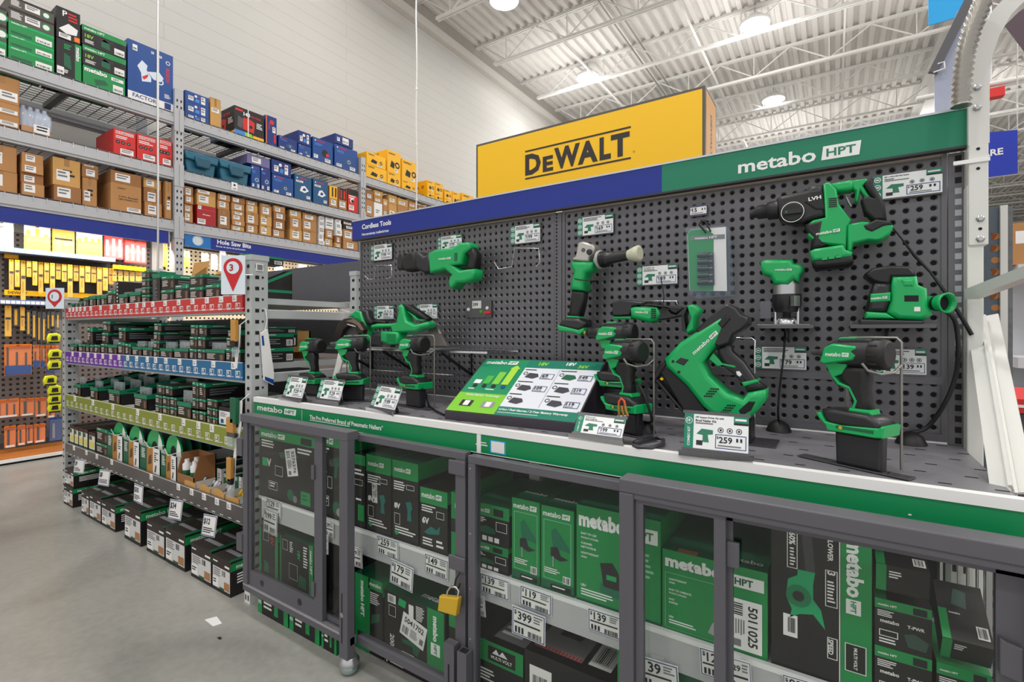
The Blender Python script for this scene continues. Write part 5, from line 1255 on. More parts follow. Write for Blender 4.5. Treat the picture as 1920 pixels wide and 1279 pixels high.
# pegboards with punched holes
def pegboard(mb, x0, x1, z0, z1, y, m, step=0.0296, r=0.007):
    nx = int((x1 - x0) / step); nz = int((z1 - z0) / step); dx = (x1 - x0) / nx; dz = (z1 - z0) / nz
    vs = []; fs = []; fd = []
    for i in range(nx):
        for j in range(nz):
            cx = x0 + (i + 0.5) * dx; cz = z0 + (j + 0.5) * dz; b = len(vs)
            for k in range(8):
                a = pi / 4 * k; q = 1 / max(abs(cos(a)), abs(sin(a)))
                vs.append((cx + cos(a) * q * dx / 2, y, cz + sin(a) * q * dz / 2))
            for rr, yy in ((r * 1.35, y), (r, y + 0.004), (r * 0.95, y + 0.0092)):
                for k in range(8):
                    a = pi / 4 * k; vs.append((cx + cos(a) * rr, yy, cz + sin(a) * rr))
            for q in range(3):
                for k in range(8):
                    fs.append((b + q * 8 + k, b + q * 8 + (k + 1) % 8, b + q * 8 + 8 + (k + 1) % 8, b + q * 8 + 8 + k))
            fd.append(tuple(b + 24 + k for k in range(8)))
    hm = M('hole_wall_glint', '98979b', 0.35, 0.5)  # hole walls lighter than the board, glints put into their colour
    mb.add(vs, [f for i, f in enumerate(fs) if i % 24 < 8], m); mb.add(vs, [f for i, f in enumerate(fs) if i % 24 >= 8], hm); mb.add(vs, fd, DARK)
# (dark disks share coordinates with the tubes)
ZP0, ZP1 = 0.945, 1.722
for a, b, lab in ((-2.144, -0.954, 'left grey perforated tool board with the reciprocating saw'), (-0.918, 0.259, 'right grey perforated tool board with the rotary hammer')):
    t = thing('pegboard_panel', lab, 'pegboard', ((a + b) / 2, YP, ZT))
    mb = MB(); pegboard(mb, a + 0.012, b - 0.012, ZP0 + 0.012, ZP1 - 0.004, YP, PEG); mb.box((a + 0.004, YP + 0.0095, ZP0), (b - 0.004, YP + 0.012, ZP1), DARK); mb.build('board', t)
    mb = MB(); mb.box((a, YP - 0.006, ZT + 0.001), (b, YP + 0.012, ZP0 + 0.012), PEG); mb.box((a, YP - 0.003, ZP1 - 0.004), (b, YP + 0.012, ZP1 + 0.006), PEG)
    mb.box((a, YP - 0.004, ZP0), (a + 0.012, YP + 0.012, ZP1), PEG); mb.box((b - 0.012, YP - 0.004, ZP0), (b, YP + 0.012, ZP1), PEG)
    mb.box((a, YP - 0.007, ZT + 0.001), (b, YP - 0.006, ZT + 0.006), WHT); mb.build('frame', t)
    if a > -1:
        x0, x1 = onY(1215, 700, YP).x, onY(1769, 715, YP).x; z = onY(1600, 707, YP).z
        mb = MB(); mb.box((x0, YP - 0.005, z - 0.011), (x1, YP - 0.0005, z + 0.011), PEG); mb.build('seam_strip', t)
for x0, x1, lab in ((-0.952, -0.92, 'narrow slotted steel strip between the two perforated tool boards'), (0.261, 0.297, 'slotted steel strip at the right end of the tool boards beside the white post')):
    mb = MB(); mb.box((x0, YP - 0.006, ZT + 0.001), (x1, YP + 0.02, 1.722), PEG); F = front(mb, x0, x1, YP - 0.006, ZT, 1.722)
    n = 27
    for i in range(n):
        if x0 > 0: F.rect(0.38, (i + 0.2) / n, 0.76, (i + 0.75) / n, M('slot_view', 'aeb2bb') if 8 < i < n - 3 else DARK)
        else:
            F.rect(0.22, (i + 0.12) / n, 0.42, (i + 0.4) / n, DARK); F.rect(0.22, (i + 0.6) / n, 0.42, (i + 0.88) / n, DARK)
    tag(mb.build('slotted_strip', at=((x0 + x1) / 2, YP, ZT)), lab, 'steel strip')
# header signs
for x0, x1, m, lab in ((-2.166, onY(1241, 340, 1.738).x, NAVY, 'long navy header sign over the left tool board'), (onY(1241, 340, 1.738).x, 0.297, TEAL, 'green header sign with white lettering over the right tool board')):
    t = thing('header_sign', lab, 'sign', ((x0 + x1) / 2, 1.745, 1.727))
    mb = MB(); mb.box((x0, 1.738, 1.73), (x1, 1.76, 1.826), m); mb.build('sign_panel', t)
    mb = MB(); mb.box((x0, 1.735, 1.826), (x1, 1.763, 1.832), M('sign_trim', 'c8ccd2', 0.3, 0.5)); mb.box((x0, 1.735, 1.7235), (x1, 1.763, 1.7298), M('sign_trim_dark', '2a2c33', 0.4)); mb.build('edge_trim', t)
    mb = MB(); F = front(mb, x0, x1, 1.738, 1.73, 1.826)
    w = x1 - x0; fx = lambda px: (onY(px, 420, 1.738).x - x0) / w
    if m is NAVY:
        F.text('Cordless Tools', fx(679), 0.42, fx(733.5), 0.84, WHT, bold=0.03); F.text('Herramientas inalámbricas', fx(679), 0.13, fx(729), 0.3, WHT)
    else: logo(F, fx(1384), 0.22, fx(1615), 0.66, WHT, TEAL)
    mb.build('lettering', t)
mb = MB(); mb.box((-2.15, 1.765, 1.7285), (0.25, 1.773, 1.74), M('led_strip', 'ffe0b0', 0.4, emit=2.5))
tag(mb.build('light_strip', at=(-0.95, 1.77, 1.7285)), 'thin warm light strip under the header signs', 'light strip')

# big yellow sign
YD = 2.35
x0 = onY(893, 300, YD).x; x1 = onY(1322, 300, YD).x; zt = onY(1322, 160, YD).z; zb = zt - 0.36
rr_ = ray(1338, 300); yd1 = x1 / (rr_.x / rr_.y)
yd1 = max(YD + 0.25, yd1)
t = thing('brand_sign', 'big yellow box sign with black lettering above the navy header', 'sign', ((x0 + x1) / 2, YD + 0.2, 0))
FRM = M('sign_frame', '5a5650', 0.4, 0.3)
mb = MB(); mb.box((x0, YD, zb), (x1, yd1, zt), FRM); mb.build('sign_box', t)
mb = MB(); F = front(mb, x0, x1, YD, zb, zt); fw_ = 0.012
F.rect(fw_ / F.w, fw_ / F.h, 1 - fw_ / F.w, 1 - fw_ / F.h, YEL)
fx = lambda px: (onY(px, 300, YD).x - x0) / (x1 - x0)
fz = lambda px, py: (onY(px, py, YD).z - zb) / (zt - zb)
a, b = fx(985), fx(1183); v0, v1 = fz(985, 330), fz(985, 291)
SB = M('sign_black', '2b2320', 0.5)
def put(s_, a, b, v0, v1): F.text(s_, a, v0, b, v1, SB, 3, 0.045, False)
W_ = b - a
put('D', a, a + W_ * 0.165, v0, v1); put('E', a + W_ * 0.185, a + W_ * 0.29, v0, v0 + (v1 - v0) * 0.72); put('W', a + W_ * 0.30, a + W_ * 0.55, v0, v1); put('A', a + W_ * 0.53, a + W_ * 0.715, v0, v1); put('L', a + W_ * 0.73, a + W_ * 0.83, v0, v1); put('T', a + W_ * 0.83, a + W_ * 0.99, v0, v1)
F.rect(a + W_ * 0.0, v0 - 0.06, b, v0 - 0.035, SB, 3); F.rect(a + W_ * 0.0, v1 + 0.04, b, v1 + 0.065, SB, 3); F.disc(b + 0.012, v0 + 0.03, 0.014, SB, 3, 10, 0.01)
mb.build('front_face', t)
mb = MB(); S = sideX(mb, x1, YD, yd1, zb, zt); S.rect(0.08, 0.03, 0.95, 0.97, M('sign_side_tan', 'e3ab6b', 0.5)); S.vtext('DEWALT', 0.3, 0.2, 0.75, 0.75, GINK); mb.build('side_face', t)
for xx in (x0 + 0.15, x1 - 0.15):
    mb = MB(); mb.box((xx - 0.03, YD + 0.05, 0), (xx + 0.03, YD + 0.11, zb), STEELG); mb.build('support_post', t)

# price cards
PICO = M('print_tool_green', '2c7a5c', 0.5)
def card_face(F, price, combo=False, title=None):
    F.rect(0, 0, 1, 1, M('card_white', 'e9ecec', 0.4)); F.rect(0, 0, 0.15, 1, M('card_teal', '128063', 0.4), 2)
    if combo:
        F.vtext('COMBO KIT', 0.03, 0.06, 0.12, 0.62, WHT, 3, 0.02, False); F.disc(0.075, 0.8, 0.1, WHT, 3, 14, 0.085); F.text('18', 0.04, 0.76, 0.11, 0.85, WHT, 3)
    else:
        for q in (0.17, 0.5, 0.83): F.disc(0.075, q, 0.12, WHT, 3, 12, 0.09); F.rect(0.05, q - 0.03, 0.1, q + 0.03, WHT, 3)
    F.rect(0.78, 0.82, 1, 1, M('card_teal', ''), 2); F.rect(0.78, 0.76, 1, 0.82, INK, 2); F.rect(0.8, 0.88, 0.97, 0.94, WHT, 3)
    if title:
        for i, s_ in enumerate(title): F.text(s_, 0.18, 0.87 - 0.09 * i, 0.74, 0.94 - 0.09 * i, INK, 2, 0.03)
        F.lines(0.18, 0.68, 0.6, 0.76, 1, GINK, 2)
    else: F.lines(0.18, 0.74, 0.68, 0.94, 3, INK, 2, 0.3)
    F.poly([(0.2, 0.42), (0.28, 0.58), (0.46, 0.56), (0.46, 0.44), (0.38, 0.42), (0.4, 0.2), (0.3, 0.2), (0.3, 0.4)], PICO, 2); F.rect(0.2, 0.1, 0.3, 0.24, BLK2, 2)
    for q in (0.58, 0.72, 0.86): F.disc(q, 0.58, 0.08, INK, 2, 12, 0.06); F.rect(q - 0.015, 0.55, q + 0.015, 0.61, INK, 2)
    F.frame(0.5, 0.06, 0.97, 0.46, F.w * 0.012, NAVY2, 2); F.text('$', 0.52, 0.32, 0.55, 0.41, INK, 3); F.text(price, 0.555, 0.2, 0.76, 0.41, INK, 3, 0.02); F.rect(0.82, 0.28, 0.85, 0.38, INK, 3); F.rect(0.88, 0.28, 0.91, 0.38, INK, 3); F.lines(0.54, 0.09, 0.92, 0.16, 1, GINK, 3)
def wall_card(lab, pl, pr, pt, pb, price, title=None, kind=0):
    y = YP - 0.012
    x0, x1 = onY(pl, 500, y).x, onY(pr, 500, y).x; z1, z0 = onY(pl, pt, y).z, onY(pl, pb, y).z
    t = thing('price_card', lab, 'price card', ((x0 + x1) / 2, y, z0), 'price cards on the tool boards')
    mb = MB(); mb.box((x0, y, z0), (x1, y + 0.004, z1), DSTEEL); mb.build('holder', t)
    mb = MB(); mb.box((x0, y - 0.001, z0 + 0.004), (x1, y - 0.0001, z1 - 0.004), PAPER); F = front(mb, x0, x1, y - 0.001, z0 + 0.004, z1 - 0.004); F.l = 0.0005
    if kind == 0: card_face(F, price, False, title)
    elif kind == 1:
        F.frame(0, 0, 1, 1, 0.002, NAVY2); F.text('$', 0.06, 0.55, 0.14, 0.8, INK); F.text(price, 0.16, 0.35, 0.5, 0.85, INK); F.rect(0.7, 0.5, 0.76, 0.75, INK); F.rect(0.85, 0.5, 0.9, 0.75, INK); F.lines(0.1, 0.08, 0.9, 0.25, 1, GINK)
    mb.build('card', t)
    mb = MB()
    for xx in (x0 + 0.012, x1 - 0.012): mb.tube([(xx, y + 0.004, z1 - 0.006), (xx, YP + 0.006, z1 - 0.006)], 0.002, CHROME, 5)
    mb.build('hook', t)
wall_card('price card above the empty wire hook at left edge of left board', 696, 735, 460, 491, '199')
wall_card('price card directly above the green reciprocating saw', 821, 866, 444, 471, '179')
wall_card('price card at upper right of left board above the second empty hook', 958, 1013, 424, 460, '199')
wall_card('price card showing 169 above the angle grinder', 1083, 1150, 408, 445, '169')
wall_card('small price tag showing 15 above the socket set pack', 1293, 1326, 387, 407, '15', kind=1)
wall_card('price card showing 139 above the oscillating tool', 1194, 1270, 499, 537, '139', ['18V Oscillating Tool', 'with Starter Kit'])
wall_card('price card showing 259 right of the rotary hammer', 1636, 1767, 330, 378, '259', ['18V 1-1/8-in SDS Plus Rotary', 'Hammer'])
wall_card('price card showing 179 below the trim router', 1415, 1512, 648, 692, '179')
wall_card('price card showing 139 behind the right impact driver below the sander', 1642, 1737, 652, 702, '139')
wall_card('price card between the two circular saws on the left board', 702, 738, 573, 600, '179')
wall_card('price card behind the black grip of the right circular saw', 782, 820, 570, 599, '227')
# blank plate with pins
y = YP - 0.012; x0, x1 = onY(873, 500, y).x, onY(921, 500, y).x; z1, z0 = onY(873, 565, y).z, onY(873, 596, y).z
t = thing('tag_plate', 'dark grey plate with 399 tag, green button and red pull on left board', 'tag plate', ((x0 + x1) / 2, y, z0))
mb = MB(); mb.box((x0, y, z0), (x1, YP - 0.001, z1), DSTEEL); mb.build('plate', t)
mb = MB(); F = front(mb, x0, x1, y, z0, z1); F.rect(0.27, 0.55, 0.62, 1.0, PAPER); F.text('399', 0.3, 0.6, 0.5, 0.95, INK); mb.build('tag', t)
for u, v, m, nm in ((0.12, 0.5, WHT, 'pin'), (0.85, 0.55, WHT, 'pin'), (0.62, 0.35, M('button_green', '3fae3a'), 'button')):
    mb = MB(); mb.lathe((x0 + (x1 - x0) * u, y, z0 + (z1 - z0) * v), (0, -1, 0), [(0.008, 0), (0.007, 0.004)], m, 12); mb.build(nm, t)
mb = MB(); mb.bar((x0 + (x1 - x0) * 0.74, y - 0.006, z0 + 0.02), (x1 + 0.003, y - 0.006, z0 + 0.023), 0.01, 0.012, RED); mb.build('red_pull', t)

# leaning cards in metal stands on the counter
def stand_card(lab, TL, TR, BL, BR, price, combo=False, title=None, lean=24, zb=0.952):
    bl = onZ(*BL, zb); br = onZ(*BR, zb); u = (br - bl); w = u.length; u.normalize()
    back = Vector((-u.y, u.x, 0))
    if back.y < 0: back = -back
    v = Vector((0, 0, cos(R(lean)))) + back * sin(R(lean)); n = u.cross(v)
    r = ray(*TL); o = Vector((0, 0, CAMH)); tt = (bl - o).dot(n) / r.dot(n); tl = o + r * tt
    h = (tl - bl).dot(v)
    c = (bl + br) / 2
    t = thing('price_stand', lab, 'price stand', (c.x, c.y, ZT), 'price cards in metal stands on the counter')
    mb = MB(); mb.prism([(0, 0), (w, 0), (w, h), (0, h)], 0.003, PAPER, bl, u, v, n); F = Face(mb, bl + n * 0.0016, u, v, w, h, 0.0004); card_face(F, price, combo, title); mb.build('card', t)
    mb = MB(); mb.prism([(-0.004, -0.012), (w + 0.004, -0.012), (w + 0.004, 0), (-0.004, 0)], 0.006, DSTEEL, bl, u, v, n); mb.build('card_rail', t); mb = MB(); mb.prism([(-0.004, h), (w + 0.004, h), (w + 0.004, h + 0.008), (-0.004, h + 0.008)], 0.005, DSTEEL, bl, u, v, n)
    mb.build('card_rail', t)
    mb = MB()
    f0 = Vector((bl.x, bl.y, ZT)) - back * 0.012
    mb.prism([(-0.01, 0), (w + 0.01, 0), (w + 0.01, 0.075), (-0.01, 0.075)], 0.003, STEEL, f0 + Vector((0, 0, 0.002)), u, back, Vector((0, 0, 1)))
    mb.prism([(-0.01, 0), (w + 0.01, 0), (w + 0.01, 0.015), (-0.01, 0.015)], 0.003, STEEL, f0 + Vector((0, 0, 0.003)), u, Vector((0, 0, 1)) - back * 0.3, n)
    mb.bar(f0 + u * (w / 2) + back * 0.06 + Vector((0, 0, 0.003)), bl + u * (w / 2) + v * (h * 0.6) - n * 0.006, 0.003, w * 0.5, DSTEEL, u)
    mb.build('stand_base', t)
    return t
stand_card('price stand farthest left, before the first drill on the counter', (540, 706), (574, 710), (531, 742), (566, 747), '129', lean=18)
stand_card('price stand second from left, before the second drill on the counter', (603, 712), (643, 715), (594, 746), (637, 751), '129', lean=18)
stand_card('price stand showing 199 left of the slanted battery board', (712, 724), (761, 729), (695, 761), (740, 769), '199')
stand_card('price stand showing 199 in front of the battery board right end', (1096, 779), (1185, 788), (1076, 810), (1166, 822), '199', True, ['18V Drill and Impact', 'Driver Combo Kit'], lean=32)
stand_card('price stand showing 259 in front of the framing nailer', (1289, 775), (1408, 785), (1282, 838), (1403, 851), '259', True, ['18V Impact Driver Kit with', 'Brad Nailer Kit'], lean=14)

# slanted battery price board
zl = ZT + 0.03
bl = onZ(834, 770, zl); br = onZ(1080, 794.5, zl); u = br - bl; w = u.length; u.normalize(); back = Vector((-u.y, u.x, 0))
lean = R(58); v = Vector((0, 0, cos(lean))) + back * sin(lean); n = u.cross(v)
r = ray(923, 672.6); o = Vector((0, 0, CAMH)); tl = o + r * ((bl - o).dot(n) / r.dot(n)); h = (tl - bl).dot(v); sh = (tl - bl).dot(u)
r = ray(1144.8, 683); tr_ = o + r * ((bl - o).dot(n) / r.dot(n))
t = thing('battery_board', 'slanted green and white battery price board on the counter', 'display board', ((bl.x + br.x) / 2, (bl.y + br.y) / 2, ZT))
h = max(h, (tr_ - bl).dot(v))
dk = M('board_side', '35303a', 0.45)
mb = MB(); dn = Vector((0, 0, -1)) * (zl - ZT - 0.001)
top_l, top_r = bl + v * h, br + v * h
bk = back * 0.03
P_ = [bl, br, top_r, top_l, bl + dn, br + dn, top_r + bk, top_l + bk, Vector((top_r.x, top_r.y, ZT + 0.001)) + bk, Vector((top_l.x, top_l.y, ZT + 0.001)) + bk]
mb.add(P_, [(0, 1, 2, 3), (4, 5, 1, 0), (3, 2, 6, 7), (7, 6, 8, 9), (1, 5, 8, 6, 2), (4, 0, 3, 7, 9)], dk); mb.build('base', t)
mb = MB(); F = Face(mb, bl, u, v, w, h, 0.0008)
G1 = M('board_green', '0b8a5c', 0.35); F.rect(0.005, 0.01, 0.405, 0.99, G1); F.rect(0.005, 0.01, 0.405, 0.33, M('board_lime', '7cc62c', 0.35), 2); F.rect(0.405, 0.01, 0.99, 0.99, M('board_white', 'dfe2ea', 0.35)); F.rect(0.405, 0.01, 0.99, 0.145, M('board_teal', '0d7a63', 0.35), 2); F.rect(0.405, 0.84, 0.99, 0.99, M('board_teal', ''), 2)
logo(F, 0.04, 0.88, 0.32, 0.95, WHT, G1, 3)
for i, (a, hh, m) in enumerate(((0.06, 0.07, WHT), (0.14, 0.15, M('bar_a', '3fae3f')), (0.22, 0.23, M('bar_b', '78c53c')), (0.3, 0.3, M('bar_c', 'a5d63a')))):
    F.rect(a, 0.5, a + 0.06, 0.5 + hh, m, 3); F.disc(a + 0.03, 0.46, 0.03, CARB if i < 3 else BLU, 4, 10)
F.poly([(0.285, 0.8), (0.375, 0.8), (0.33, 0.87)], M('bar_c', ''), 3); F.lines(0.05, 0.38, 0.12, 0.41, 1, WHT, 3); F.lines(0.2, 0.38, 0.28, 0.41, 1, WHT, 3)
F.text('Tabless Battery Technology', 0.07, 0.27, 0.36, 0.31, WHT, 3, 0.02)
for a in (0.08, 0.26): F.rect(a, 0.1, a + 0.1, 0.2, BLK2 if a < 0.2 else STEEL, 3); F.rect(a + 0.03, 0.11, a + 0.075, 0.19, PAPER, 4)
F.text('18V', 0.5, 0.88, 0.58, 0.95, LIME, 3, 0.04); F.text('18V', 0.72, 0.9, 0.8, 0.96, WHT, 3, 0.04); F.text('36V', 0.82, 0.86, 0.92, 0.92, LIME, 3, 0.04)
F.rect(0.695, 0.17, 0.697, 0.82, GINK, 3)
for q, (a, b_, prices) in enumerate(((0.42, 0.68, ('69', '109', '')), (0.71, 0.98, ('149', '219', '119')))):
    for i in range(3):
        y0 = 0.64 - 0.22 * i
        F.lines(a, y0 + 0.14, a + 0.13, y0 + 0.165, 1, INK, 3); F.disc(a + 0.02, y0 + 0.09, 0.028, INK, 3, 12, 0.02)
        F.poly([(a + 0.03, y0 + 0.02), (a + 0.1, y0), (a + 0.14, y0 + 0.04), (a + 0.12, y0 + 0.09), (a + 0.05, y0 + 0.1)], M('print_battery', '3a3a42') if (q, i) != (1, 0) else GREEN_D, 3)
        if prices[i]:
            F.frame(a + 0.155, y0, a + 0.255, y0 + 0.095, w * 0.004, NAVY2, 3); F.text(prices[i], a + 0.165, y0 + 0.03, a + 0.22, y0 + 0.085, INK, 4); F.lines(a + 0.165, y0 + 0.008, a + 0.245, y0 + 0.02, 1, INK, 4)
F.text('Li-Ion / Fuel Gauges / 2-Year Battery Warranty', 0.42, 0.075, 0.93, 0.115, WHT, 3, 0.03); F.lines(0.42, 0.04, 0.8, 0.055, 1, WHT, 3)
mb.build('printed_face', t)
# ================================================================ power tools
LOOPM = M('loop_steel', '8d8a86', 0.35, 0.7)
def K(ox, oy, s):
    return lambda *pts: [(ox + a / s, oy + b / s) for a, b in pts]
def plate(t, name, pts, y, th, m, r=0.006, seg=2, dy=0.0, bevel=None):
    """outline given in photo pixels, standing in the plane y, with thickness"""
    mb = MB(); mb.prism(tr(pts, y), th, m, (0, y + dy, 0), (1, 0, 0), (0, 0, 1), (0, -1, 0), r=r, seg=seg)
    return mb.build(name, t)
def ptube(t, name, pts, y, r, m, n=8):
    mb = MB(); mb.tube([onY(a, b, y) for a, b in pts], r, m, n); return mb.build(name, t)
def ptext(t, name, st, p0, p1, p2, y, m, bold=0.03, hpt=True):
    """text between photo pixels p0 (bottom left), p1 (bottom right), height to p2, on plane y"""
    a, b, c = onY(*p0, y), onY(*p1, y), onY(*p2, y); u = (b - a); w = u.length; u.normalize(); v = (c - a); v = v - u * v.dot(u); h = v.length; v.normalize()
    mb = MB(); F = Face(mb, a, u, v, w, h, 0.0004)
    if st == 'logo': logo(F, 0, 0, 1, 1, m, GREEN_D)
    else: F.text(st, 0, 0, 1, 1, m, 1, bold, False)
    return mb.build(name, t)

# ---- impact driver in its own frame: nose towards -X, foot at z = 0
def make_driver(label, kind='impact'):
    t = thing('impact_driver' if kind == 'impact' else 'drill_driver', label, 'cordless drill', (0, 0, 0), 'cordless drivers on the counter')
    s = 0.000467
    q = lambda *pts: [((a - 345) * s, (920 - b) * s) for a, b in pts]
    zc = 0.178
    mb = MB(); mb.lathe((-0.062, 0, zc), (1, 0, 0), [(0.012, -0.006), (0.022, 0), (0.029, 0.012), (0.031, 0.03), (0.032, 0.06), (0.032, 0.088)], BLK2, 24)
    mb.prism([(-0.045, zc + 0.02), (0.03, zc + 0.02), (0.033, zc + 0.033), (0.02, zc + 0.036), (-0.035, zc + 0.034)], 0.036, BLK2, r=0.005); mb.build('motor_housing', t)
    mb = MB(); mb.lathe((0.026, 0, zc), (1, 0, 0), [(0.0325, 0), (0.034, 0.003), (0.034, 0.022), (0.031, 0.03), (0.026, 0.033)], BLK, 24)
    for k in range(10):
        a = 2 * pi * k / 10; mb.bar((0.03, 0.034 * cos(a), zc + 0.034 * sin(a)), (0.046, 0.034 * cos(a), zc + 0.034 * sin(a)), 0.004, 0.003, BLK2)
    mb.build('rear_cap', t)
    mb = MB()
    if kind == 'impact': mb.lathe((-0.105, 0, zc), (1, 0, 0), [(0.005, 0), (0.0075, 0.004), (0.0075, 0.02), (0.0105, 0.022), (0.0105, 0.034), (0.014, 0.04)], DSTEEL, 16)
    else: mb.lathe((-0.125, 0, zc), (1, 0, 0), [(0.004, 0), (0.005, 0.006), (0.014, 0.008), (0.019, 0.02), (0.02, 0.036), (0.023, 0.04), (0.023, 0.062)], BLK2, 18); mb.lathe((-0.132, 0, zc), (1, 0, 0), [(0.005, 0), (0.008, 0.008)], BRASS, 10)
    mb.build('chuck', t)
    mb = MB(); mb.prism([(-0.072, zc - 0.022), (-0.06, zc + 0.014), (-0.045, zc + 0.022), (0.004, zc + 0.018), (0.008, zc + 0.012), (-0.002, zc + 0.006), (0.008, zc - 0.002), (0.0, zc - 0.014), (-0.06, zc - 0.026)], 0.067, GREEN, r=0.008)
    mb.prism([(-0.04, zc + 0.03), (0.0, zc + 0.032), (0.0, zc + 0.038), (-0.036, zc + 0.037)], 0.03, GREEN, r=0.002)
    side = mb.build('side_panel', t)
    mb = MB()
    for sgn in (-1, 1):
        F = Face(mb, (-0.056 if sgn < 0 else -0.004, sgn * 0.0338, zc - 0.008), (-sgn if sgn > 0 else 1, 0, 0), (0, 0, 1), 0.05, 0.012, 0.0003); logo(F, 0, 0.1, 1, 0.9, WHT, GREEN)
    mb.build('lettering', side)
    mb = MB(); mb.prism(q((272, 600), (385, 600), (396, 650), (388, 700), (396, 760), (404, 815), (326, 815), (318, 760), (300, 705), (268, 670)), 0.036, BLK, r=0.011, seg=3); mb.build('grip', t)
    mb = MB(); mb.prism(q((195, 570), (312, 585), (284, 640), (250, 655), (272, 682), (320, 698), (352, 765), (338, 815), (322, 815), (337, 766), (311, 710), (262, 694), (232, 650), (214, 612)), 0.0385, GREEN, r=0.003); mb.build('green_frame', t)
    mb = MB(); mb.prism(q((222, 640), (252, 655), (268, 690), (262, 712), (240, 690), (226, 660)), 0.016, BLK2, r=0.003); mb.build('trigger', t)
    mb = MB(); mb.prism(q((205, 818), (262, 812), (330, 815), (410, 820), (455, 845), (470, 888), (240, 888), (212, 852)), 0.074, BLK2, r=0.009, seg=3); mb.prism(q((318, 800), (410, 800), (416, 822), (312, 822)), 0.044, GREEN, r=0.004); mb.build('battery_foot', t)
    mb = MB(); mb.prism(q((185, 838), (206, 832), (230, 876), (300, 884), (458, 872), (470, 862), (482, 866), (476, 916), (440, 920), (238, 919), (230, 894), (196, 862)), 0.08, GREEN, r=0.006)
    mb.box((-0.03, -0.0405, 0.009), (0.045, -0.0398, 0.016), GREEN_D); mb.lathe((-0.02, -0.04, 0.012), (0, -1, 0), [(0.004, 0), (0.004, 0.002)], BRASS, 10); mb.build('foot_rim', t)
    return t
def make_stand(label, h=0.08, loop=True):
    t = thing('tool_stand', label, 'tool stand', (0, 0, 0), 'wire tool stands on the counter')
    mb = MB(); mb.prism([(-0.13, -0.02), (0.1, -0.02), (0.1, 0.014), (-0.13, 0.014)], 0.003, DSTEEL, (0, 0, 0.0022), (1, 0, 0), (0, 1, 0), (0, 0, 1), r=0.001)
    for x in (-0.07, 0.06): mb.lathe((x, -0.003, 0.0036), (0, 0, 1), [(0.005, 0), (0.003, 0.003)], BLK, 10)
    mb.build('base_plate', t)
    mb = MB(); mb.prism([(-0.044, 0.004), (0.048, 0.004), (0.05, h - 0.002), (-0.046, h - 0.002)], 0.03, BLK2, r=0.006); mb.build('support_block', t)
    if loop:
        zt = h + 0.214
        mb = MB(); y = 0.048
        mb.tube([(-0.05, y, 0.004), (-0.05, y, zt - 0.01), (-0.044, y, zt), (0.052, y, zt), (0.06, y, zt - 0.01), (0.06, y, zt - 0.06)], 0.003, LOOPM, 8)
        mb.tube([(0.06, y, 0.004), (0.06, y, zt - 0.04)], 0.003, LOOPM, 8)
        mb.tube([(0.06, y, zt - 0.06), (0.058, 0.02, zt - 0.075), (0.05, -0.02, zt - 0.078), (0.035, -0.042, zt - 0.07), (0.025, -0.045, zt - 0.055)], 0.003, LOOPM, 8)
        mb.build('wire_loop', t)
    return t
def place(root, px, py, rot, h):
    p = onZ(px, py, ZT + 0.001); root.location = (p.x, p.y, p.z + h); root.rotation_euler = (0, 0, R(rot)); return p
drv = [('green and black impact driver at the right end of the counter', 'impact', 1612, 878, -27, 0.08),
       ('green and black impact driver with orange clip beside the battery board', 'impact', 1176, 814, -20, 0.07),
       ('green and black drill directly behind the clipped impact driver', 'drill', 1160, 795, -6, 0.125),
       ('green and black impact driver nearest the battery board on its left', 'impact', 779, 764, -6, 0.078),
       ('green and black impact driver between the other two at the counter left end', 'impact', 662, 752, 28, 0.075),
       ('green and black impact driver farthest left on the counter', 'impact', 588, 742, 2, 0.06)]
base_d = {'impact': make_driver('impact', 'impact'), 'drill': make_driver('drill', 'drill')}
base_s = make_stand('stand')
used = set(); first_s = True
DPOS = []
for lab, kind, px, py, rot, h in drv:
    o = base_d[kind] if kind not in used else dup(base_d[kind]); used.add(kind); o['label'] = lab
    p = place(o, px, py, rot, h); DPOS.append(p)
    if h in (0.07, 0.078, 0.08, 0.075):
        if h == 0.08: s_ = base_s
        else: s_ = make_stand('stand', h)
    else: s_ = make_stand('stand', h, False)
    s_['label'] = 'black stand under the ' + lab.replace('green and black ', '')
    s_.location = p; s_.rotation_euler = (0, 0, R(rot))
# orange carabiner on the driver beside the battery board
p = onZ(1176, 814, ZT); y = p.y - 0.075
k = K(1100, 600, 4.92)
t = thing('cable_clip', 'orange and gold spring clip hanging from the impact driver by the battery board', 'clip', onY(1165, 782, y))
ptube(t, 'orange_loop', k((295, 790), (300, 750), (320, 725), (345, 745), (355, 790)), y, 0.0035, M('clip_orange', 'd8542a', 0.35))
for a in ((295, 790, 305, 890), (325, 790, 345, 890), (355, 790, 378, 885)): ptube(t, 'gold_link', k((a[0], a[1]), ((a[0] + a[2]) / 2 - 4, (a[1] + a[3]) / 2), (a[2], a[3])), y, 0.0045, M('clip_gold', 'b58a4a', 0.3, 0.6))
ptube(t, 'ring', k((285, 890), (385, 888)), y, 0.004, CHROME)

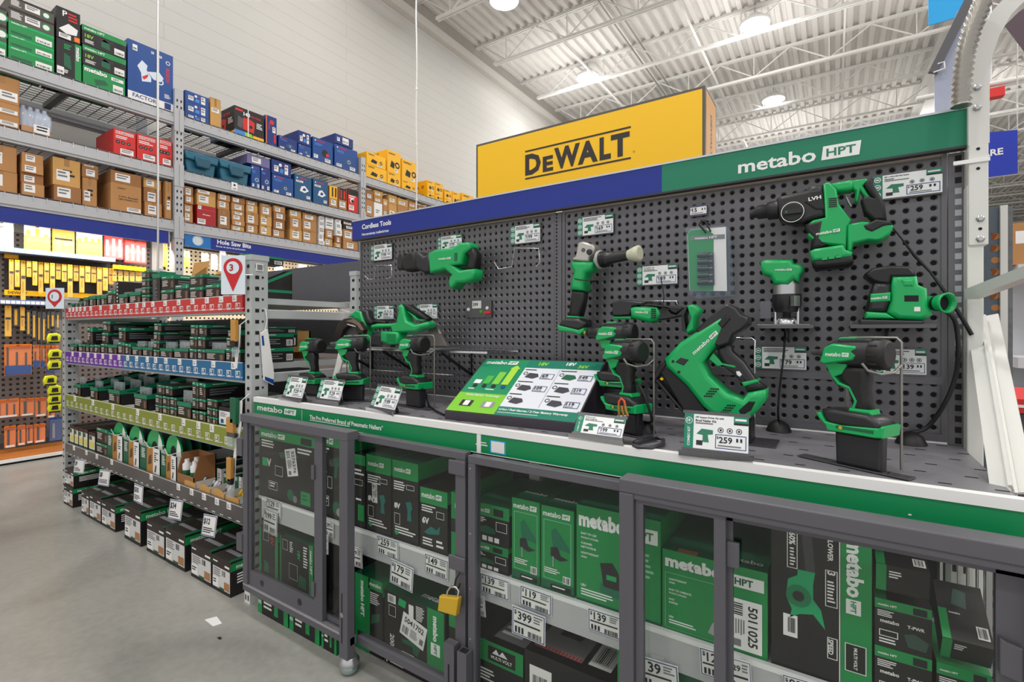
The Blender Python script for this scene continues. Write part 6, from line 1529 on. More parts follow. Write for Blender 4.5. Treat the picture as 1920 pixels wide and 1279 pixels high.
# ---- rotary hammer
c5 = K(1380, 300, 4.0)
y = 1.675
t = thing('rotary_hammer', 'large green and black rotary hammer hung high on the right board', 'rotary hammer', onY(1540, 430, y))
mb = MB(); A = [c5((a, b))[0] for a, b in ((105, 408), (150, 398), (165, 394), (235, 385), (240, 384), (318, 372))]
mb.tube([onY(a, b, y) for a, b in A], [0.012, 0.015, 0.021, 0.021, 0.027, 0.028], BLK2, 18); mb.build('chuck', t)
plate(t, 'gear_housing', c5((310, 305), (345, 285), (540, 240), (555, 215), (660, 200), (680, 440), (585, 465), (520, 490), (440, 495), (330, 465)), y, 0.078, BLK2, 0.016, 3)
plate(t, 'gear_cover', c5((560, 255), (650, 238), (672, 395), (600, 400), (510, 340)), y, 0.084, BLK, 0.006)
mb = MB(); p = onY(*c5((425, 395))[0], y - 0.04); mb.lathe(p, (0, -1, 0), [(0.03, 0), (0.029, 0.008), (0.024, 0.01)], BLK, 26); mb.box((p.x - 0.022, p.y - 0.018, p.z - 0.006), (p.x + 0.022, p.y - 0.009, p.z + 0.006), BLK2)
F = Face(mb, p + Vector((-0.03, -0.009, -0.03)), (1, 0, 0), (0, 0, 1), 0.06, 0.06); F.disc(0.5, 0.5, 0.49, WHT, 1, 26, 0.46); F.rect(0.22, 0.48, 0.28, 0.54, GREEN, 16); mb.build('mode_dial', t)
ptext(t, 'lettering', 'LVH', c5((545, 310))[0], c5((640, 290))[0], c5((548, 282))[0], y - 0.043, WHT, 0.03)
plate(t, 'main_body', c5((655, 203), (700, 190), (755, 245), (772, 350), (862, 468), (835, 520), (825, 690), (800, 660), (690, 650), (600, 640), (540, 590), (530, 505), (580, 470), (670, 450)), y, 0.09, GREEN, 0.012, 3)
plate(t, 'upper_bridge', c5((700, 192), (865, 163), (882, 205), (868, 238), (748, 255)), y, 0.055, GREEN, 0.008)
plate(t, 'rear_handle', c5((862, 165), (975, 150), (1002, 165), (952, 205), (985, 262), (1062, 350), (1040, 385), (962, 290), (930, 240), (912, 335), (888, 312), (893, 245), (866, 228)), y, 0.044, GREEN, 0.008)
plate(t, 'handle_grip', c5((950, 195), (985, 150), (1030, 150), (1024, 192), (1070, 262), (1112, 340), (1127, 458), (1030, 470), (958, 400), (935, 312), (962, 275), (1040, 290), (1058, 352), (1020, 300)), y, 0.05, BLK, 0.01, 3)
plate(t, 'trigger', c5((812, 265), (832, 275), (872, 345), (860, 362), (835, 320)), y, 0.016, STEEL, 0.003)
plate(t, 'battery_arm', c5((830, 500), (945, 480), (1165, 500), (1172, 520), (1150, 570), (1090, 612), (1050, 625), (985, 620), (880, 640), (868, 705), (828, 700)), y, 0.086, GREEN, 0.009)
plate(t, 'arm_cover', c5((945, 512), (1045, 465), (1145, 480), (1165, 505), (1092, 522), (1012, 562), (965, 545)), y, 0.092, BLK, 0.006)
plate(t, 'dust_box_shell', c5((515, 505), (560, 485), (668, 462), (640, 600), (690, 655), (560, 690), (572, 605), (538, 572)), y, 0.094, BLK, 0.01)
plate(t, 'dust_box', c5((556, 700), (590, 682), (805, 650), (822, 690), (872, 706), (862, 742), (575, 775)), y, 0.1, GREEN, 0.008)
plate(t, 'dust_box_foot', c5((568, 765), (872, 720), (878, 778), (842, 802), (602, 826), (574, 802)), y, 0.096, BLK, 0.01)
mb = MB()
for i in range(5):
    a, b = [onY(*q, y - 0.0455) for q in c5((695, 292 + i * 15), (758, 286 + i * 15))]; mb.bar(a, b, 0.002, 0.003, BLK)
for i in range(3):
    a, b = [onY(*q, y - 0.049) for q in c5((645 + i * 52, 742 - i * 8), (685 + i * 52, 737 - i * 8))]; mb.bar(a, b, 0.002, 0.008, GREEN)
mb.build('vents', t)
ptext(t, 'lettering', 'logo', c5((602, 566))[0], c5((782, 535))[0], c5((603, 543))[0], y - 0.0485, WHT)
mb = MB()
for px, py in ((1490, 405), (1560, 365), (1640, 400)):
    q = onY(px, py, YP); mb.tube([(q.x, YP + 0.006, q.z), (q.x, y + 0.046, q.z), (q.x, y + 0.047, q.z + 0.015)], 0.003, CHROME, 6)
tag(mb.build('peg_hook', at=tuple(onY(1560, 365, YP))), 'chrome peg hooks carrying the rotary hammer', 'hook')

# ---- trim router
y = 1.69
t = thing('trim_router', 'green topped trim router with silver collar on the right board', 'router', onY(1467, 610, y))
plate(t, 'battery_head', c5((193, 775), (225, 758), (430, 757), (436, 785), (490, 792), (516, 826), (482, 878), (478, 928), (440, 905), (400, 945), (290, 940), (262, 880), (205, 862)), y, 0.085, GREEN, 0.012, 3)
ptext(t, 'lettering', 'logo', c5((292, 830))[0], c5((418, 830))[0], c5((292, 815))[0], y - 0.0435, WHT)
p0 = onY(*c5((378, 1010))[0], y); p1 = onY(*c5((378, 900))[0], y); hh = p1.z - p0.z
mb = MB(); mb.lathe(p0, (0, 0, 1), [(0.036, 0), (0.036, hh)], STEEL, 24); mb.build('motor_collar', t)
p2 = onY(*c5((380, 1140))[0], y)
mb = MB(); mb.lathe(p2, (0, 0, 1), [(0.034, 0), (0.036, 0.012), (0.039, 0.02), (0.039, p0.z - p2.z)], BLK2, 24); mb.bar((p2.x + 0.02, y - 0.04, p2.z + 0.03), (p2.x + 0.03, y - 0.05, p2.z + 0.03), 0.02, 0.03, CHROME); mb.build('clamp_ring', t)
p3 = onY(*c5((380, 1240))[0], y)
mb = MB(); mb.lathe(p3 + Vector((0, 0, 0.004)), (0, 0, 1), [(0.03, 0), (0.028, 0.015), (0.012, 0.02), (0.011, p2.z - p3.z)], CHROME, 16)
for a in (-0.03, 0.03): mb.tube([(p3.x + a, y - 0.01, p3.z), (p3.x + a, y - 0.01, p2.z + 0.02)], 0.005, CHROME, 8)
mb.build('collet', t)
mb = MB(); mb.prism([(p3.x - 0.075, y - 0.05), (p3.x + 0.062, y - 0.05), (p3.x + 0.062, y + 0.045), (p3.x - 0.075, y + 0.045)], 0.006, M('router_base', '6a6a6e', 0.25, 0.4), (0, 0, p3.z), (1, 0, 0), (0, 1, 0), (0, 0, 1), r=0.002); mb.build('base_plate', t)
a, b = onY(*c5((183, 1190))[0], y - 0.02), onY(*c5((262, 1058))[0], y - 0.02)
mb = MB(); mb.box((a.x, y - 0.025, a.z), (b.x, y - 0.02, b.z), M('guide_plate', '606068', 0.4)); mb.build('guide_plate', t)
def bracket(lab, p, w):
    t = thing('tool_bracket', lab, 'bracket', p, 'dark tool brackets on the boards')
    mb = MB(); mb.box((p.x - w, 1.60, p.z - 0.006), (p.x + w, YP - 0.001, p.z), BLK2); mb.prism([(YP - 0.001, p.z - 0.05), (YP - 0.001, p.z - 0.006), (1.63, p.z - 0.006)], 0.004, BLK2, (p.x, 0, 0), (0, 1, 0), (0, 0, 1), (1, 0, 0)); mb.build('ledge', t)
    mb = MB(); mb.box((p.x - w, 1.60, p.z), (p.x - w + 0.003, 1.603, p.z + 0.012), DSTEEL); mb.box((p.x - w, 1.597, p.z - 0.006), (p.x + w, 1.6, p.z + 0.004), DSTEEL); mb.build('front_lip', t)
    return t
bracket('dark metal bracket under the trim router', Vector((p3.x, 1.7, p3.z - 0.0035)), 0.072)

# ---- sander
y = 1.665
t = thing('orbital_sander', 'green and black orbital sander at right end of the right board', 'sander', onY(1670, 610, y))
plate(t, 'palm_grip', c5((960, 862), (1020, 818), (1140, 800), (1290, 805), (1330, 848), (1345, 890), (1165, 892), (1150, 945), (1060, 940), (1010, 922), (972, 892)), y, 0.088, BLK, 0.018, 3)
plate(t, 'main_body', c5((1160, 884), (1342, 880), (1352, 945), (1415, 972), (1422, 1100), (1460, 1165), (1380, 1208), (1200, 1198), (1118, 1146), (1150, 1052), (1150, 960)), y, 0.094, GREEN, 0.012, 3)
plate(t, 'side_cover', c5((1028, 925), (1152, 930), (1158, 1050), (1122, 1148), (962, 1150), (1000, 1008)), y, 0.09, BLK2, 0.012)
plate(t, 'name_plate', c5((1000, 1012), (1150, 1000), (1146, 1066), (1000, 1075)), y, 0.096, GREEN, 0.004)
ptext(t, 'lettering', 'logo', c5((1012, 1048))[0], c5((1135, 1038))[0], c5((1012, 1030))[0], y - 0.049, WHT)
plate(t, 'skirt', c5((965, 1142), (1118, 1150), (1185, 1195), (968, 1192)), y, 0.098, GREEN, 0.006)
plate(t, 'battery_slot', c5((1245, 1022), (1352, 1022), (1352, 1070), (1245, 1070)), y, 0.096, DARK, 0.002)
plate(t, 'upper_clip', c5((1222, 908), (1318, 906), (1318, 958), (1240, 960)), y, 0.1, GREEN, 0.005)
plate(t, 'warning_label', c5((1318, 1108), (1362, 1108), (1362, 1140), (1318, 1140)), y, 0.0955, PAPER, 0.0)
plate(t, 'sanding_pad', c5((920, 1198), (1392, 1208), (1380, 1242), (925, 1242)), y, 0.1, BLK2, 0.004)
mb = MB(); a, b = onY(*c5((1425, 1075))[0], y), onY(*c5((1590, 1072))[0], y - 0.045)
d = (b - a).normalized(); L = (b - a).length
mb.lathe(a, d, [(0.017, -0.01), (0.019, L * 0.5), (0.024, L * 0.85), (0.026, L), (0.022, L), (0.02, L * 0.7)], GREEN, 20); mb.lathe(a + d * (L * 0.7), d, [(0.02, 0), (0.0205, 0.001)], DARK, 20); mb.build('dust_port', t)
mb = MB(); c_ = a + d * (L * 0.45); mb.lathe(c_, d, [(0.0195, 0), (0.021, 0.004), (0.0205, 0.008)], BLK, 16); mb.build('tie_band', t)
pz = onY(*c5((1150, 1244))[0], y).z - 0.0005
bracket('dark metal bracket under the orbital sander', Vector((onY(*c5((1150, 1240))[0], y).x, 1.7, pz)), 0.088)

# ---- angle grinder
c6 = K(1000, 360, 4.57); y = 1.685
t = thing('angle_grinder', 'angle grinder with silver head hung upright on the right board', 'angle grinder', onY(1090, 550, y))
plate(t, 'gear_head', c6((410, 442), (450, 432), (540, 458), (556, 490), (548, 530), (515, 560), (505, 608), (362, 598), (360, 570), (388, 555)), y, 0.062, M('cast_silver', 'b6b3ae', 0.35, 0.7), 0.012, 3)
mb = MB(); p = onY(*c6((482, 515))[0], y - 0.032); mb.lathe(p, (0, -1, 0), [(0.011, 0), (0.0105, 0.005), (0.006, 0.005)], BLK2, 14); p = onY(*c6((428, 498))[0], y - 0.031); mb.lathe(p, (0, -1, 0), [(0.008, 0), (0.0075, 0.002)], DSTEEL, 12); mb.build('spindle_lock', t)
plate(t, 'motor_body', c6((352, 600), (545, 606), (532, 680), (482, 702), (466, 760), (472, 852), (340, 842), (360, 740), (372, 690), (352, 655)), y, 0.072, GREEN, 0.018, 3)
plate(t, 'grip', c6((345, 842), (462, 855), (442, 980), (418, 1075), (318, 1068), (334, 950)), y, 0.052, BLK, 0.014, 3)
plate(t, 'battery_foot', c6((312, 1080), (420, 1085), (482, 1122), (470, 1162), (420, 1188), (246, 1150), (268, 1112)), y, 0.074, BLK2, 0.01)
plate(t, 'foot_rim', c6((238, 1150), (248, 1140), (420, 1182), (474, 1162), (470, 1196), (432, 1226), (384, 1206), (258, 1192)), y, 0.078, GREEN, 0.006)
plate(t, 'neck_ring', c6((318, 1062), (420, 1068), (424, 1082), (310, 1078)), y, 0.056, GREEN, 0.003)
ptube(t, 'cable_tie', c6((352, 742), (400, 752), (475, 760), (560, 755)), y - 0.04, 0.002, BLK, 5)
mb = MB(); a = onY(*c6((550, 585))[0], y - 0.02); b = onY(*c6((915, 525))[0], y - 0.06); d = (b - a).normalized(); L = (b - a).length
mb.lathe(a, d, [(0.012, -0.01), (0.012, L * 0.02), (0.033, L * 0.05), (0.035, L * 0.08), (0.026, L * 0.1)], M('flange_grey', 'a9a9a6', 0.4), 22); mb.build('handle_flange', t)
mb = MB(); mb.lathe(a, d, [(0.024, L * 0.1), (0.03, L * 0.12), (0.024, L * 0.15), (0.03, L * 0.18), (0.024, L * 0.22), (0.03, L * 0.25), (0.022, L * 0.3), (0.019, L * 0.5), (0.0175, L * 0.75)], BLK2, 20); mb.build('side_handle', t)
mb = MB(); mb.lathe(a, d, [(0.0175, L * 0.75), (0.02, L * 0.8), (0.026, L * 0.9), (0.028, L * 0.98), (0.02, L)], M('cap_cream', 'c9c8b2', 0.45), 20); mb.build('handle_cap', t)
mb = MB(); q = onY(1095, 515, YP); mb.tube([(q.x - 0.02, YP + 0.006, q.z), (q.x - 0.02, y + 0.032, q.z), (q.x + 0.02, y + 0.032, q.z), (q.x + 0.02, YP + 0.006, q.z)], 0.003, BLK2, 6); q = onY(1110, 527, YP); mb.box((q.x - 0.01, y - 0.03, q.z - 0.004), (q.x + 0.02, YP - 0.001, q.z), BLK2)
tag(mb.build('peg_hook', at=(q.x, YP, q.z)), 'dark peg hook behind the angle grinder', 'hook')

# ---- oscillating tool
y = 1.60
t = thing('oscillating_tool', 'green and black oscillating tool hung level above the framing nailer', 'oscillating tool', onY(1230, 590, y))
plate(t, 'gear_case', c6((700, 948), (770, 922), (950, 942), (990, 955), (880, 985), (856, 1062), (700, 1066)), y, 0.062, BLK2, 0.012, 3)
plate(t, 'nose_strip', c6((696, 1066), (856, 1070), (862, 1092), (712, 1088)), y, 0.05, GREEN, 0.004)
plate(t, 'motor_body', c6((852, 992), (900, 984), (1080, 992), (1112, 1042), (1085, 1102), (1020, 1124), (862, 1082)), y, 0.072, GREEN, 0.014, 3)
plate(t, 'top_cover', c6((880, 968), (1000, 958), (1270, 985), (1302, 996), (1240, 1052), (1195, 1030), (1175, 1005), (1080, 992)), y, 0.056, BLK, 0.01)
plate(t, 'grip', c6((1080, 1000), (1175, 1010), (1200, 1040), (1242, 1052), (1302, 996), (1342, 972), (1312, 1062), (1332, 1205), (1290, 1190), (1284, 1062), (1200, 1082), (1090, 1100)), y, 0.05, BLK2, 0.008)
plate(t, 'battery_end', c6((1332, 975), (1388, 966), (1452, 1012), (1412, 1072), (1406, 1182), (1342, 1224), (1320, 1190), (1364, 1082)), y, 0.062, GREEN, 0.009)
ptext(t, 'lettering', 'logo', c6((872, 1036))[0], c6((982, 1042))[0], c6((872, 1018))[0], y - 0.037, WHT)
mb = MB()
for i in range(5):
    a, b = [onY(*q, y - 0.037) for q in c6((1008, 1004 + i * 18), (1052, 1006 + i * 18))]; mb.bar(a, b, 0.002, 0.004, BLK)
mb.build('vents', t)
ptube(t, 'cable_tie', c6((1090, 730), (1105, 800), (1120, 900), (1112, 960), (1098, 1040)), y - 0.04, 0.0018, BLK, 5)
t = thing('wire_hook', 'dark wire hook holding the oscillating tool', 'hook', onY(1228, 566, YP), 'wire hooks on the boards')
mb = MB(); q = [onY(*v, y - 0.0) for v in c6((950, 938), (1225, 935), (1240, 985))]; mb.tube([(q[0].x, YP + 0.006, q[0].z)] + q + [(q[2].x, YP + 0.006, q[2].z)], 0.003, CHROME, 7); mb.build('wire', t)

# ---- socket set pack
y = 1.742
t = thing('socket_set_pack', 'clear pack of five black impact sockets on green and white card', 'socket set', onY(1332, 490, y))
plate(t, 'card', c6((1320, 360), (1350, 325), (1650, 300), (1660, 850), (1340, 845)), y, 0.003, WHT, 0.0)
plate(t, 'green_print', c6((1322, 358), (1350, 327), (1480, 316), (1545, 362), (1545, 846), (1342, 843)), y - 0.002, 0.0006, GREEN_B, 0.0)
plate(t, 'grey_band', c6((1345, 378), (1640, 362), (1640, 400), (1345, 415)), y - 0.0026, 0.0006, GINK, 0.0)
ptext(t, 'lettering', 'metabo HPT', c6((1385, 408))[0], c6((1575, 396))[0], c6((1385, 386))[0], y - 0.003, WHT)
plate(t, 'socket_rail', c6((1500, 520), (1545, 518), (1552, 795), (1505, 800)), y - 0.006, 0.008, BLK2, 0.002)
for i in range(5):
    a, b = [onY(*q, y - 0.012) for q in c6((1408, 545 + i * 58), (1505, 540 + i * 58))]; mb = MB(); mb.tube([a, b], 0.0085, BLK2, 12); mb.tube([b, b + Vector((0.012, 0, 0))], 0.0055, DSTEEL, 10); mb.build('socket', t)
plate(t, 'clear_shell', c6((1308, 318), (1330, 310), (1640, 290), (1690, 320), (1718, 890), (1400, 918), (1335, 880)), y - 0.006, 0.036, MG('pack_shell', 'b5cbe0', 0.12, 0.06), 0.008)
t = thing('peg_hook', 'black looped hook holding the socket set pack', 'hook', onY(1322, 425, y), 'wire hooks on the boards')
mb = MB(); q = [onY(*v, y - 0.03) for v in c6((1480, 350), (1420, 280), (1440, 245), (1475, 255), (1520, 340))]; mb.tube(q, 0.003, BLK, 7); w_ = onY(*c6((1500, 250))[0], YP); mb.tube([(w_.x, YP + 0.006, w_.z), tuple(q[2]), tuple(onY(*c6((1520, 280))[0], y - 0.02))], 0.003, BLK, 7); mb.build('loop', t)

# ---- reciprocating saw
c4 = K(440, 440, 3.552); y = 1.685
t = thing('reciprocating_saw', 'green reciprocating saw with black nose on the left board', 'reciprocating saw', onY(830, 500, y))
plate(t, 'shoe', c4((1102, 165), (1122, 120), (1142, 126), (1150, 170), (1138, 238), (1106, 236)), y, 0.05, BLK2, 0.008)
plate(t, 'nose_boot', c4((1140, 172), (1165, 140), (1192, 115), (1225, 122), (1235, 165), (1245, 235), (1170, 250), (1142, 232)), y, 0.066, BLK, 0.014, 3)
plate(t, 'gear_case', c4((1228, 128), (1262, 120), (1292, 148), (1325, 128), (1335, 250), (1300, 266), (1236, 232)), y, 0.072, BLK2, 0.014, 3)
plate(t, 'main_body', c4((1322, 130), (1372, 105), (1480, 95), (1532, 60), (1592, 58), (1602, 98), (1562, 130), (1546, 202), (1470, 208), (1532, 242), (1627, 232), (1622, 298), (1572, 322), (1512, 326), (1482, 366), (1455, 346), (1460, 290), (1476, 272), (1432, 238), (1332, 264)), y, 0.076, GREEN, 0.012, 3)
plate(t, 'grip', c4((1542, 122), (1602, 88), (1628, 130), (1622, 234), (1562, 234), (1578, 150)), y, 0.052, BLK, 0.012, 3)
ptext(t, 'lettering', 'logo', c4((1358, 168))[0], c4((1440, 162))[0], c4((1358, 155))[0], y - 0.039, WHT)
mb = MB()
for i in range(4):
    a, b = [onY(*q, y - 0.039) for q in c4((1462, 128 + i * 14), (1482, 126 + i * 14))]; mb.bar(a, b, 0.002, 0.006, GREEN_D)
mb.build('vents', t)
mb = MB(); q = onY(800, 505, YP); mb.tube([(q.x, YP + 0.006, q.z), (q.x, y - 0.02, q.z), (q.x, y - 0.03, q.z + 0.02)], 0.003, CHROME, 6); q = onY(860, 492, YP); mb.tube([(q.x, YP + 0.006, q.z), (q.x, y - 0.02, q.z)], 0.003, CHROME, 6)
tag(mb.build('peg_hook', at=(q.x, YP, q.z)), 'chrome peg hooks carrying the reciprocating saw', 'hook')
# empty hooks
for pts, lab in ((((868, 275), (895, 300), (935, 290), (940, 205), (1045, 205), (1048, 280), (1010, 295)), 'empty wire hook at the left edge of the left board'),):
    q = [onY(*v, 1.72) for v in c4(*pts)]
    mb = MB(); mb.tube(q, 0.0025, CHROME, 6)
    for e in (q[3], q[4]): mb.tube([e, (e.x, YP + 0.006, e.z)], 0.0025, CHROME, 6)
    tag(mb.build('wire_hook', at=tuple(q[3])), lab, 'hook')
q = [onY(*v, 1.72) for v in ((927, 492), (935, 505), (960, 500), (965, 465), (1010, 466), (1013, 492), (1005, 500))]
mb = MB(); mb.tube(q, 0.0025, CHROME, 6)
for e in (q[3], q[4]): mb.tube([e, (e.x, YP + 0.006, e.z)], 0.0025, CHROME, 6)
tag(mb.build('wire_hook', at=tuple(q[3])), 'empty wire hook below the price card at upper right of left board', 'hook')

# ---- framing nailer
c3 = K(1200, 540, 3.553); y = 1.50
t = thing('framing_nailer', 'big green framing nailer standing tilted behind the 259 price stand', 'nailer', onY(1330, 700, y))
plate(t, 'top_cap', c3((385, 282), (560, 122), (600, 108), (650, 130), (690, 178), (732, 196), (736, 240), (692, 282), (640, 312), (612, 370), (540, 392), (500, 370), (440, 300), (402, 302)), y, 0.085, BLK2, 0.014, 3)
plate(t, 'main_body', c3((188, 468), (290, 360), (400, 290), (560, 188), (592, 228), (532, 370), (500, 412), (440, 492), (480, 580), (600, 692), (700, 732), (730, 690), (850, 668), (846, 742), (800, 802), (740, 862), (500, 832), (440, 782), (330, 642), (198, 522)), y, 0.092, GREEN, 0.014, 3)
plate(t, 'magazine', c3((150, 560), (182, 518), (204, 514), (340, 650), (480, 840), (460, 862), (322, 842)), y, 0.06, BLK, 0.006)
plate(t, 'magazine_rail', c3((108, 612), (128, 600), (330, 838), (312, 842)), y, 0.05, BLK2, 0.004)
plate(t, 'nose', c3((58, 632), (92, 610), (138, 500), (178, 478), (192, 508), (120, 612), (84, 650)), y, 0.04, BLK2, 0.006)
plate(t, 'grip', c3((520, 402), (560, 380), (604, 348), (622, 420), (702, 490), (772, 590), (802, 620), (850, 662), (720, 690), (690, 622), (622, 560), (560, 500), (530, 442)), y, 0.056, BLK2, 0.012, 3)
plate(t, 'grip_inlay', c3((560, 512), (640, 520), (700, 600), (720, 640), (690, 625), (622, 562)), y, 0.058, BLK, 0.004)
plate(t, 'green_frame', c3((470, 470), (500, 430), (535, 470), (560, 498), (650, 515), (645, 530), (560, 512), (530, 520)), y, 0.06, GREEN, 0.004)
plate(t, 'grip_collar', c3((685, 622), (790, 602), (800, 622), (700, 652)), y, 0.062, GREEN, 0.004)
plate(t, 'side_switch', c3((650, 552), (672, 550), (690, 572), (676, 588), (656, 575)), y, 0.06, WHT, 0.002)
plate(t, 'battery_bay', c3((672, 800), (740, 740), (790, 742), (758, 802), (690, 842)), y, 0.095, DARK, 0.004)
plate(t, 'side_window', c3((262, 488), (298, 458), (352, 472), (318, 512)), y, 0.095, BLK2, 0.002)
plate(t, 'cap_window', c3((536, 240), (590, 180), (622, 206), (570, 268)), y, 0.095, BLK, 0.003)
for ox, oy in ((430, 720), (540, 830)):
    mb = MB()
    for i in range(4):
        for j in range(4):
            a, b = [onY(*q, y - 0.0463) for q in c3((ox + 14 * i + 6 * j - 4, oy - 16 * i + 3 - 0 * j + (-8 if 0 else 0)), (ox + 14 * i + 6 * j + 8, oy - 16 * i - 2))]
            a.x += 0.0035 * j; b.x += 0.0035 * j; mb.bar(a, b, 0.001, 0.004, BLK)
    mb.build('vents', t)
mb = MB()
for a in ((220, 490), (260, 560)):
    p = onY(*c3(a)[0], y - 0.0455); mb.lathe(p, (0, -1, 0), [(0.005, 0), (0.004, 0.001)], BLK, 10)
mb.build('screws', t)
ptext(t, 'lettering', 'logo', c3((362, 446))[0], c3((524, 302))[0], c3((345, 425))[0], y - 0.0465, WHT)
plate(t, 'yellow_label', c3((150, 600), (162, 590), (176, 602), (164, 612)), y, 0.061, YEL, 0.0)
plate(t, 'trigger', c3((455, 470), (466, 462), (500, 485), (510, 500), (480, 492)), y, 0.02, BLK2, 0.003)
b0 = onZ(1330, 828, ZT + 0.001)
t = thing('tool_stand', 'chrome wire stand carrying the framing nailer', 'tool stand', (onY(1340, 760, y).x, y, ZT + 0.001), 'wire tool stands on the counter')
q = [onY(*v, y + 0.06) for v in c3((640, 335), (745, 335), (765, 350), (762, 540))]
xa, xb = onY(*c3((330, 800))[0], y).x, onY(*c3((750, 800))[0], y).x
mb = MB(); mb.tube([(q[0].x - 0.03, y + 0.06, q[0].z)] + [tuple(v) for v in q] + [(q[3].x, y + 0.06, ZT + 0.006)], 0.003, CHROME, 7); mb.tube([(xa, y + 0.06, ZT + 0.006), (xb, y + 0.06, ZT + 0.006)], 0.003, CHROME, 7); mb.build('wire_loop', t)
nz = onY(1330, 776, y).z
mb = MB(); mb.box((xa + 0.06, y - 0.03, ZT + 0.004), (xb, y + 0.05, nz - 0.006), BLK2); mb.build('support_block', t)
mb = MB(); mb.box((xa, y - 0.04, ZT + 0.001), (xb + 0.06, y + 0.07, ZT + 0.0038), DSTEEL); mb.build('base_plate', t)

# ---- circular saws on their wire shelf
c7 = K(620, 560, 5.33)
y = 1.62
zs = onY(690, 652, 1.60).z
t = thing('wire_shelf', 'thin dark wire shelf bracketed to the left board under two circular saws', 'shelf', (-1.7, 1.7, zs))
xa, xb = onY(624, 655, 1.60).x, onY(930, 660, 1.60).x
mb = MB(); mb.box((xa, 1.54, zs - 0.008), (xb, 1.546, zs), CHROME); mb.box((xa, YP - 0.012, zs - 0.008), (xb, YP - 0.006, zs), CHROME)
for i in range(60):
    x = xa + (xb - xa) * i / 59; mb.box((x - 0.0015, 1.54, zs - 0.003), (x + 0.0015, YP - 0.006, zs - 0.0005), CHROME)
mb.build('wire_grid', t)
for q_ in (0.1, 0.4, 0.75):
    x = xa + (xb - xa) * q_; mb = MB(); mb.bar((x, 1.56, zs - 0.01), (x, YP - 0.004, zs - 0.12), 0.006, 0.012, BLK2); mb.bar((x, YP - 0.008, zs - 0.13), (x, YP - 0.008, zs), 0.006, 0.01, BLK2); mb.build('bracket', t)
mb = MB(); z2 = zs - 0.11; mb.box((xa + 0.2, 1.62, z2), (xb, 1.625, z2 + 0.004), CHROME); mb.build('lower_rail', t)
t = thing('circular_saw', 'circular saw with round dark guard, left one on the wire shelf', 'circular saw', (onY(690, 650, y).x, y, zs + 0.002), 'circular saws on the wire shelf')
plate(t, 'blade_guard', c7((40, 372), (98, 250), (150, 202), (222, 190), (302, 230), (352, 312), (342, 352), (292, 352), (262, 292), (200, 270), (142, 322), (112, 412), (62, 402)), y - 0.03, 0.03, M('guard_dark', '3b322e', 0.3, 0.4), 0.005)
plate(t, 'guard_band', c7((150, 225), (222, 206), (285, 240), (330, 312), (310, 318), (262, 262), (215, 238)), y - 0.047, 0.004, M('guard_tan', '8a7868', 0.35, 0.4), 0.0)
ptext(t, 'lettering', 'metabo', c7((165, 262))[0], c7((250, 285))[0], c7((170, 246))[0], y - 0.0495, WHT)
plate(t, 'blade', c7(*[(205 + 78 * cos(a * pi / 10), 352 + 78 * sin(a * pi / 10)) for a in range(20)]), y - 0.02, 0.003, DSTEEL, 0.0)
plate(t, 'motor_body', c7((218, 188), (302, 116), (352, 130), (372, 210), (402, 262), (382, 302), (442, 382), (420, 440), (330, 440), (322, 332), (352, 312), (302, 232), (280, 190)), y + 0.025, 0.07, GREEN, 0.012)
plate(t, 'top_handle', c7((302, 116), (342, 104), (392, 120), (412, 190), (446, 232), (422, 272), (380, 262), (362, 202), (332, 142)), y + 0.02, 0.045, BLK2, 0.012, 3)
plate(t, 'side_grip', c7((430, 212), (560, 226), (566, 250), (440, 245)), y + 0.02, 0.03, BLK, 0.008)
a = tr(c7((30, 480), (450, 490)), y)
mb = MB(); mb.box((a[0][0], y - 0.06, zs + 0.0005), (a[1][0], y + 0.09, zs + 0.005), DSTEEL); mb.bar((a[0][0] + 0.1, y - 0.02, zs + 0.004), (a[0][0] + 0.1, y - 0.02, zs + 0.09), 0.02, 0.01, DSTEEL); mb.bar((a[1][0] - 0.06, y + 0.03, zs + 0.004), (a[1][0] - 0.06, y + 0.03, zs + 0.07), 0.03, 0.02, DSTEEL); mb.build('base_shoe', t)
t = thing('circular_saw', 'long rear handle circular saw, right one on the wire shelf', 'circular saw', (onY(780, 650, y).x, y, zs + 0.002), 'circular saws on the wire shelf')
plate(t, 'blade_guard', c7((985, 212), (1060, 252), (1112, 352), (1180, 478), (1050, 478), (985, 478), (985, 300)), y + 0.05, 0.02, M('guard_grey', '6f6a66', 0.3, 0.5), 0.004)
plate(t, 'guard_edge', c7((990, 215), (1045, 262), (1090, 352), (1110, 350), (1060, 250), (1010, 210)), y + 0.037, 0.004, STEEL, 0.0)
plate(t, 'main_body', c7((640, 250), (700, 238), (702, 200), (720, 122), (702, 82), (740, 56), (765, 80), (780, 165), (800, 225), (880, 262), (1002, 232), (1022, 252), (1002, 292), (950, 302), (900, 332), (730, 342), (662, 352), (642, 292), (442, 302), (446, 262), (500, 250)), y - 0.015, 0.06, GREEN, 0.012)
plate(t, 'grip', c7((738, 56), (802, 64), (902, 128), (1000, 198), (985, 222), (880, 170), (802, 122), (770, 90)), y - 0.015, 0.042, BLK, 0.011, 3)
plate(t, 'handle_inlay', c7((800, 128), (870, 172), (900, 205), (960, 215), (955, 225), (885, 215), (850, 175)), y - 0.015, 0.046, GREEN, 0.003)
plate(t, 'lower_motor', c7((550, 322), (722, 340), (722, 450), (642, 462), (550, 432)), y - 0.02, 0.07, GREEN, 0.01)
plate(t, 'clamp', c7((442, 350), (552, 352), (566, 476), (440, 470)), y - 0.01, 0.05, BLK2, 0.008)
plate(t, 'front_knob', c7((556, 250), (655, 248), (660, 298), (556, 300)), y - 0.015, 0.05, BLK2, 0.01)
mb = MB()
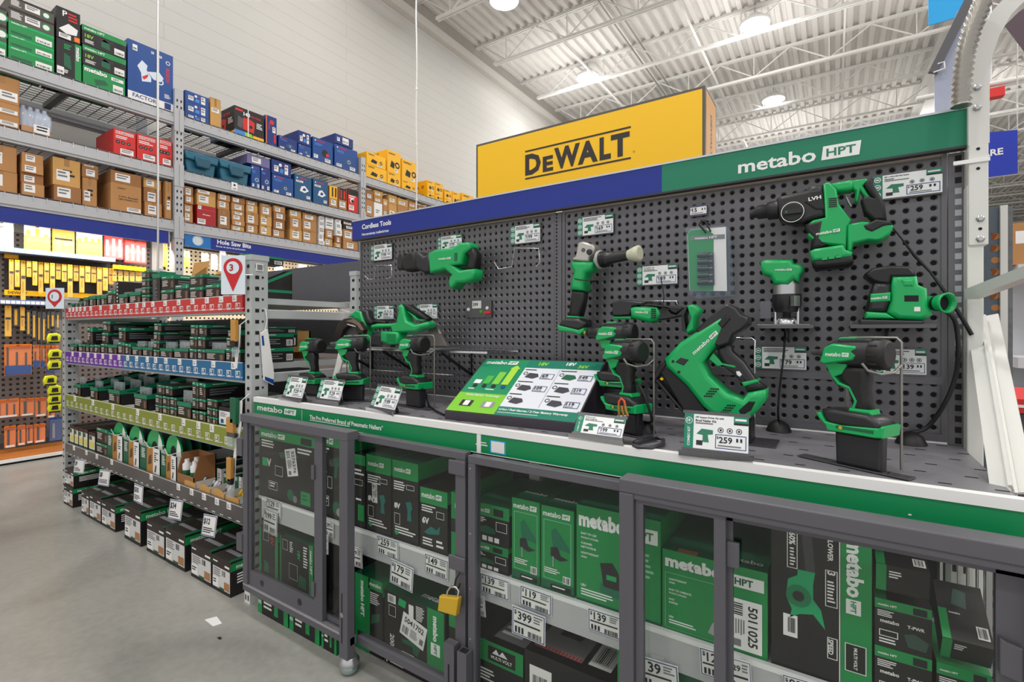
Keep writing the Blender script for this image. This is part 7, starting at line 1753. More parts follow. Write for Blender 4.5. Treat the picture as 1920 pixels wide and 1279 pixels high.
for i in range(5):
    a, b = [onY(*q, y - 0.056) for q in c7((560, 352 + i * 18), (650, 356 + i * 18))]; mb.bar(a, b, 0.002, 0.002, GREEN_D)
mb.build('vents', t)
a = tr(c7((470, 490), (1180, 490)), y)
mb = MB(); mb.box((a[0][0], y - 0.05, zs + 0.0005), (a[1][0], y + 0.09, zs + 0.005), STEEL); mb.bar((a[0][0] + 0.1, y - 0.02, zs + 0.004), (a[0][0] + 0.1, y - 0.02, zs + 0.06), 0.05, 0.03, DSTEEL); mb.build('base_shoe', t)

# ---- security tethers
def tether(lab, dome, pts, r=0.004, y_=None):
    p = onZ(*dome, ZT + 0.001)
    t = thing('security_tether', lab, 'security tether', p, 'black security tethers on the counter')
    mb = MB(); mb.lathe(p, (0, 0, 1), [(0.036, 0), (0.034, 0.006), (0.026, 0.022), (0.012, 0.032), (0.006, 0.034)], BLK, 22); mb.build('dome_base', t)
    P = [Vector((p.x, p.y, p.z + 0.03))]
    for a, b, yy in pts: P.append(onY(a, b, yy))
    Q = []
    for i in range(len(P) - 1):
        for s_ in range(6):
            f = s_ / 6; p0 = P[max(i - 1, 0)]; p1 = P[i]; p2 = P[i + 1]; p3 = P[min(i + 2, len(P) - 1)]
            Q.append(0.5 * ((2 * p1) + (p2 - p0) * f + (2 * p0 - 5 * p1 + 4 * p2 - p3) * f * f + (3 * p1 - p0 - 3 * p2 + p3) * f ** 3))
    Q.append(P[-1])
    mb = MB(); mb.tube(Q, r, BLK, 7); mb.build('cable', t)
    return t
yb2 = onZ(1708, 832, ZT).y
tether('black security tether curving from dome base up to the orbital sander', (1708, 832), [(1740, 800, yb2 + 0.01), (1775, 750, 1.72), (1793, 700, 1.715), (1797, 650, 1.70), (1790, 600, 1.69), (1765, 578, 1.64)], 0.0055)
tether('thin black security tether from dome base to the trim router', (1460, 808), [(1459, 770, 1.67), (1462, 730, 1.67), (1470, 660, 1.66), (1472, 622, 1.68)], 0.003)
tether('black security tether beside the clipped impact driver with loose coil', (1207, 810), [(1222, 790, 1.42), (1215, 760, 1.40), (1200, 725, 1.40), (1188, 716, 1.42)], 0.004)
q = [onZ(a, b, ZT + 0.008) for a, b in ((1188, 835), (1195, 838), (1220, 840), (1243, 833), (1244, 825), (1232, 822), (1200, 828), (1189, 833), (1190, 829), (1205, 822), (1222, 818))]
mb = MB(); mb.tube(q, 0.0055, M('coil_grey', '38383d', 0.35), 8); tag(mb.build('loose_cable', at=tuple(q[0])), 'loose looped grey black cable lying before the counter battery board', 'cable')
q = [onY(a, b, yy) for a, b, yy in ((1668, 420, 1.66), (1690, 447, 1.68), (1715, 480, 1.71), (1745, 511, 1.715), (1770, 545, 1.71), (1800, 590, 1.715), (1822, 628, 1.72))]
mb = MB(); mb.tube(q, [0.002, 0.002, 0.004, 0.003, 0.0045, 0.005, 0.005], BLK, 7); tag(mb.build('hammer_cable', at=tuple(q[0])), 'black cable running from the rotary hammer down towards the white post', 'cable')
q = [onZ(a, b, ZT + 0.006) for a, b in ((798, 738), (800, 750), (805, 762), (820, 772), (833, 778))]
mb = MB(); mb.tube([onY(792, 728, 1.42)] + q, 0.004, BLK, 7); tag(mb.build('driver_cable', at=tuple(q[0])), 'black cable from the third driver lying against the battery board', 'cable')
# ================================================================ glass fronted cabinet below the counter
YA, YB = 1.155, 1.195
def gate_frame(t, name, x0, x1, z0, z1, y, w, d=0.03, wb=None):
    for nm, a, b in (('top_rail', (x0, y, z1 - w), (x1, y + d, z1)), ('bottom_rail', (x0, y, z0), (x1, y + d, z0 + (wb or w))), ('stile', (x0, y, z0 + (wb or w)), (x0 + w, y + d, z1 - w)), ('stile', (x1 - w, y, z0 + (wb or w)), (x1, y + d, z1 - w))):
        mb = MB(); mb.box(a, b, CHAR); mb.build(nm, t, bevel=0.002)
    return t
def gx(px, y): return onY(px, 900, y).x
# left gate: outer frame with a sliding glass door
xa, xb = gx(455, YA), gx(656, YA)
t = thing('security_gate', 'left charcoal steel gate with sliding glass doors and a caster foot', 'security gate', ((xa + xb) / 2, YA, 0))
mb = MB(); mb.box((xa, YA - 0.012, 0.845), (xb, YA + 0.04, 0.878), CHAR); mb.build('top_rail', t, bevel=0.002)
mb = MB(); mb.box((xa, YA, 0.105), (xb, YA + 0.03, 0.135), CHAR); mb.box((xa, YA - 0.001, 0.128), (xb, YA + 0.02, 0.136), M('rail_worn', 'a8a7ab', 0.3, 0.6)); mb.build('bottom_rail', t, bevel=0.002)
mb = MB(); mb.box((xa, YA, 0.136), (xa + 0.035, YA + 0.03, 0.845), CHAR); mb.build('stile', t, bevel=0.002)
mb = MB(); mb.box((xb - 0.045, YA - 0.012, 0.06), (xb, YA + 0.022, 0.845), CHAR); F = front(mb, xb - 0.045, xb, YA - 0.012, 0.06, 0.845); F.rect(0.3, 0.07, 0.42, 0.3, DARK); F.disc(0.36, 0.2, 0.012, STEEL, 2, 10); mb.build('caster_post', t, bevel=0.002)
cx_ = xb - 0.022
mb = MB(); mb.lathe((cx_, YA + 0.015, 0.001), (0, 0, 1), [(0.022, 0), (0.03, 0.006), (0.032, 0.02), (0.026, 0.032)], M('caster_zinc', '9fb0ae', 0.25, 0.7), 20); mb.lathe((cx_, YA + 0.015, 0.033), (0, 0, 1), [(0.036, 0), (0.036, 0.012), (0.026, 0.027)], STEEL, 20); mb.build('caster_foot', t)
for z in (0.69, 0.27):
    mb = MB(); mb.box((xa - 0.045, YA - 0.004, z), (xa, YA + 0.03, z + 0.075), CHAR); mb.lathe((xa - 0.015, YA + 0.005, z + 0.025), (0, -1, 0), [(0.008, 0), (0.006, 0.004)], BLK, 10); mb.build('hinge', t)
xm0, xm1 = gx(588, YA + 0.005), gx(603, YA + 0.005)
mb = MB(); y = YA + 0.008
mb.box((xa + 0.036, y, 0.137), (xm1, y + 0.018, 0.2), CHAR); mb.box((xa + 0.036, y, 0.83), (xm1, y + 0.018, 0.844), CHAR); mb.box((xm0, y, 0.2), (xm1, y + 0.018, 0.83), CHAR); mb.box((xa + 0.036, y, 0.2), (xa + 0.05, y + 0.018, 0.83), CHAR)
F = front(mb, xa + 0.036, xm1, y, 0.137, 0.2); F.disc(0.2, 0.5, 0.22, BLK2, 1, 12); F.disc(0.72, 0.5, 0.22, BLK2, 1, 12); sd = mb.build('sliding_door', t)
mb = MB(); mb.box((xa + 0.051, y + 0.007, 0.2), (xm0, y + 0.011, 0.83), GLASS); mb.build('glass_pane', sd)
for z in (0.67, 0.22):
    mb = MB(); mb.box((xm0 - 0.012, y - 0.006, z), (xm0 + 0.006, y - 0.0005, z + 0.055), CHAR); mb.build('finger_pull', sd)
mb = MB(); y = YA + 0.028
mb.box((xm1 - 0.02, y, 0.137), (xb - 0.046, y + 0.012, 0.155), CHAR); mb.box((xb - 0.066, y, 0.155), (xb - 0.046, y + 0.012, 0.844), CHAR); rd = mb.build('inner_door', t)
mb = MB(); mb.box((xm1 - 0.02, y + 0.004, 0.155), (xb - 0.067, y + 0.007, 0.844), GLASS); mb.build('glass_pane', rd)

# recessed gate
xa, xb = gx(669, YB), gx(872, YB)
t = thing('security_gate', 'recessed charcoal gate carrying the brass padlock', 'security gate', ((xa + xb) / 2, YB, 0))
mb = MB(); mb.box((xa, YB, 0.838), (xb, YB + 0.03, 0.862), CHAR); mb.build('top_rail', t, bevel=0.002)
mb = MB(); mb.box((xa, YB, 0.092), (xb, YB + 0.03, 0.122), CHAR); mb.build('bottom_rail', t, bevel=0.002)
mb = MB(); mb.box((xb - 0.04, YB, 0.122), (xb, YB + 0.03, 0.838), CHAR); mb.build('stile', t, bevel=0.002)
mb = MB(); mb.box((xa, YB + 0.012, 0.122), (xb - 0.041, YB + 0.016, 0.838), GLASS); mb.build('glass_pane', t)
for z in (0.79, 0.49, 0.2):
    mb = MB(); mb.box((xb - 0.062, YB - 0.008, z), (xb + 0.004, YB - 0.0005, z + 0.045), CHAR); mb.build('hasp_plate', t, bevel=0.003)
mb = MB(); mb.box((xb - 0.06, YB - 0.03, 0.02), (xb - 0.02, YB - 0.004, 0.27), CHAR); F = front(mb, xb - 0.06, xb - 0.02, YB - 0.03, 0.02, 0.27); F.rect(0.4, 0.4, 0.55, 0.75, DARK); mb.build('latch_channel', t)
mb = MB(); mb.box((xb - 0.006, YB - 0.032, 0.02), (xb + 0.03, YB - 0.003, 0.262), CHAR); F = topZ(mb, xb - 0.006, xb + 0.03, YB - 0.032, YB - 0.003, 0.262); F.rect(0.12, 0.12, 0.88, 0.88, DARK); mb.build('latch_channel', t)
# padlock
y = YB - 0.03
p = onY(844, 1132, y)
t = thing('padlock', 'brass yellow padlock hanging on the recessed gate', 'padlock', p)
mb = MB(); mb.prism(tr([(827, 1116), (863, 1120), (858, 1153), (824, 1143)], y), 0.02, BRASS, (0, y, 0), r=0.003); mb.build('lock_body', t)
mb = MB(); mb.tube([onY(a, b, y) for a, b in ((838, 1119), (839, 1108), (846, 1100), (855, 1101), (860, 1108), (858, 1121))], 0.0032, CHROME, 8); mb.build('shackle', t)
mb = MB(); mb.tube([onY(a, b, y + 0.014) for a, b in ((862, 1075), (855, 1085), (851, 1105), (858, 1108), (862, 1095))], 0.003, BLK2, 7); mb.build('hasp_loop', t)

# third gate, behind the right sliding gate
xa, xb = gx(877, YB), gx(1215, YB)
t = thing('security_gate', 'middle charcoal framed glass gate between padlock and the front right gate', 'security gate', ((xa + xb) / 2, YB, 0))
mb = MB(); mb.box((xa, YB, 0.832), (xb, YB + 0.03, 0.856), CHAR); mb.build('top_rail', t, bevel=0.002)
mb = MB(); mb.box((xa, YB, 0.06), (xa + 0.028, YB + 0.03, 0.832), CHAR); F = front(mb, xa, xa + 0.028, YB, 0.06, 0.832)
for v in (0.98, 0.72, 0.5, 0.3): F.disc(0.35, v, 0.004, STEEL, 1, 8)
mb.build('stile', t, bevel=0.002)
mb = MB(); mb.box((xa + 0.028, YB + 0.012, 0.1), (xb, YB + 0.016, 0.832), GLASS); mb.build('glass_pane', t)
mb = MB(); mb.box((xa, YB, 0.06), (xb, YB + 0.03, 0.09), CHAR); mb.build('bottom_rail', t)

# front right gate with two sliding doors
YD2 = 1.13
xa = gx(1160, YD2); xb = 0.262
zt = onY(1160, 897, YD2).z
t = thing('security_gate', 'front right charcoal gate with heavy top rail and two glass doors', 'security gate', ((xa + xb) / 2, YD2, 0))
mb = MB(); mb.box((xa, YD2, zt - 0.032), (xb + 0.05, YD2 + 0.06, zt), CHAR); mb.box((xa + 0.02, YD2 + 0.004, zt - 0.046), (xb + 0.05, YD2 + 0.05, zt - 0.032), CHAR); mb.build('top_rail', t, bevel=0.003)
mb = MB(); mb.box((xa, YD2, 0.05), (xa + 0.036, YD2 + 0.04, zt - 0.032), CHAR); mb.build('stile', t, bevel=0.003)
mb = MB(); mb.box((xa, YD2, 0.05), (xb + 0.05, YD2 + 0.04, 0.09), CHAR); mb.build('bottom_rail', t)
m0, m1 = gx(1338, YD2 + 0.01), gx(1360, YD2 + 0.01)
y = YD2 + 0.012
mb = MB(); mb.box((xa + 0.037, y, zt - 0.056), (m1, y + 0.016, zt - 0.047), CHAR); mb.box((xa + 0.037, y, 0.1), (xa + 0.056, y + 0.016, zt - 0.056), CHAR); mb.box((m0, y, 0.1), (m1, y + 0.016, zt - 0.056), CHAR); d1 = mb.build('sliding_door', t)
mb = MB(); mb.box((xa + 0.056, y + 0.006, 0.1), (m0, y + 0.009, zt - 0.057), GLASS); mb.build('glass_pane', d1)
y = YD2 + 0.034
n0, n1 = gx(1361, y), gx(1374, y); e0 = gx(1867, y)
mb = MB(); mb.box((n0, y, 0.1), (n1, y + 0.014, zt - 0.047), CHAR); mb.box((e0, y, 0.1), (e0 + 0.04, y + 0.014, zt - 0.047), CHAR); mb.box((n0, y, zt - 0.062), (e0 + 0.04, y + 0.014, zt - 0.047), CHAR); d2 = mb.build('inner_door', t)
mb = MB(); mb.box((n1, y + 0.005, 0.1), (e0, y + 0.008, zt - 0.062), GLASS); mb.build('glass_pane', d2)
a, b = onY(1362, 1062, y - 0.01), onY(1386, 1020, y - 0.01)
mb = MB(); mb.box((a.x, y - 0.012, a.z), (b.x, y - 0.001, b.z), CHAR); mb.build('finger_pull', d2, bevel=0.002)
a, b = onY(1874, 1263, y - 0.01), onY(1918, 1205, y - 0.01)
mb = MB(); mb.prism([(a.x, a.z), (b.x, a.z - 0.006), (b.x, b.z - 0.01), (a.x + 0.01, b.z - 0.006), (a.x, b.z)], 0.012, CHAR, (0, y - 0.007, 0), r=0.002); mb.build('lock_plate', d2)
mb = MB(); mb.box((xb + 0.02, YD2, 0.05), (xb + 0.05, YD2 + 0.04, zt - 0.032), CHAR); mb.build('stile', t, bevel=0.003)

# ---- boxes behind the glass
ZS = 0.4705
def cbox(lab, pl, pr, pt, base, y=1.28, depth=0.3, m=CARB, fprint=None, sprint=None, tprint=None, top=None, name='tool_box', ymax=None, stick=None, group=None, pxr=None):
    x0, x1 = gx(pl, y), gx(pr, y) - 0.002
    z0 = base if base is not None else None
    z1 = onY(pl, pt, y).z
    z1 = min(z1, 0.835) if z0 > 0.3 else min(z1, 0.452)
    mb = MB(); mb.box((x0, y, z0), (x1, y + depth, z1), m, {'+z': top or m})
    F = front(mb, x0, x1, y, z0, z1)
    if fprint: fprint(F)
    if sprint: sprint(sideX(mb, x1, y, y + depth, z0, z1))
    if tprint: tprint(topZ(mb, x0, x1, y, y + depth, z1))
    o = tag(mb.build(name, at=((x0 + x1) / 2, y + depth / 2, z0)), lab, 'box', group or ('tool boxes on the cabinet shelf' if base > 0.3 else 'tool boxes at the cabinet bottom'))
    if stick:
        mb = MB(); F = front(mb, x0, x1, y, z0, z1); F.l = 0.0016; stick(F); mb.build('stock_sticker', o)
    return o, z1
def stickr(num, c, rot, w, h):
    def f(F):
        a = R(rot); u = F.u * cos(a) + F.v * sin(a); v = -F.u * sin(a) + F.v * cos(a)
        o = F.at(*c) - u * (w / 2) - v * (h / 2)
        G = Face(F.mb, o, u, v, w, h, 0.0005); G.rect(0, 0, 1, 1, PAPER); G.text(num, 0.1, 0.56, 0.9, 0.92, INK, 2, 0.02); G.lines(0.4, 0.12, 0.75, 0.5, 5, GINK, 2); G.bars(0.08, 0.12, 0.34, 0.45, 6, INK, 2); G.rect(0.8, 0.15, 0.94, 0.4, GINK, 2)
    return f
def drillbox(F):
    F.rect(0, 0.86, 1, 1, GREEN_B); logo(F, 0.04, 0.89, 0.48, 0.965, WHT, GREEN_B); F.rect(0.76, 0.88, 0.94, 0.97, INK, 2); F.lines(0.04, 0.72, 0.35, 0.84, 3, PAPER); F.text('18V', 0.06, 0.46, 0.28, 0.58, PAPER, 2, 0.05); F.rect(0.06, 0.46, 0.16, 0.58, GREEN, 3); F.lines(0.7, 0.73, 0.95, 0.82, 2, PAPER)
    F.poly([(0.36, 0.7), (0.62, 0.76), (0.72, 0.7), (0.62, 0.62), (0.58, 0.5), (0.5, 0.5), (0.52, 0.62), (0.4, 0.64)], GREEN_D); F.disc(0.42, 0.67, 0.045, DSTEEL, 2, 12)
    F.frame(0.3, 0.36, 0.44, 0.5, 0.002, PAPER); F.frame(0.18, 0.14, 0.34, 0.26, 0.002, PAPER); F.lines(0.2, 0.16, 0.32, 0.24, 2, PAPER); F.disc(0.58, 0.14, 0.08, GREEN_D); F.disc(0.66, 0.1, 0.05, STEEL, 2, 12)
    F.rect(0.76, 0.06, 0.92, 0.24, GREEN_B, 2); F.lines(0.78, 0.1, 0.9, 0.2, 2, GREEN_D, 3)
def talldrill(F):
    F.rect(0, 0.78, 1, 1, GREEN_B); logo(F, 0.08, 0.86, 0.72, 0.92, WHT, GREEN_B); F.lines(0.06, 0.62, 0.6, 0.74, 4, PAPER); F.frame(0.55, 0.66, 0.85, 0.72, 0.0015, PAPER); F.text('8V', 0.08, 0.4, 0.4, 0.47, PAPER, 2, 0.05)
    F.poly([(0.52, 0.5), (0.72, 0.52), (0.78, 0.44), (0.72, 0.4), (0.75, 0.28), (0.58, 0.28), (0.6, 0.4)], M('print_drill', '0e6f66')); F.frame(0.08, 0.2, 0.3, 0.34, 0.0015, PAPER); F.lines(0.1, 0.08, 0.9, 0.18, 3, PAPER); F.disc(0.18, 0.1, 0.03, GREEN, 2, 12)
def shortbox(F):
    F.rect(0, 0.75, 1, 1, GREEN_B); logo(F, 0.06, 0.84, 0.8, 0.93, WHT, GREEN_B); F.lines(0.06, 0.6, 0.6, 0.72, 3, PAPER); F.frame(0.6, 0.55, 0.88, 0.66, 0.0015, PAPER); F.text('6V', 0.08, 0.42, 0.34, 0.53, PAPER, 2, 0.05); F.poly([(0.15, 0.28), (0.4, 0.4), (0.6, 0.36), (0.75, 0.44), (0.7, 0.3), (0.5, 0.28), (0.3, 0.26)], M('print_drill', '')); F.lines(0.1, 0.06, 0.5, 0.2, 3, PAPER); F.lines(0.6, 0.06, 0.9, 0.2, 2, PAPER)
def gside(F): F.rect(0, 0.8, 1, 1, GREEN_B); F.lines(0.1, 0.2, 0.8, 0.7, 5, GINK, 1, 0.5)
def sbox(F):
    F.rect(0, 0.68, 1, 1, GREEN_B); logo(F, 0.04, 0.78, 0.5, 0.88, WHT, GREEN_B); F.rect(0.6, 0.74, 0.85, 0.92, INK, 2); F.lines(0.04, 0.5, 0.4, 0.64, 3, PAPER); F.frame(0.66, 0.36, 0.94, 0.6, 0.0015, PAPER); F.poly([(0.06, 0.3), (0.4, 0.45), (0.6, 0.4), (0.66, 0.28), (0.4, 0.24)], GREEN_D); F.rect(0.3, 0.06, 0.42, 0.18, PAPER); F.rect(0.46, 0.06, 0.58, 0.18, PAPER); F.rect(0.62, 0.06, 0.74, 0.18, PAPER)
def jig(F):
    logo(F, 0.06, 0.88, 0.9, 0.945, WHT, GREEN_B); F.frame(0.08, 0.14, 0.92, 0.84, 0.0015, M('print_pale_green', '8fc6a6')); F.lines(0.1, 0.2, 0.6, 0.27, 3, PAPER); F.rect(0, 0, 1, 0.12, GREEN_D)
    F.poly([(0.32, 0.72), (0.45, 0.76), (0.86, 0.56), (0.9, 0.5), (0.6, 0.52), (0.55, 0.46), (0.4, 0.46), (0.34, 0.6)], M('print_jigsaw', '0c6b4c')); F.poly([(0.3, 0.52), (0.5, 0.54), (0.62, 0.44), (0.85, 0.42), (0.6, 0.38), (0.3, 0.42)], BLK2, 2); F.rect(0.36, 0.3, 0.4, 0.42, STEEL, 3); F.rect(0.68, 0.13, 0.9, 0.22, PAPER, 2); F.bars(0.7, 0.14, 0.88, 0.21, 6, INK, 3); F.rect(0.3, 0.03, 0.92, 0.09, CARB, 2); F.lines(0.36, 0.045, 0.85, 0.075, 1, PAPER, 3)
cbox('large black drill box with tilted white sticker behind the left gate', 487, 592, 802, ZS, fprint=drillbox, sprint=gside, tprint=lambda F: F.rect(0, 0, 0.3, 1, GREEN_D), stick=stickr('5276276', (0.6, 0.6), -78, 0.12, 0.08), depth=0.3)
cbox('large black drill box partly seen right of the sliding door bar', 597, 658, 812, ZS, fprint=drillbox, sprint=gside, stick=stickr('5276276', (0.93, 0.55), 90, 0.07, 0.02))
cbox('black drill box at the left edge of the recessed gate', 660, 686, 850, ZS, fprint=lambda F: (F.rect(0, 0.86, 1, 1, GREEN_B), F.lines(0.1, 0.7, 0.9, 0.8, 2, PAPER), F.frame(0.2, 0.58, 0.8, 0.66, 0.0015, PAPER), F.rect(0.45, 0.1, 0.9, 0.32, GREEN_B), F.lines(0.3, 0.35, 0.8, 0.4, 1, PAPER)))
cbox('tall black drill box with green top and vertical white sticker', 687, 734, 851, ZS, fprint=talldrill, sprint=gside, top=GREEN_D, stick=stickr('5276283', (0.36, 0.52), -88, 0.075, 0.028))
cbox('tall black drill box with green top, right of the stickered one', 736, 785, 861, ZS, fprint=talldrill, sprint=gside, top=GREEN_D)
cbox('shorter black tool box with green top at the padlock side', 788, 840, 912, ZS, fprint=shortbox, sprint=gside, top=M('box_top_dark', ''))
cbox('green box half hidden behind the padlock stile', 846, 872, 922, ZS, fprint=lambda F: (F.rect(0, 0.4, 1, 0.6, CARB), F.text('bo', 0.3, 0.75, 0.7, 0.85, WHT)), m=GREEN_B, y=1.285)
o, z1 = cbox('small black and green tool box, lower of the pair beside jigsaw boxes', 884, 954, 1010, ZS, fprint=sbox, sprint=gside)
cbox('small black and green tool box, upper of the pair beside jigsaw boxes', 884, 956, 938, z1 + 0.001, fprint=sbox, sprint=gside, top=GREEN_D)
cbox('slim green jigsaw box, left one of two', 960, 1013, 932, ZS, fprint=jig, m=GREEN_B, top=GREEN_D, tprint=lambda F: F.text('metabo', 0.1, 0.15, 0.9, 0.3, WHT))
cbox('slim green jigsaw box, right one of two', 1015, 1077, 946, ZS, fprint=jig, sprint=lambda F: F.text('m', 0.05, 0.82, 0.25, 0.92, WHT), m=GREEN_B, top=GREEN_D, tprint=lambda F: F.text('metabo', 0.1, 0.15, 0.9, 0.3, WHT))
def sander_f(F):
    F.text('metabo', 0.03, 0.78, 0.6, 0.94, WHT, 1, 0.05, False); F.rect(0.66, 0.76, 0.97, 0.9, WHT); F.text('HPT', 0.7, 0.79, 0.93, 0.87, GREEN_B, 2, 0.03)
    for v, s_ in ((0.7, 'EASY TO USE'), (0.66, 'FACILE À UTILISER'), (0.6, 'CLEANER'), (0.56, 'NETTOYEUR'), (0.5, 'LIGHTWEIGHT'), (0.46, 'LÉGER')): F.text(s_, 0.06, v, 0.32, v + 0.022, WHT, 1, 0.02)
    F.poly([(0.3, 0.45), (0.45, 0.48), (0.52, 0.4), (0.56, 0.28), (0.6, 0.2), (0.34, 0.18), (0.33, 0.3)], BLK2); F.poly([(0.3, 0.26), (0.36, 0.22), (0.62, 0.22), (0.62, 0.12), (0.3, 0.16)], M('print_jigsaw', ''), 2); F.rect(0.38, 0.3, 0.5, 0.35, GREEN, 2); F.text('18V', 0.06, 0.16, 0.14, 0.19, WHT); F.lines(0.06, 0.06, 0.5, 0.14, 3, WHT); F.rect(0, 0, 1, 0.03, GREEN_D); F.lines(0.7, 0.4, 0.95, 0.66, 5, M('print_pale_green', ''))
cbox('wide green sander box with big white letters, cut by the gate stile', 1081, 1240, 945, ZS, fprint=sander_f, m=GREEN_B, top=GREEN_D)
def router_f(F):
    F.text('metabo', 0.03, 0.79, 0.6, 0.94, WHT, 1, 0.05, False); F.rect(0.68, 0.76, 0.97, 0.9, WHT); F.text('HPT', 0.71, 0.79, 0.94, 0.87, GREEN_D, 2, 0.03)
    F.frame(0.03, 0.03, 0.64, 0.72, 0.001, M('print_pale_green', ''))
    for v, s_ in ((0.63, 'LIGHTWEIGHT'), (0.59, 'LÉGER'), (0.5, 'EASY TO OPERATE'), (0.46, 'FACILE À UTILISER'), (0.38, 'FAST'), (0.34, 'RAPIDE')): F.text(s_, 0.07, v, 0.34, v + 0.024, WHT, 1, 0.02)
    F.text('18V', 0.07, 0.16, 0.15, 0.19, WHT); F.lines(0.07, 0.08, 0.4, 0.14, 2, WHT)
    F.poly([(0.46, 0.12), (0.62, 0.08), (0.62, 0.42), (0.56, 0.48), (0.52, 0.4), (0.54, 0.3), (0.5, 0.24)], STEEL)
cbox('wide green router box behind the front right gate bar', 1242, 1441, 1028, ZS, fprint=router_f, m=GREEN_B, top=GREEN_D, tprint=lambda F: (F.text('metabo', 0.6, 0.05, 0.95, 0.2, WHT), F.rect(0.15, 0.0, 0.35, 0.08, CARD3)), stick=stickr('5011025', (0.8, 0.34), -90, 0.12, 0.075))
def blower_f(F):
    F.rect(0.71, 0, 1, 1, GREEN_B); F.rect(0.695, 0, 0.705, 1, PAPER); F.vtext('metabo', 0.76, 0.6, 0.93, 0.97, WHT, 2, 0.04); F.rect(0.76, 0.49, 0.9, 0.585, WHT, 2); F.vtext('HPT', 0.785, 0.5, 0.875, 0.575, GREEN_B, 3, 0.03)
    F.poly([(0.32, 0.98), (0.42, 0.98), (0.46, 0.7), (0.36, 0.7)], M('print_nozzle', '3c3b3f')); F.poly([(0.28, 0.7), (0.46, 0.7), (0.44, 0.62), (0.44, 0.52), (0.52, 0.46), (0.56, 0.34), (0.5, 0.38), (0.44, 0.42), (0.3, 0.4), (0.2, 0.36), (0.22, 0.42), (0.16, 0.5), (0.18, 0.62), (0.28, 0.66)], M('print_blower', '14a368')); F.disc(0.29, 0.52, 0.075, M('print_blower_dark', '0d7a4c'), 2, 18); F.disc(0.29, 0.52, 0.035, BLK2, 3, 14)
    F.frame(0.17, 0.7, 0.28, 0.95, 0.0015, PAPER); F.vtext('60%', 0.19, 0.86, 0.26, 0.945, PAPER); F.lines(0.2, 0.71, 0.26, 0.84, 6, PAPER); F.frame(0.56, 0.5, 0.68, 0.74, 0.0015, PAPER); F.vtext('3', 0.58, 0.69, 0.66, 0.735, PAPER); F.lines(0.58, 0.52, 0.66, 0.67, 7, PAPER); F.vtext('BLOWER', 0.58, 0.8, 0.64, 0.96, PAPER)
    F.rect(0.13, 0.23, 0.28, 0.38, PAPER); F.bars(0.18, 0.26, 0.26, 0.36, 8, INK); F.frame(0.58, 0.16, 0.68, 0.3, 0.0015, PAPER); F.vtext('SPEED', 0.59, 0.165, 0.64, 0.29, PAPER); F.rect(0.75, 0.12, 0.95, 0.3, CARB, 2); F.frame(0.75, 0.12, 0.95, 0.3, 0.0015, PAPER, 3); F.vtext('MULTI VOLT', 0.82, 0.14, 0.88, 0.28, PAPER, 4)
cbox('tall black and green blower box with green blower picture', 1446, 1637, 975, ZS - 0.0, fprint=blower_f, y=1.279, depth=0.2)
def tpwr(F):
    F.rect(0, 0.8, 1, 1, GREEN_B); F.text('metabo HPT', 0.06, 0.84, 0.4, 0.93, WHT, 2, 0.03); F.rect(0.68, 0.82, 0.92, 0.96, INK, 2); F.lines(0.05, 0.62, 0.4, 0.76, 4, PAPER); F.text('metabo', 0.1, 0.5, 0.44, 0.6, PAPER, 2, 0.03); F.text('T-PWR', 0.58, 0.5, 0.88, 0.58, PAPER, 2, 0.03); F.poly([(0.52, 0.36), (0.7, 0.42), (0.95, 0.3), (0.9, 0.1), (0.6, 0.12)], M('print_dark_tool', '2f4a40')); F.frame(0.08, 0.22, 0.42, 0.36, 0.0015, PAPER); F.lines(0.08, 0.06, 0.5, 0.18, 2, PAPER)
zb = ZS; zz = []
o, z1 = cbox('black battery box with green lid, second from top in right stack', 1640, 1750, 1208, ZS, y=1.279, fprint=tpwr, top=GREEN_B, depth=0.17)
o, z2 = cbox('black battery box with green lid, top of the right stack', 1640, 1750, 1119, z1 + 0.001, y=1.279, fprint=tpwr, depth=0.17, tprint=lambda F: F.rect(0.0, 0, 0.22, 0.4, GREEN_B))
def tiltbox(lab, px0, px1, pt, pb, y, zbase, tilt, depth=0.14, front_print=None):
    x0, x1 = gx(px0, y), gx(px1, y); h = 0.06
    mb = MB(); mb.box((x0, 0, 0), (x1, depth, h), CARB); F = front(mb, x0, x1, 0, 0, h); F.rect(0, 0, 0.2, 1, GREEN_B); F.lines(0.25, 0.5, 0.5, 0.8, 3, PAPER); T = topZ(mb, x0, x1, 0, depth, h); T.rect(0, 0, 0.18, 0.5, GREEN_B); T.text('metabo', 0.22, 0.4, 0.45, 0.5, PAPER); T.poly([(0.3, 0.6), (0.6, 0.55), (0.65, 0.85), (0.4, 0.9)], M('print_dark_tool', '')); T.rect(0.72, 0.1, 0.95, 0.3, PAPER, 2); T.bars(0.75, 0.12, 0.93, 0.28, 8, INK, 3)
    rot = Matrix.Rotation(R(tilt), 4, 'X'); mb.v = [rot @ Vector((v.x, v.y, v.z)) + Vector((0, y, zbase)) for v in mb.v]
    return tag(mb.build('tool_box', at=((x0 + x1) / 2, y, zbase)), lab, 'box', 'tool boxes on the cabinet shelf')
tiltbox('tilted black box leaning on top of the battery boxes', 1642, 1742, 0, 0, 1.285, z2 + 0.016, 12, 0.13)
o, z1 = cbox('black box with green lid at the lower right corner behind glass', 1756, 1862, 1240, ZS, y=1.279, fprint=tpwr, top=GREEN_B, depth=0.17)
tiltbox('tilted black box with barcode and white sticker, far right behind glass', 1762, 1858, 0, 0, 1.284, z1 + 0.012, 30, 0.13)
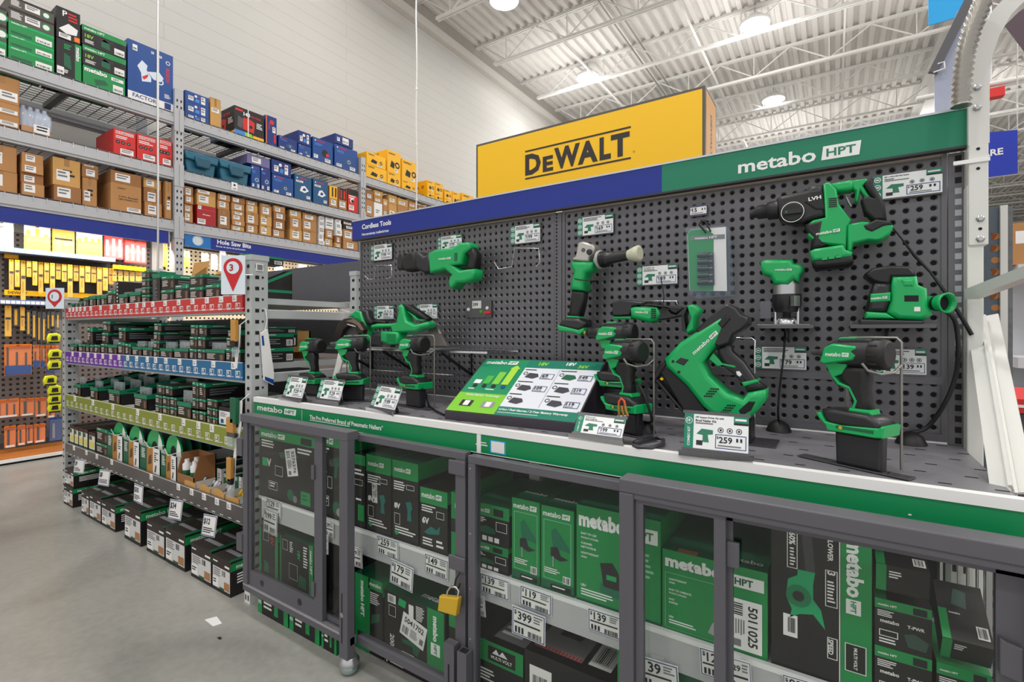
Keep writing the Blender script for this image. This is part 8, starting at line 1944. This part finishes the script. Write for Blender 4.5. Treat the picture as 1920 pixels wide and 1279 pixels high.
# clear-packed chargers and small dark boxes at the back of the shelf
for i, (a, b, c, w) in enumerate(((692, 712, 838, 'first'), (716, 742, 842, 'second'), (748, 772, 848, 'third'), (780, 805, 855, 'fourth'), (992, 1028, 885, 'fifth'), (1075, 1130, 910, 'sixth'))):
    cbox('pale clear boxed accessory at back of cabinet shelf, %s from left' % w, a, b, c + 6, ZS, y=1.63, depth=0.1, m=M('back_box_grey', '6b6c70', 0.4), fprint=lambda F: (F.rect(0.1, 0.6, 0.9, 0.95, PAPER), F.lines(0.15, 0.65, 0.8, 0.9, 2, GINK, 2)))
cbox('dark printed box behind the router box on the cabinet shelf', 1215, 1330, 960, ZS, y=1.63, depth=0.1, m=GREEN_D, fprint=lambda F: F.lines(0.1, 0.7, 0.8, 0.95, 2, PAPER))
# metal basket at right end
x0, x1 = gx(1765, 1.55), gx(1850, 1.55)
t = thing('wire_basket', 'shiny wire and sheet steel basket behind glass at far right', 'basket', ((x0 + x1) / 2, 1.55, ZS))
mb = MB(); mb.box((x0, 1.52, 0.76), (x1, 1.53, 0.8), STEEL); mb.box((x0, 1.5, ZS), (x0 + 0.01, 1.53, 0.8), STEEL); mb.box((x1 - 0.01, 1.5, ZS), (x1, 1.53, 0.8), STEEL); mb.build('sheet_frame', t)
mb = MB()
for i in range(5):
    x = x0 + (x1 - x0) * (i + 0.5) / 5; mb.tube([(x, 1.51, ZS + 0.005), (x, 1.51, 0.79)], 0.003, CHROME, 6)
mb.tube([(x0, 1.508, 0.62), (x1, 1.508, 0.62)], 0.003, CHROME, 6); mb.build('wire_bars', t)

# lower row on the floor
def vbox(F):
    F.rect(0.02, 0.02, 0.06, 0.98, GREEN_B); F.frame(0.1, 0.72, 0.26, 0.92, 0.0015, PAPER); F.lines(0.32, 0.7, 0.42, 0.92, 6, PAPER); F.vtext('18V', 0.52, 0.62, 0.66, 0.8, GREEN, 2, 0.04); F.lines(0.72, 0.5, 0.84, 0.92, 8, PAPER); F.frame(0.3, 0.2, 0.55, 0.5, 0.0015, PAPER); F.poly([(0.55, 0.1), (0.8, 0.1), (0.8, 0.32), (0.6, 0.35)], GREEN_D); F.rect(0.88, 0, 1, 1, GREEN_B); F.vtext('metabo HPT', 0.905, 0.45, 0.975, 0.9, WHT, 2)
cbox('black box with red text and green edge, lower left behind the left gate', 487, 522, 986, 0.101, fprint=lambda F: (F.rect(0, 0, 0.08, 1, GREEN_B), F.frame(0.2, 0.75, 0.5, 0.93, 0.0015, PAPER), F.vtext('18V', 0.6, 0.7, 0.78, 0.92, RED), F.rect(0.84, 0, 1, 1, GREEN_B), F.poly([(0.25, 0.1), (0.5, 0.1), (0.5, 0.3), (0.25, 0.35)], GREEN_D)), sprint=gside, top=CARB, depth=0.28)
cbox('black box with upright green edge lettering, lower row behind the left gate', 524, 588, 1000, 0.101, fprint=vbox, top=GREEN_D, depth=0.28)
bw = 0
for i, (a, b) in enumerate(((482, 520), (524, 562), (566, 594))):
    bw += 1
    cbox('black and green box on the floor under the left gate, %s from left' % ORD[bw], a, b, 1145 + 20 * i, 0.001, y=1.25 + 0.0, depth=0.0 + 0.06, fprint=lambda F: (F.rect(0, 0, 0.25, 1, GREEN_B), F.lines(0.4, 0.3, 0.9, 0.8, 2, PAPER)), group='boxes on the floor under the gates') if False else None
def flatbox(lab, pl, pr, zt, y=1.2, depth=0.3):
    x0, x1 = gx(pl, y), gx(pr, y) - 0.003
    mb = MB(); mb.box((x0, y, 0.001), (x1, y + depth, zt), CARB); F = front(mb, x0, x1, y, 0.001, zt); F.rect(0, 0, 0.14, 1, GREEN_B); F.text('m', 0.02, 0.3, 0.12, 0.7, WHT); F.lines(0.2, 0.25, 0.5, 0.8, 3, PAPER); F.rect(0.55, 0.2, 0.68, 0.85, GREEN_B); F.rect(0.86, 0, 1, 1, GREEN_B); G = sideX(mb, x1, y, y + depth, 0.001, zt); G.rect(0, 0, 0.15, 1, GREEN_D)
    tag(mb.build('tool_box', at=((x0 + x1) / 2, y + depth / 2, 0.001)), lab, 'box', 'tool boxes at the cabinet bottom')
flatbox('flat black and green box on the floor, first left under the left gate', 484, 541, 0.098)
flatbox('flat black and green box on the floor, second from left under the left gate', 543, 600, 0.098)
flatbox('flat black and green box on the floor just left of the caster foot', 603, 632, 0.098)
o, z1 = cbox('green-edged tall black box standing left in the recessed gate', 666, 718, 1072, 0.001, y=1.279, fprint=lambda F: (F.rect(0, 0, 0.55, 1, GREEN_B), F.vtext('metabo HPT', 0.12, 0.45, 0.45, 0.92, WHT, 2, 0.04), F.rect(0.1, 0.06, 0.4, 0.24, INK, 2), F.rect(0.5, 0.86, 1, 1, GREEN_B), F.text('metabo', 0.54, 0.9, 0.95, 0.96, WHT, 2), F.lines(0.56, 0.66, 0.9, 0.82, 6, PAPER), F.poly([(0.6, 0.4), (0.9, 0.48), (0.9, 0.58), (0.62, 0.52)], GREEN_D)), sprint=gside, top=GREEN_D, tprint=lambda F: F.rect(0.1, 0.4, 0.6, 0.7, CARB))
o, z1 = cbox('flat black box with white barcode on the floor in the recessed gate', 721, 838, 1215, 0.001, y=1.279, fprint=lambda F: (F.rect(0.1, 0.2, 0.32, 0.9, PAPER), F.bars(0.14, 0.3, 0.3, 0.8, 8, INK), F.vtext('metabo', 0.02, 0.1, 0.08, 0.95, PAPER), F.lines(0.4, 0.3, 0.6, 0.8, 2, PAPER)))
def l3(F):
    F.rect(0.72, 0, 0.98, 1, GREEN_B); F.vtext('metabo', 0.78, 0.5, 0.92, 0.9, WHT, 2, 0.05); F.rect(0.78, 0.28, 0.92, 0.47, WHT, 2); F.vtext('HPT', 0.81, 0.3, 0.89, 0.45, GREEN_B, 3, 0.03); F.rect(0.06, 0.82, 0.2, 0.96, PAPER); F.bars(0.08, 0.84, 0.18, 0.94, 7, INK); F.poly([(0.24, 0.84), (0.36, 0.82), (0.38, 0.94), (0.26, 0.96)], GREEN); F.rect(0.42, 0.7, 0.5, 0.92, PAPER); F.lines(0.54, 0.7, 0.68, 0.94, 9, PAPER); F.frame(0.08, 0.6, 0.2, 0.78, 0.0015, PAPER); F.poly([(0.3, 0.3), (0.5, 0.34), (0.62, 0.28), (0.56, 0.12), (0.5, 0.14), (0.48, 0.24), (0.32, 0.24)], GREEN_D); F.vtext('200', 0.1, 0.1, 0.18, 0.3, PAPER); F.lines(0.3, 0.05, 0.6, 0.1, 1, PAPER)
cbox('large black box with broad green edge and tilted number sticker', 721, 836, 1105, z1 + 0.001, y=1.279, fprint=l3, top=GREEN_D, tprint=lambda F: F.text('metabo', 0.5, 0.1, 0.9, 0.25, WHT), stick=stickr('5041702', (0.5, 0.52), -14, 0.12, 0.085))
cbox('slim white and green box beside the padlock below the shelf', 842, 872, 1150, 0.001, y=1.279, fprint=lambda F: (F.rect(0, 0.85, 1, 1, GREEN_B), F.rect(0.2, 0.3, 0.8, 0.5, PAPER)))
cbox('black multi volt box with green top on the floor beside the padlock', 884, 982, 1188, 0.001, fprint=lambda F: (F.rect(0, 0.72, 1, 1, GREEN_B), F.rect(0.34, 0.76, 0.86, 0.95, CARB, 2), F.text('MULTI VOLT', 0.4, 0.79, 0.8, 0.84, PAPER, 3), F.poly([(0.42, 0.86), (0.5, 0.93), (0.56, 0.87), (0.62, 0.93), (0.72, 0.86)], PAPER, 3), F.text('HPT', 0.04, 0.82, 0.2, 0.88, GREEN_D, 2), F.lines(0.1, 0.45, 0.5, 0.62, 4, PAPER)), top=CARB, tprint=lambda F: (F.rect(0.35, 0.1, 0.95, 0.5, GINK), F.lines(0.4, 0.15, 0.9, 0.45, 3, PAPER, 2)), depth=0.3)
def csaw_top(F):
    F.rect(0.05, 0.08, 0.6, 0.8, M('print_photo_grey', '8f8c8e'));
    for i in range(14): F.rect(0.05 + i * 0.04, 0.08, 0.07 + i * 0.04, 0.12, RED, 2)
    F.poly([(0.2, 0.3), (0.45, 0.3), (0.5, 0.55), (0.4, 0.7), (0.25, 0.6)], CARB, 2); F.rect(0.66, 0.1, 0.9, 0.4, PAPER); F.bars(0.7, 0.15, 0.86, 0.35, 8, INK); F.disc(0.76, 0.7, 0.08, GINK)
cbox('large flat black circular saw box with picture on top, floor row', 984, 1155, 1216, 0.001, fprint=lambda F: (F.rect(0.06, 0.1, 0.32, 0.85, PAPER), F.bars(0.1, 0.2, 0.28, 0.75, 12, INK), F.text('E', 0.5, 0.2, 0.58, 0.5, GREEN, 2, 0.06), F.lines(0.7, 0.2, 0.9, 0.4, 1, PAPER)), sprint=lambda F: F.rect(0, 0.4, 1, 1, GREEN_B), tprint=csaw_top, depth=0.4)
cbox('green and black multi volt box behind the gate stile, floor row', 1158, 1236, 1190, 0.001, fprint=lambda F: (F.rect(0, 0.5, 1, 1, GREEN_B), F.rect(0.05, 0.6, 0.5, 0.9, CARB, 2)), depth=0.34)
cbox('pale boxed item under the 139 label in the front right gate', 1240, 1330, 1245, 0.001, fprint=lambda F: F.rect(0, 0.6, 1, 1, GREEN_D), depth=0.3, top=M('back_box_grey', ''))
cbox('dark box in the floor row below the blower box', 1440, 1600, 1262, 0.001, fprint=lambda F: F.rect(0, 0.6, 1, 1, GREEN_B), depth=0.3, top=CARB)

# price labels along the shelf edge, and cards hung from it
YL = 1.2575
def price_label(lab, TL, TR, BL, price, bt=0, hang=False):
    a = onY(*BL, YL if not hang else YL - 0.01); b = onY(*TL, YL if not hang else YL - 0.01); c = onY(*TR, YL if not hang else YL - 0.01)
    v = b - a; u = c - b; w = u.length; h = v.length; u.normalize(); v = v - u * v.dot(u); v.normalize(); n = u.cross(v)
    mb = MB(); mb.prism([(0, 0), (w, 0), (w, h), (0, h)], 0.0016, PAPER, a, u, v, n); F = Face(mb, a + n * 0.0009, u, v, w, h, 0.0004)
    F.frame(0.02, 0.03, 0.98, 0.97, w * 0.022, NAVY2); F.text('$', 0.07, 0.72, 0.17, 0.9, INK); F.text(price, 0.18, 0.55, 0.6, 0.9, INK, 2, 0.02); F.lines(0.66, 0.6, 0.92, 0.88, 3, GINK, 2); F.lines(0.07, 0.38, 0.9, 0.5, 1, INK, 2, 0.1); F.bars(0.5, 0.08, 0.9, 0.28, 12, INK, 2)
    for q in (0.1, 0.2, 0.3): F.rect(q, 0.1, q + 0.06, 0.32, INK, 2)
    o = tag(mb.build('price_label', at=tuple(a)), lab, 'price label', 'price labels of the cabinet shelf')
    if hang:
        mb = MB(); m_ = a + u * (w / 2) + v * (h * 0.9) - n * 0.002
        mb.bar(m_, (m_.x, YC + 0.0065, max(0.384, m_.z + 0.01)), w * 0.3, 0.001, CLEAR); mb.build('clear_hanger', o)
PL = [('white price label showing 129 upper left behind the left gate', (500, 933), (527, 942), (500, 963), '129', False),
      ('tilted white price card showing 199 behind the left gate', (508, 963), (534, 974), (494, 995), '199', True),
      ('white price label showing 129 right of the sliding door bar', (608, 973), (626, 979), (608, 1003), '129', False),
      ('price card half hidden beside the sliding door bar', (606, 1003), (622, 1009), (600, 1034), '99', True),
      ('white price label showing 259 below the tall drill boxes', (708, 1003), (748, 1016), (707, 1037), '259', False),
      ('tilted price card showing 259 at left of recessed gate', (660, 1025), (685, 1033), (655, 1058), '259', True),
      ('white price label showing 149 below the shorter tool box', (794, 1036), (838, 1052), (796, 1072), '149', False),
      ('tilted price card showing 179 above the large broad-edged box', (742, 1053), (785, 1073), (731, 1091), '179', True),
      ('white price label showing 139 below the small stacked boxes', (899, 1073), (953, 1090), (901, 1109), '139', False),
      ('white price label showing 119 below the jigsaw boxes', (977, 1097), (1036, 1118), (975, 1134), '119', False),
      ('tilted price card showing 399 over the circular saw box', (970, 1139), (1033, 1163), (960, 1186), '399', True),
      ('white price label showing 139 below the sander box', (1105, 1140), (1168, 1160), (1103, 1180), '139', False),
      ('price label showing 139 low behind the front right gate', (1196, 1228), (1276, 1252), (1195, 1282), '139', True),
      ('price label starting with 1 cut off by the door bar', (1316, 1214), (1392, 1236), (1314, 1264), '129', False),
      ('price label below the router box right of the door bar', (1362, 1230), (1411, 1244), (1362, 1290), '129', True),
      ('price label below the blower box at the photo bottom edge', (1470, 1264), (1540, 1284), (1470, 1310), '99', False),
      ('small blank-edged label beside the padlock stile below the shelf', (884, 1113), (911, 1120), (884, 1150), '59', True)]
for lab, a, b, c, pr_, hg in PL: price_label(lab, a, b, c, pr_, 0, hg)
# ================================================================ right end: post, conduit, rusted frame, far aisles
y = 1.80
def rx(px, yy): return onY(px, 500, yy).x
# white square post with collar and curved top
yq = 1.72
x0, x1 = rx(1816, yq), rx(1854, yq)
t = thing('end_post', 'white square end post with bolts and a curved top arm', 'post', ((x0 + x1) / 2, yq, 0))
mb = MB(); zc = onY(1830, 460, yq).z; mb.box((x0 - 0.002, yq + 0.006, 0), (x1 - 0.008, yq + 0.05, zc + 0.16), STEELW); mb.build('lower_post', t, bevel=0.003)
mb = MB(); zt = onY(1830, 270, yq).z; mb.box((x0, yq, zc), (x1, yq + 0.055, zt), STEELW); mb.build('sleeve', t, bevel=0.003)
mb = MB()
arm = [onY(a, b, yq + 0.02) for a, b in ((1832, 275), (1832, 200), (1832, 150), (1838, 110), (1852, 70), (1875, 30), (1905, 0), (1950, -30))]
w = (x1 - x0) * 1.05
lf = []; rg = []
for i, p in enumerate(arm):
    d_ = arm[min(i + 1, len(arm) - 1)] - arm[max(i - 1, 0)]; n_ = Vector((-d_.z, 0, d_.x)).normalized() * (w / 2)
    lf.append((p.x + n_.x, p.z + n_.z)); rg.append((p.x - n_.x, p.z - n_.z))
mb.prism(lf + rg[::-1], 0.055, STEELW, (0, yq + 0.0276, 0))
mb.build('curved_arm', t)
mb = MB()
for px, py in ((1838, 410), (1838, 448), (1832, 202), (1832, 164)):
    p = onY(px, py, yq - 0.0005); mb.lathe(p, (0, -1, 0), [(0.009, 0), (0.009, 0.002), (0.006, 0.002), (0.0055, 0.007)], STEEL, 6)
mb.build('bolt', t)
mb = MB()
for px, py in ((1838, 429), (1834, 279), (1834, 316)): mb.lathe(onY(px, py, yq - 0.0003), (0, -1, 0), [(0.004, 0), (0.004, 0.0004)], DARK, 10)
mb.build('bolt_hole', t)
mb = MB(); p = onY(1835, 300, yq); mb.box((x0 - 0.03, yq - 0.004, p.z - 0.006), (x1 + 0.002, yq - 0.0005, p.z + 0.004), WHT); mb.build('cable_tie', t)
# flexible conduit winding beside the post
def spiral(name, lab, pts, yy, r, m):
    P = [onY(a, b, yy) for a, b in pts]; Q = []; rs = []
    for i in range(len(P) - 1):
        n = max(2, int((P[i + 1] - P[i]).length / (r * 0.32)))
        for k in range(n): Q.append(P[i].lerp(P[i + 1], k / n)); rs.append(r if len(rs) % 2 else r * 0.68)
    mb = MB(); mb.tube(Q, rs, m, 12); return tag(mb.build(name, at=tuple(P[-1])), lab, 'conduit')
spiral('flexible_conduit', 'thick ribbed metal conduit bending down beside the white end post', ((1850, -20), (1838, 15), (1822, 55), (1810, 100), (1804, 150), (1802, 205)), 1.66, 0.0215, M('flex_conduit_steel', '98948d', 0.3, 0.85))
spiral('flexible_conduit', 'thinner ribbed metal conduit behind the right end of the tool board', ((1810, 275), (1810, 330), (1810, 395), (1810, 900), (1810, 1425)), 1.86, 0.013, M('flex_conduit_steel', ''))
# rusted perforated upright behind the post
yr = 1.98
x0, x1 = rx(1856, yr), rx(1874, yr)
RUST = M('rust_orange', '8a4b1d', 0.8)
BLST = M('blue_steel', '59646e', 0.5, 0.3, noise=0.3, nscale=14)
t = thing('rusted_upright', 'rusty blue grey perforated upright behind the white end post', 'upright', ((x0 + x1) / 2, yr, 0))
mb = MB(); mb.box((x0 - 0.02, yr, 0), (x1, yr + 0.04, onY(1860, 388, yr).z), BLST); mb.build('channel', t)
mb = MB(); F = front(mb, x0 - 0.02, x1, yr, 0, onY(1860, 388, yr).z)
for i in range(44):
    v = (i + 0.5) / 46; F.disc(0.78, v, 0.006, M('hole_copper', 'b9793c', 0.4) if i > 30 else DARK, 1, 10)
    if rnd.random() < 0.6: F.poly([(0.4 + rnd.random() * 0.3, v - 0.006), (0.75, v - 0.004), (0.9, v + 0.004), (0.55, v + 0.007)], RUST, 2)
mb.build('rust_patches', t)
mb = MB(); xa, xb = rx(1874, yr), rx(1888, yr); mb.box((xa, yr - 0.01, 0), (xb, yr + 0.04, onY(1880, 386, yr).z), STEELW); mb.build('white_flange', t)
mb = MB(); xa, xb = rx(1888.5, yr), rx(1897, yr); mb.box((xa, yr - 0.01, onY(1890, 762, yr).z), (xb, yr + 0.05, onY(1890, 388, yr).z), M('grey_foam', '6d6f72', 0.9, noise=0.35, nscale=60)); mb.build('foam_edge', t)
# arm of the beam, and the leaning channel
yy = 1.7
mb = MB(); a, b = onY(1822, 552, 1.70), onY(1960, 500, 1.5); mb.bar(a, b, 0.03, 0.026, M('beam_white', 'c9cbc8', 0.35)); tag(mb.build('side_beam', at=tuple(a)), 'white steel beam running right from the end post', 'beam arm')
mb = MB(); a, b = onY(1842, 592, 1.86), onY(1900, 925, 1.36); d = (b - a)
mb.bar(a, b, 0.046, 0.006, STEELW, (1, -0.6, 0)); e = Vector((0.02, 0.012, 0)); mb.bar(a + e * 1.0, b + e, 0.006, 0.03, STEELW, (1, -0.6, 0)); mb.bar(a - e, b - e, 0.006, 0.03, STEELW, (1, -0.6, 0)); mb.bar(a + e * 0.1 + Vector((0, -0.004, 0)), b + e * 0.1 + Vector((0, -0.004, 0)), 0.008, 0.008, STEELW)
tag(mb.build('leaning_channel', at=tuple(b)), 'white steel channel leaning between end post and counter corner', 'steel channel')
# second leaning channel behind the left end of the counter
mb = MB(); a, b = onY(655, 600, 1.86), onY(625, 720, 1.60); mb.bar(a, (b.x, b.y, ZT + 0.01), 0.03, 0.02, STEELW); tag(mb.build('leaning_channel', at=(b.x, b.y, ZT)), 'white steel strip leaning behind the drivers at the left end', 'steel channel')
# hanging banners
def banner(lab, px, yy, m, txt=None, hang=True):
    P = [onY(a, b, yy) for a, b in px]
    t = thing('hanging_banner', lab, 'banner', tuple(P[0]), 'hanging aisle banners')
    mb = MB(); mb.add([tuple(p) for p in P] + [(p.x, p.y + 0.008, p.z) for p in P], [(0, 1, 2, 3), (7, 6, 5, 4), (0, 4, 5, 1), (1, 5, 6, 2), (2, 6, 7, 3), (3, 7, 4, 0)], m); mb.build('panel', t)
    if txt: 
        u = (P[2] - P[3]); w = u.length; u.normalize(); v = (P[0] - P[3]); h = v.length; v.normalize(); mb = MB(); F = Face(mb, P[3] + Vector((0, -0.002, 0)), u, v, w, h); F.text(txt, 0.02, 0.42, 0.62, 0.64, WHT, 1, 0.03); mb.build('lettering', t)
    mb = MB()
    for p in (P[0], P[1]): mb.tube([(p.x, p.y + 0.004, p.z), (p.x, p.y + 0.004, CEIL + 0.03)], 0.004, STEEL, 5)
    mb.build('hanger', t)
banner('dark blue hanging banner with white letters right of the end post', ((1838, 250), (1908, 243), (1908, 325), (1838, 334)), 5.0, M('banner_blue', '1230b0', 0.25), 'ARE')
banner('cyan banner hanging at the top edge near the conduit', ((1740, -60), (1815, -60), (1808, 28), (1741, 48)), 4.2, CYAN)
banner('blue and brown angular banner at the top right corner', ((1888, -30), (1960, -40), (1940, 120), (1872, 30)), 2.6, M('banner_brown', '5a4750', 0.3))
# tall pale banner with its tilted rod behind the conduit
P = [onY(a, b, 2.6) for a, b in ((1795, 20), (1830, 20), (1830, 225), (1752, 225), (1752, 135))]
t = thing('hanging_banner', 'pale grey glossy banner hanging behind the thick ribbed conduit', 'banner', tuple(P[3]), 'hanging aisle banners')
mb = MB(); mb.add([tuple(p) for p in P] + [(p.x, p.y + 0.006, p.z) for p in P], [(0, 4, 3, 2, 1), (5, 6, 7, 8, 9)] + [(i, (i + 1) % 5, 5 + (i + 1) % 5, 5 + i) for i in range(5)], M('banner_grey', 'aab0c4', 0.2)); mb.build('panel', t)
mb = MB(); a, b = onY(1749, 137, 2.58), onY(1822, -10, 2.58); mb.bar(a, b, 0.02, 0.03, DSTEEL); mb.build('tilted_rod', t)
mb = MB(); mb.tube([onY(1750, 136, 2.57), onY(1772, 128, 2.57), onY(1770, 116, 2.57), onY(1758, 120, 2.57)], 0.003, WHT, 5); mb.tube([b, (b.x, b.y, CEIL + 0.02)], 0.004, STEEL, 5); mb.build('hanger', t)
# far store: red display, grey cart, rack with cartons
def blockthing(name, lab, cat, px, yy, depth, m, extra=None, z0=None):
    (l, tp, rgt, bt) = px
    a = onY(l, bt, yy); b = onY(rgt, tp, yy)
    zb = a.z if z0 is None else z0
    t = thing(name, lab, cat, ((a.x + b.x) / 2, yy, zb))
    mb = MB(); mb.box((a.x, yy, zb), (b.x, yy + depth, b.z), m); mb.build('body', t, bevel=0.008)
    if extra: extra(t, a, b, yy, zb)
    return t
def red_top(t, a, b, yy, zb):
    mb = MB(); mb.box((a.x - 0.03, yy - 0.03, b.z), (b.x + 0.03, yy + 0.5, b.z + 0.05), RED); mb.box((a.x - 0.03, yy - 0.032, b.z + 0.02), (b.x, yy - 0.03, b.z + 0.03), WHT); mb.build('red_lid', t)
blockthing('tool_chest', 'grey chest with red lid in the next aisle right of the post', 'chest', (1888, 778, 1990, 1000), 2.5, 0.5, M('chest_grey', '4a4b52', 0.4), red_top, 0.0)
def shelfbits(t, a, b, yy, zb):
    for z in (0.9, onY(1900, 690, 3.25).z, onY(1900, 496, 3.25).z - 0.05):
        mb = MB(); mb.box((a.x - 0.02, yy - 0.35, z), (b.x, yy, z + 0.05), M('far_shelf', 'c9cacd', 0.4)); mb.build('shelf', t)
    for z in (1.52, 1.64):
        mb = MB(); mb.box((a.x + 0.05, yy - 0.004, z), (a.x + 0.3, yy - 0.001, z + 0.02), DARK); mb.build('slot', t)
tt = blockthing('far_gondola', 'pale grey gondola shelving in the aisle beyond the end post', 'shelving', (1880, 440, 2060, 900), 3.6, 0.3, M('far_panel', 'c3c5ca', 0.5), shelfbits, 0.0)
p = onY(1880, 470, 3.3); zc_ = onY(1900, 496, 3.25).z + 0.001
for i in range(3):
    mb = MB(); x = p.x + i * 0.24; mb.box((x, 3.28, zc_), (x + 0.2, 3.54, zc_ + 0.2), CARD); F = front(mb, x, x + 0.2, 3.28, zc_, zc_ + 0.2); F.rect(0.2, 0.5, 0.5, 0.8, PAPER); F.poly([(0.6, 0.55), (0.75, 0.7), (0.9, 0.55), (0.75, 0.4)], PAPER)
    tag(mb.build('cardboard_carton', at=(x + 0.1, 3.41, zc_)), 'brown carton on top of the far gondola, %s from the post' % ORD[i + 1], 'carton', 'cartons on the far gondola')
# distant rack rows closing the view across the store
for i, (xx, yy, m) in enumerate(((4.5, 12.0, STEELG), (9.0, 9.0, M('far_rack_blue', '33529a', 0.5)), (7.5, 18.0, STEELG), (14, 14, M('far_rack_tan', 'b9a489', 0.6)))):
    t = thing('far_rack', 'distant store rack row of mixed stock, %s across the right side of the hall' % ORD[i + 1], 'rack', (xx, yy, 0), 'distant rack rows')
    for z in (0.1, 1.2, 2.3, 3.4):
        mb = MB(); mb.box((xx, yy, z), (xx + 3.6, yy + 1.2, z + 0.1), m); mb.build('shelf', t)
        mb = MB(); q = xx + 0.1
        while q < xx + 3.3:
            w = rnd.uniform(0.2, 0.5); mb.box((q, yy + 0.1, z + 0.101), (q + w, yy + 1.0, z + 0.1 + rnd.uniform(0.4, 0.85)), rnd.choice((CARD, WHT, CARD2, BLU, RED, GINK))); q += w + 0.03
        o = mb.build('stock', t); o['kind'] = 'stuff'
    for e in (0, 3.5):
        mb = MB(); mb.box((xx + e, yy, 0), (xx + e + 0.1, yy + 0.1, 4.2), m); mb.build('upright', t)
# sprinkler head and roof-hung heater
p = onY(1857, 180, 7.0)
mb = MB(); mb.tube([(p.x - 0.6, 7.0, p.z + 0.12), (p.x + 4, 7.0, p.z + 0.12)], 0.03, M('pipe_white', 'dad8d4'), 8); mb.box((p.x - 0.1, 6.95, p.z - 0.03), (p.x + 0.1, 7.05, p.z + 0.06), RED); mb.tube([(p.x, 7.0, p.z + 0.12), (p.x, 7.0, CEIL + 0.02)], 0.012, STEEL, 6); tag(mb.build('fire_pipe', at=(p.x, 7.0, p.z)), 'white roof pipe with red fire fitting right of the end post', 'pipe')
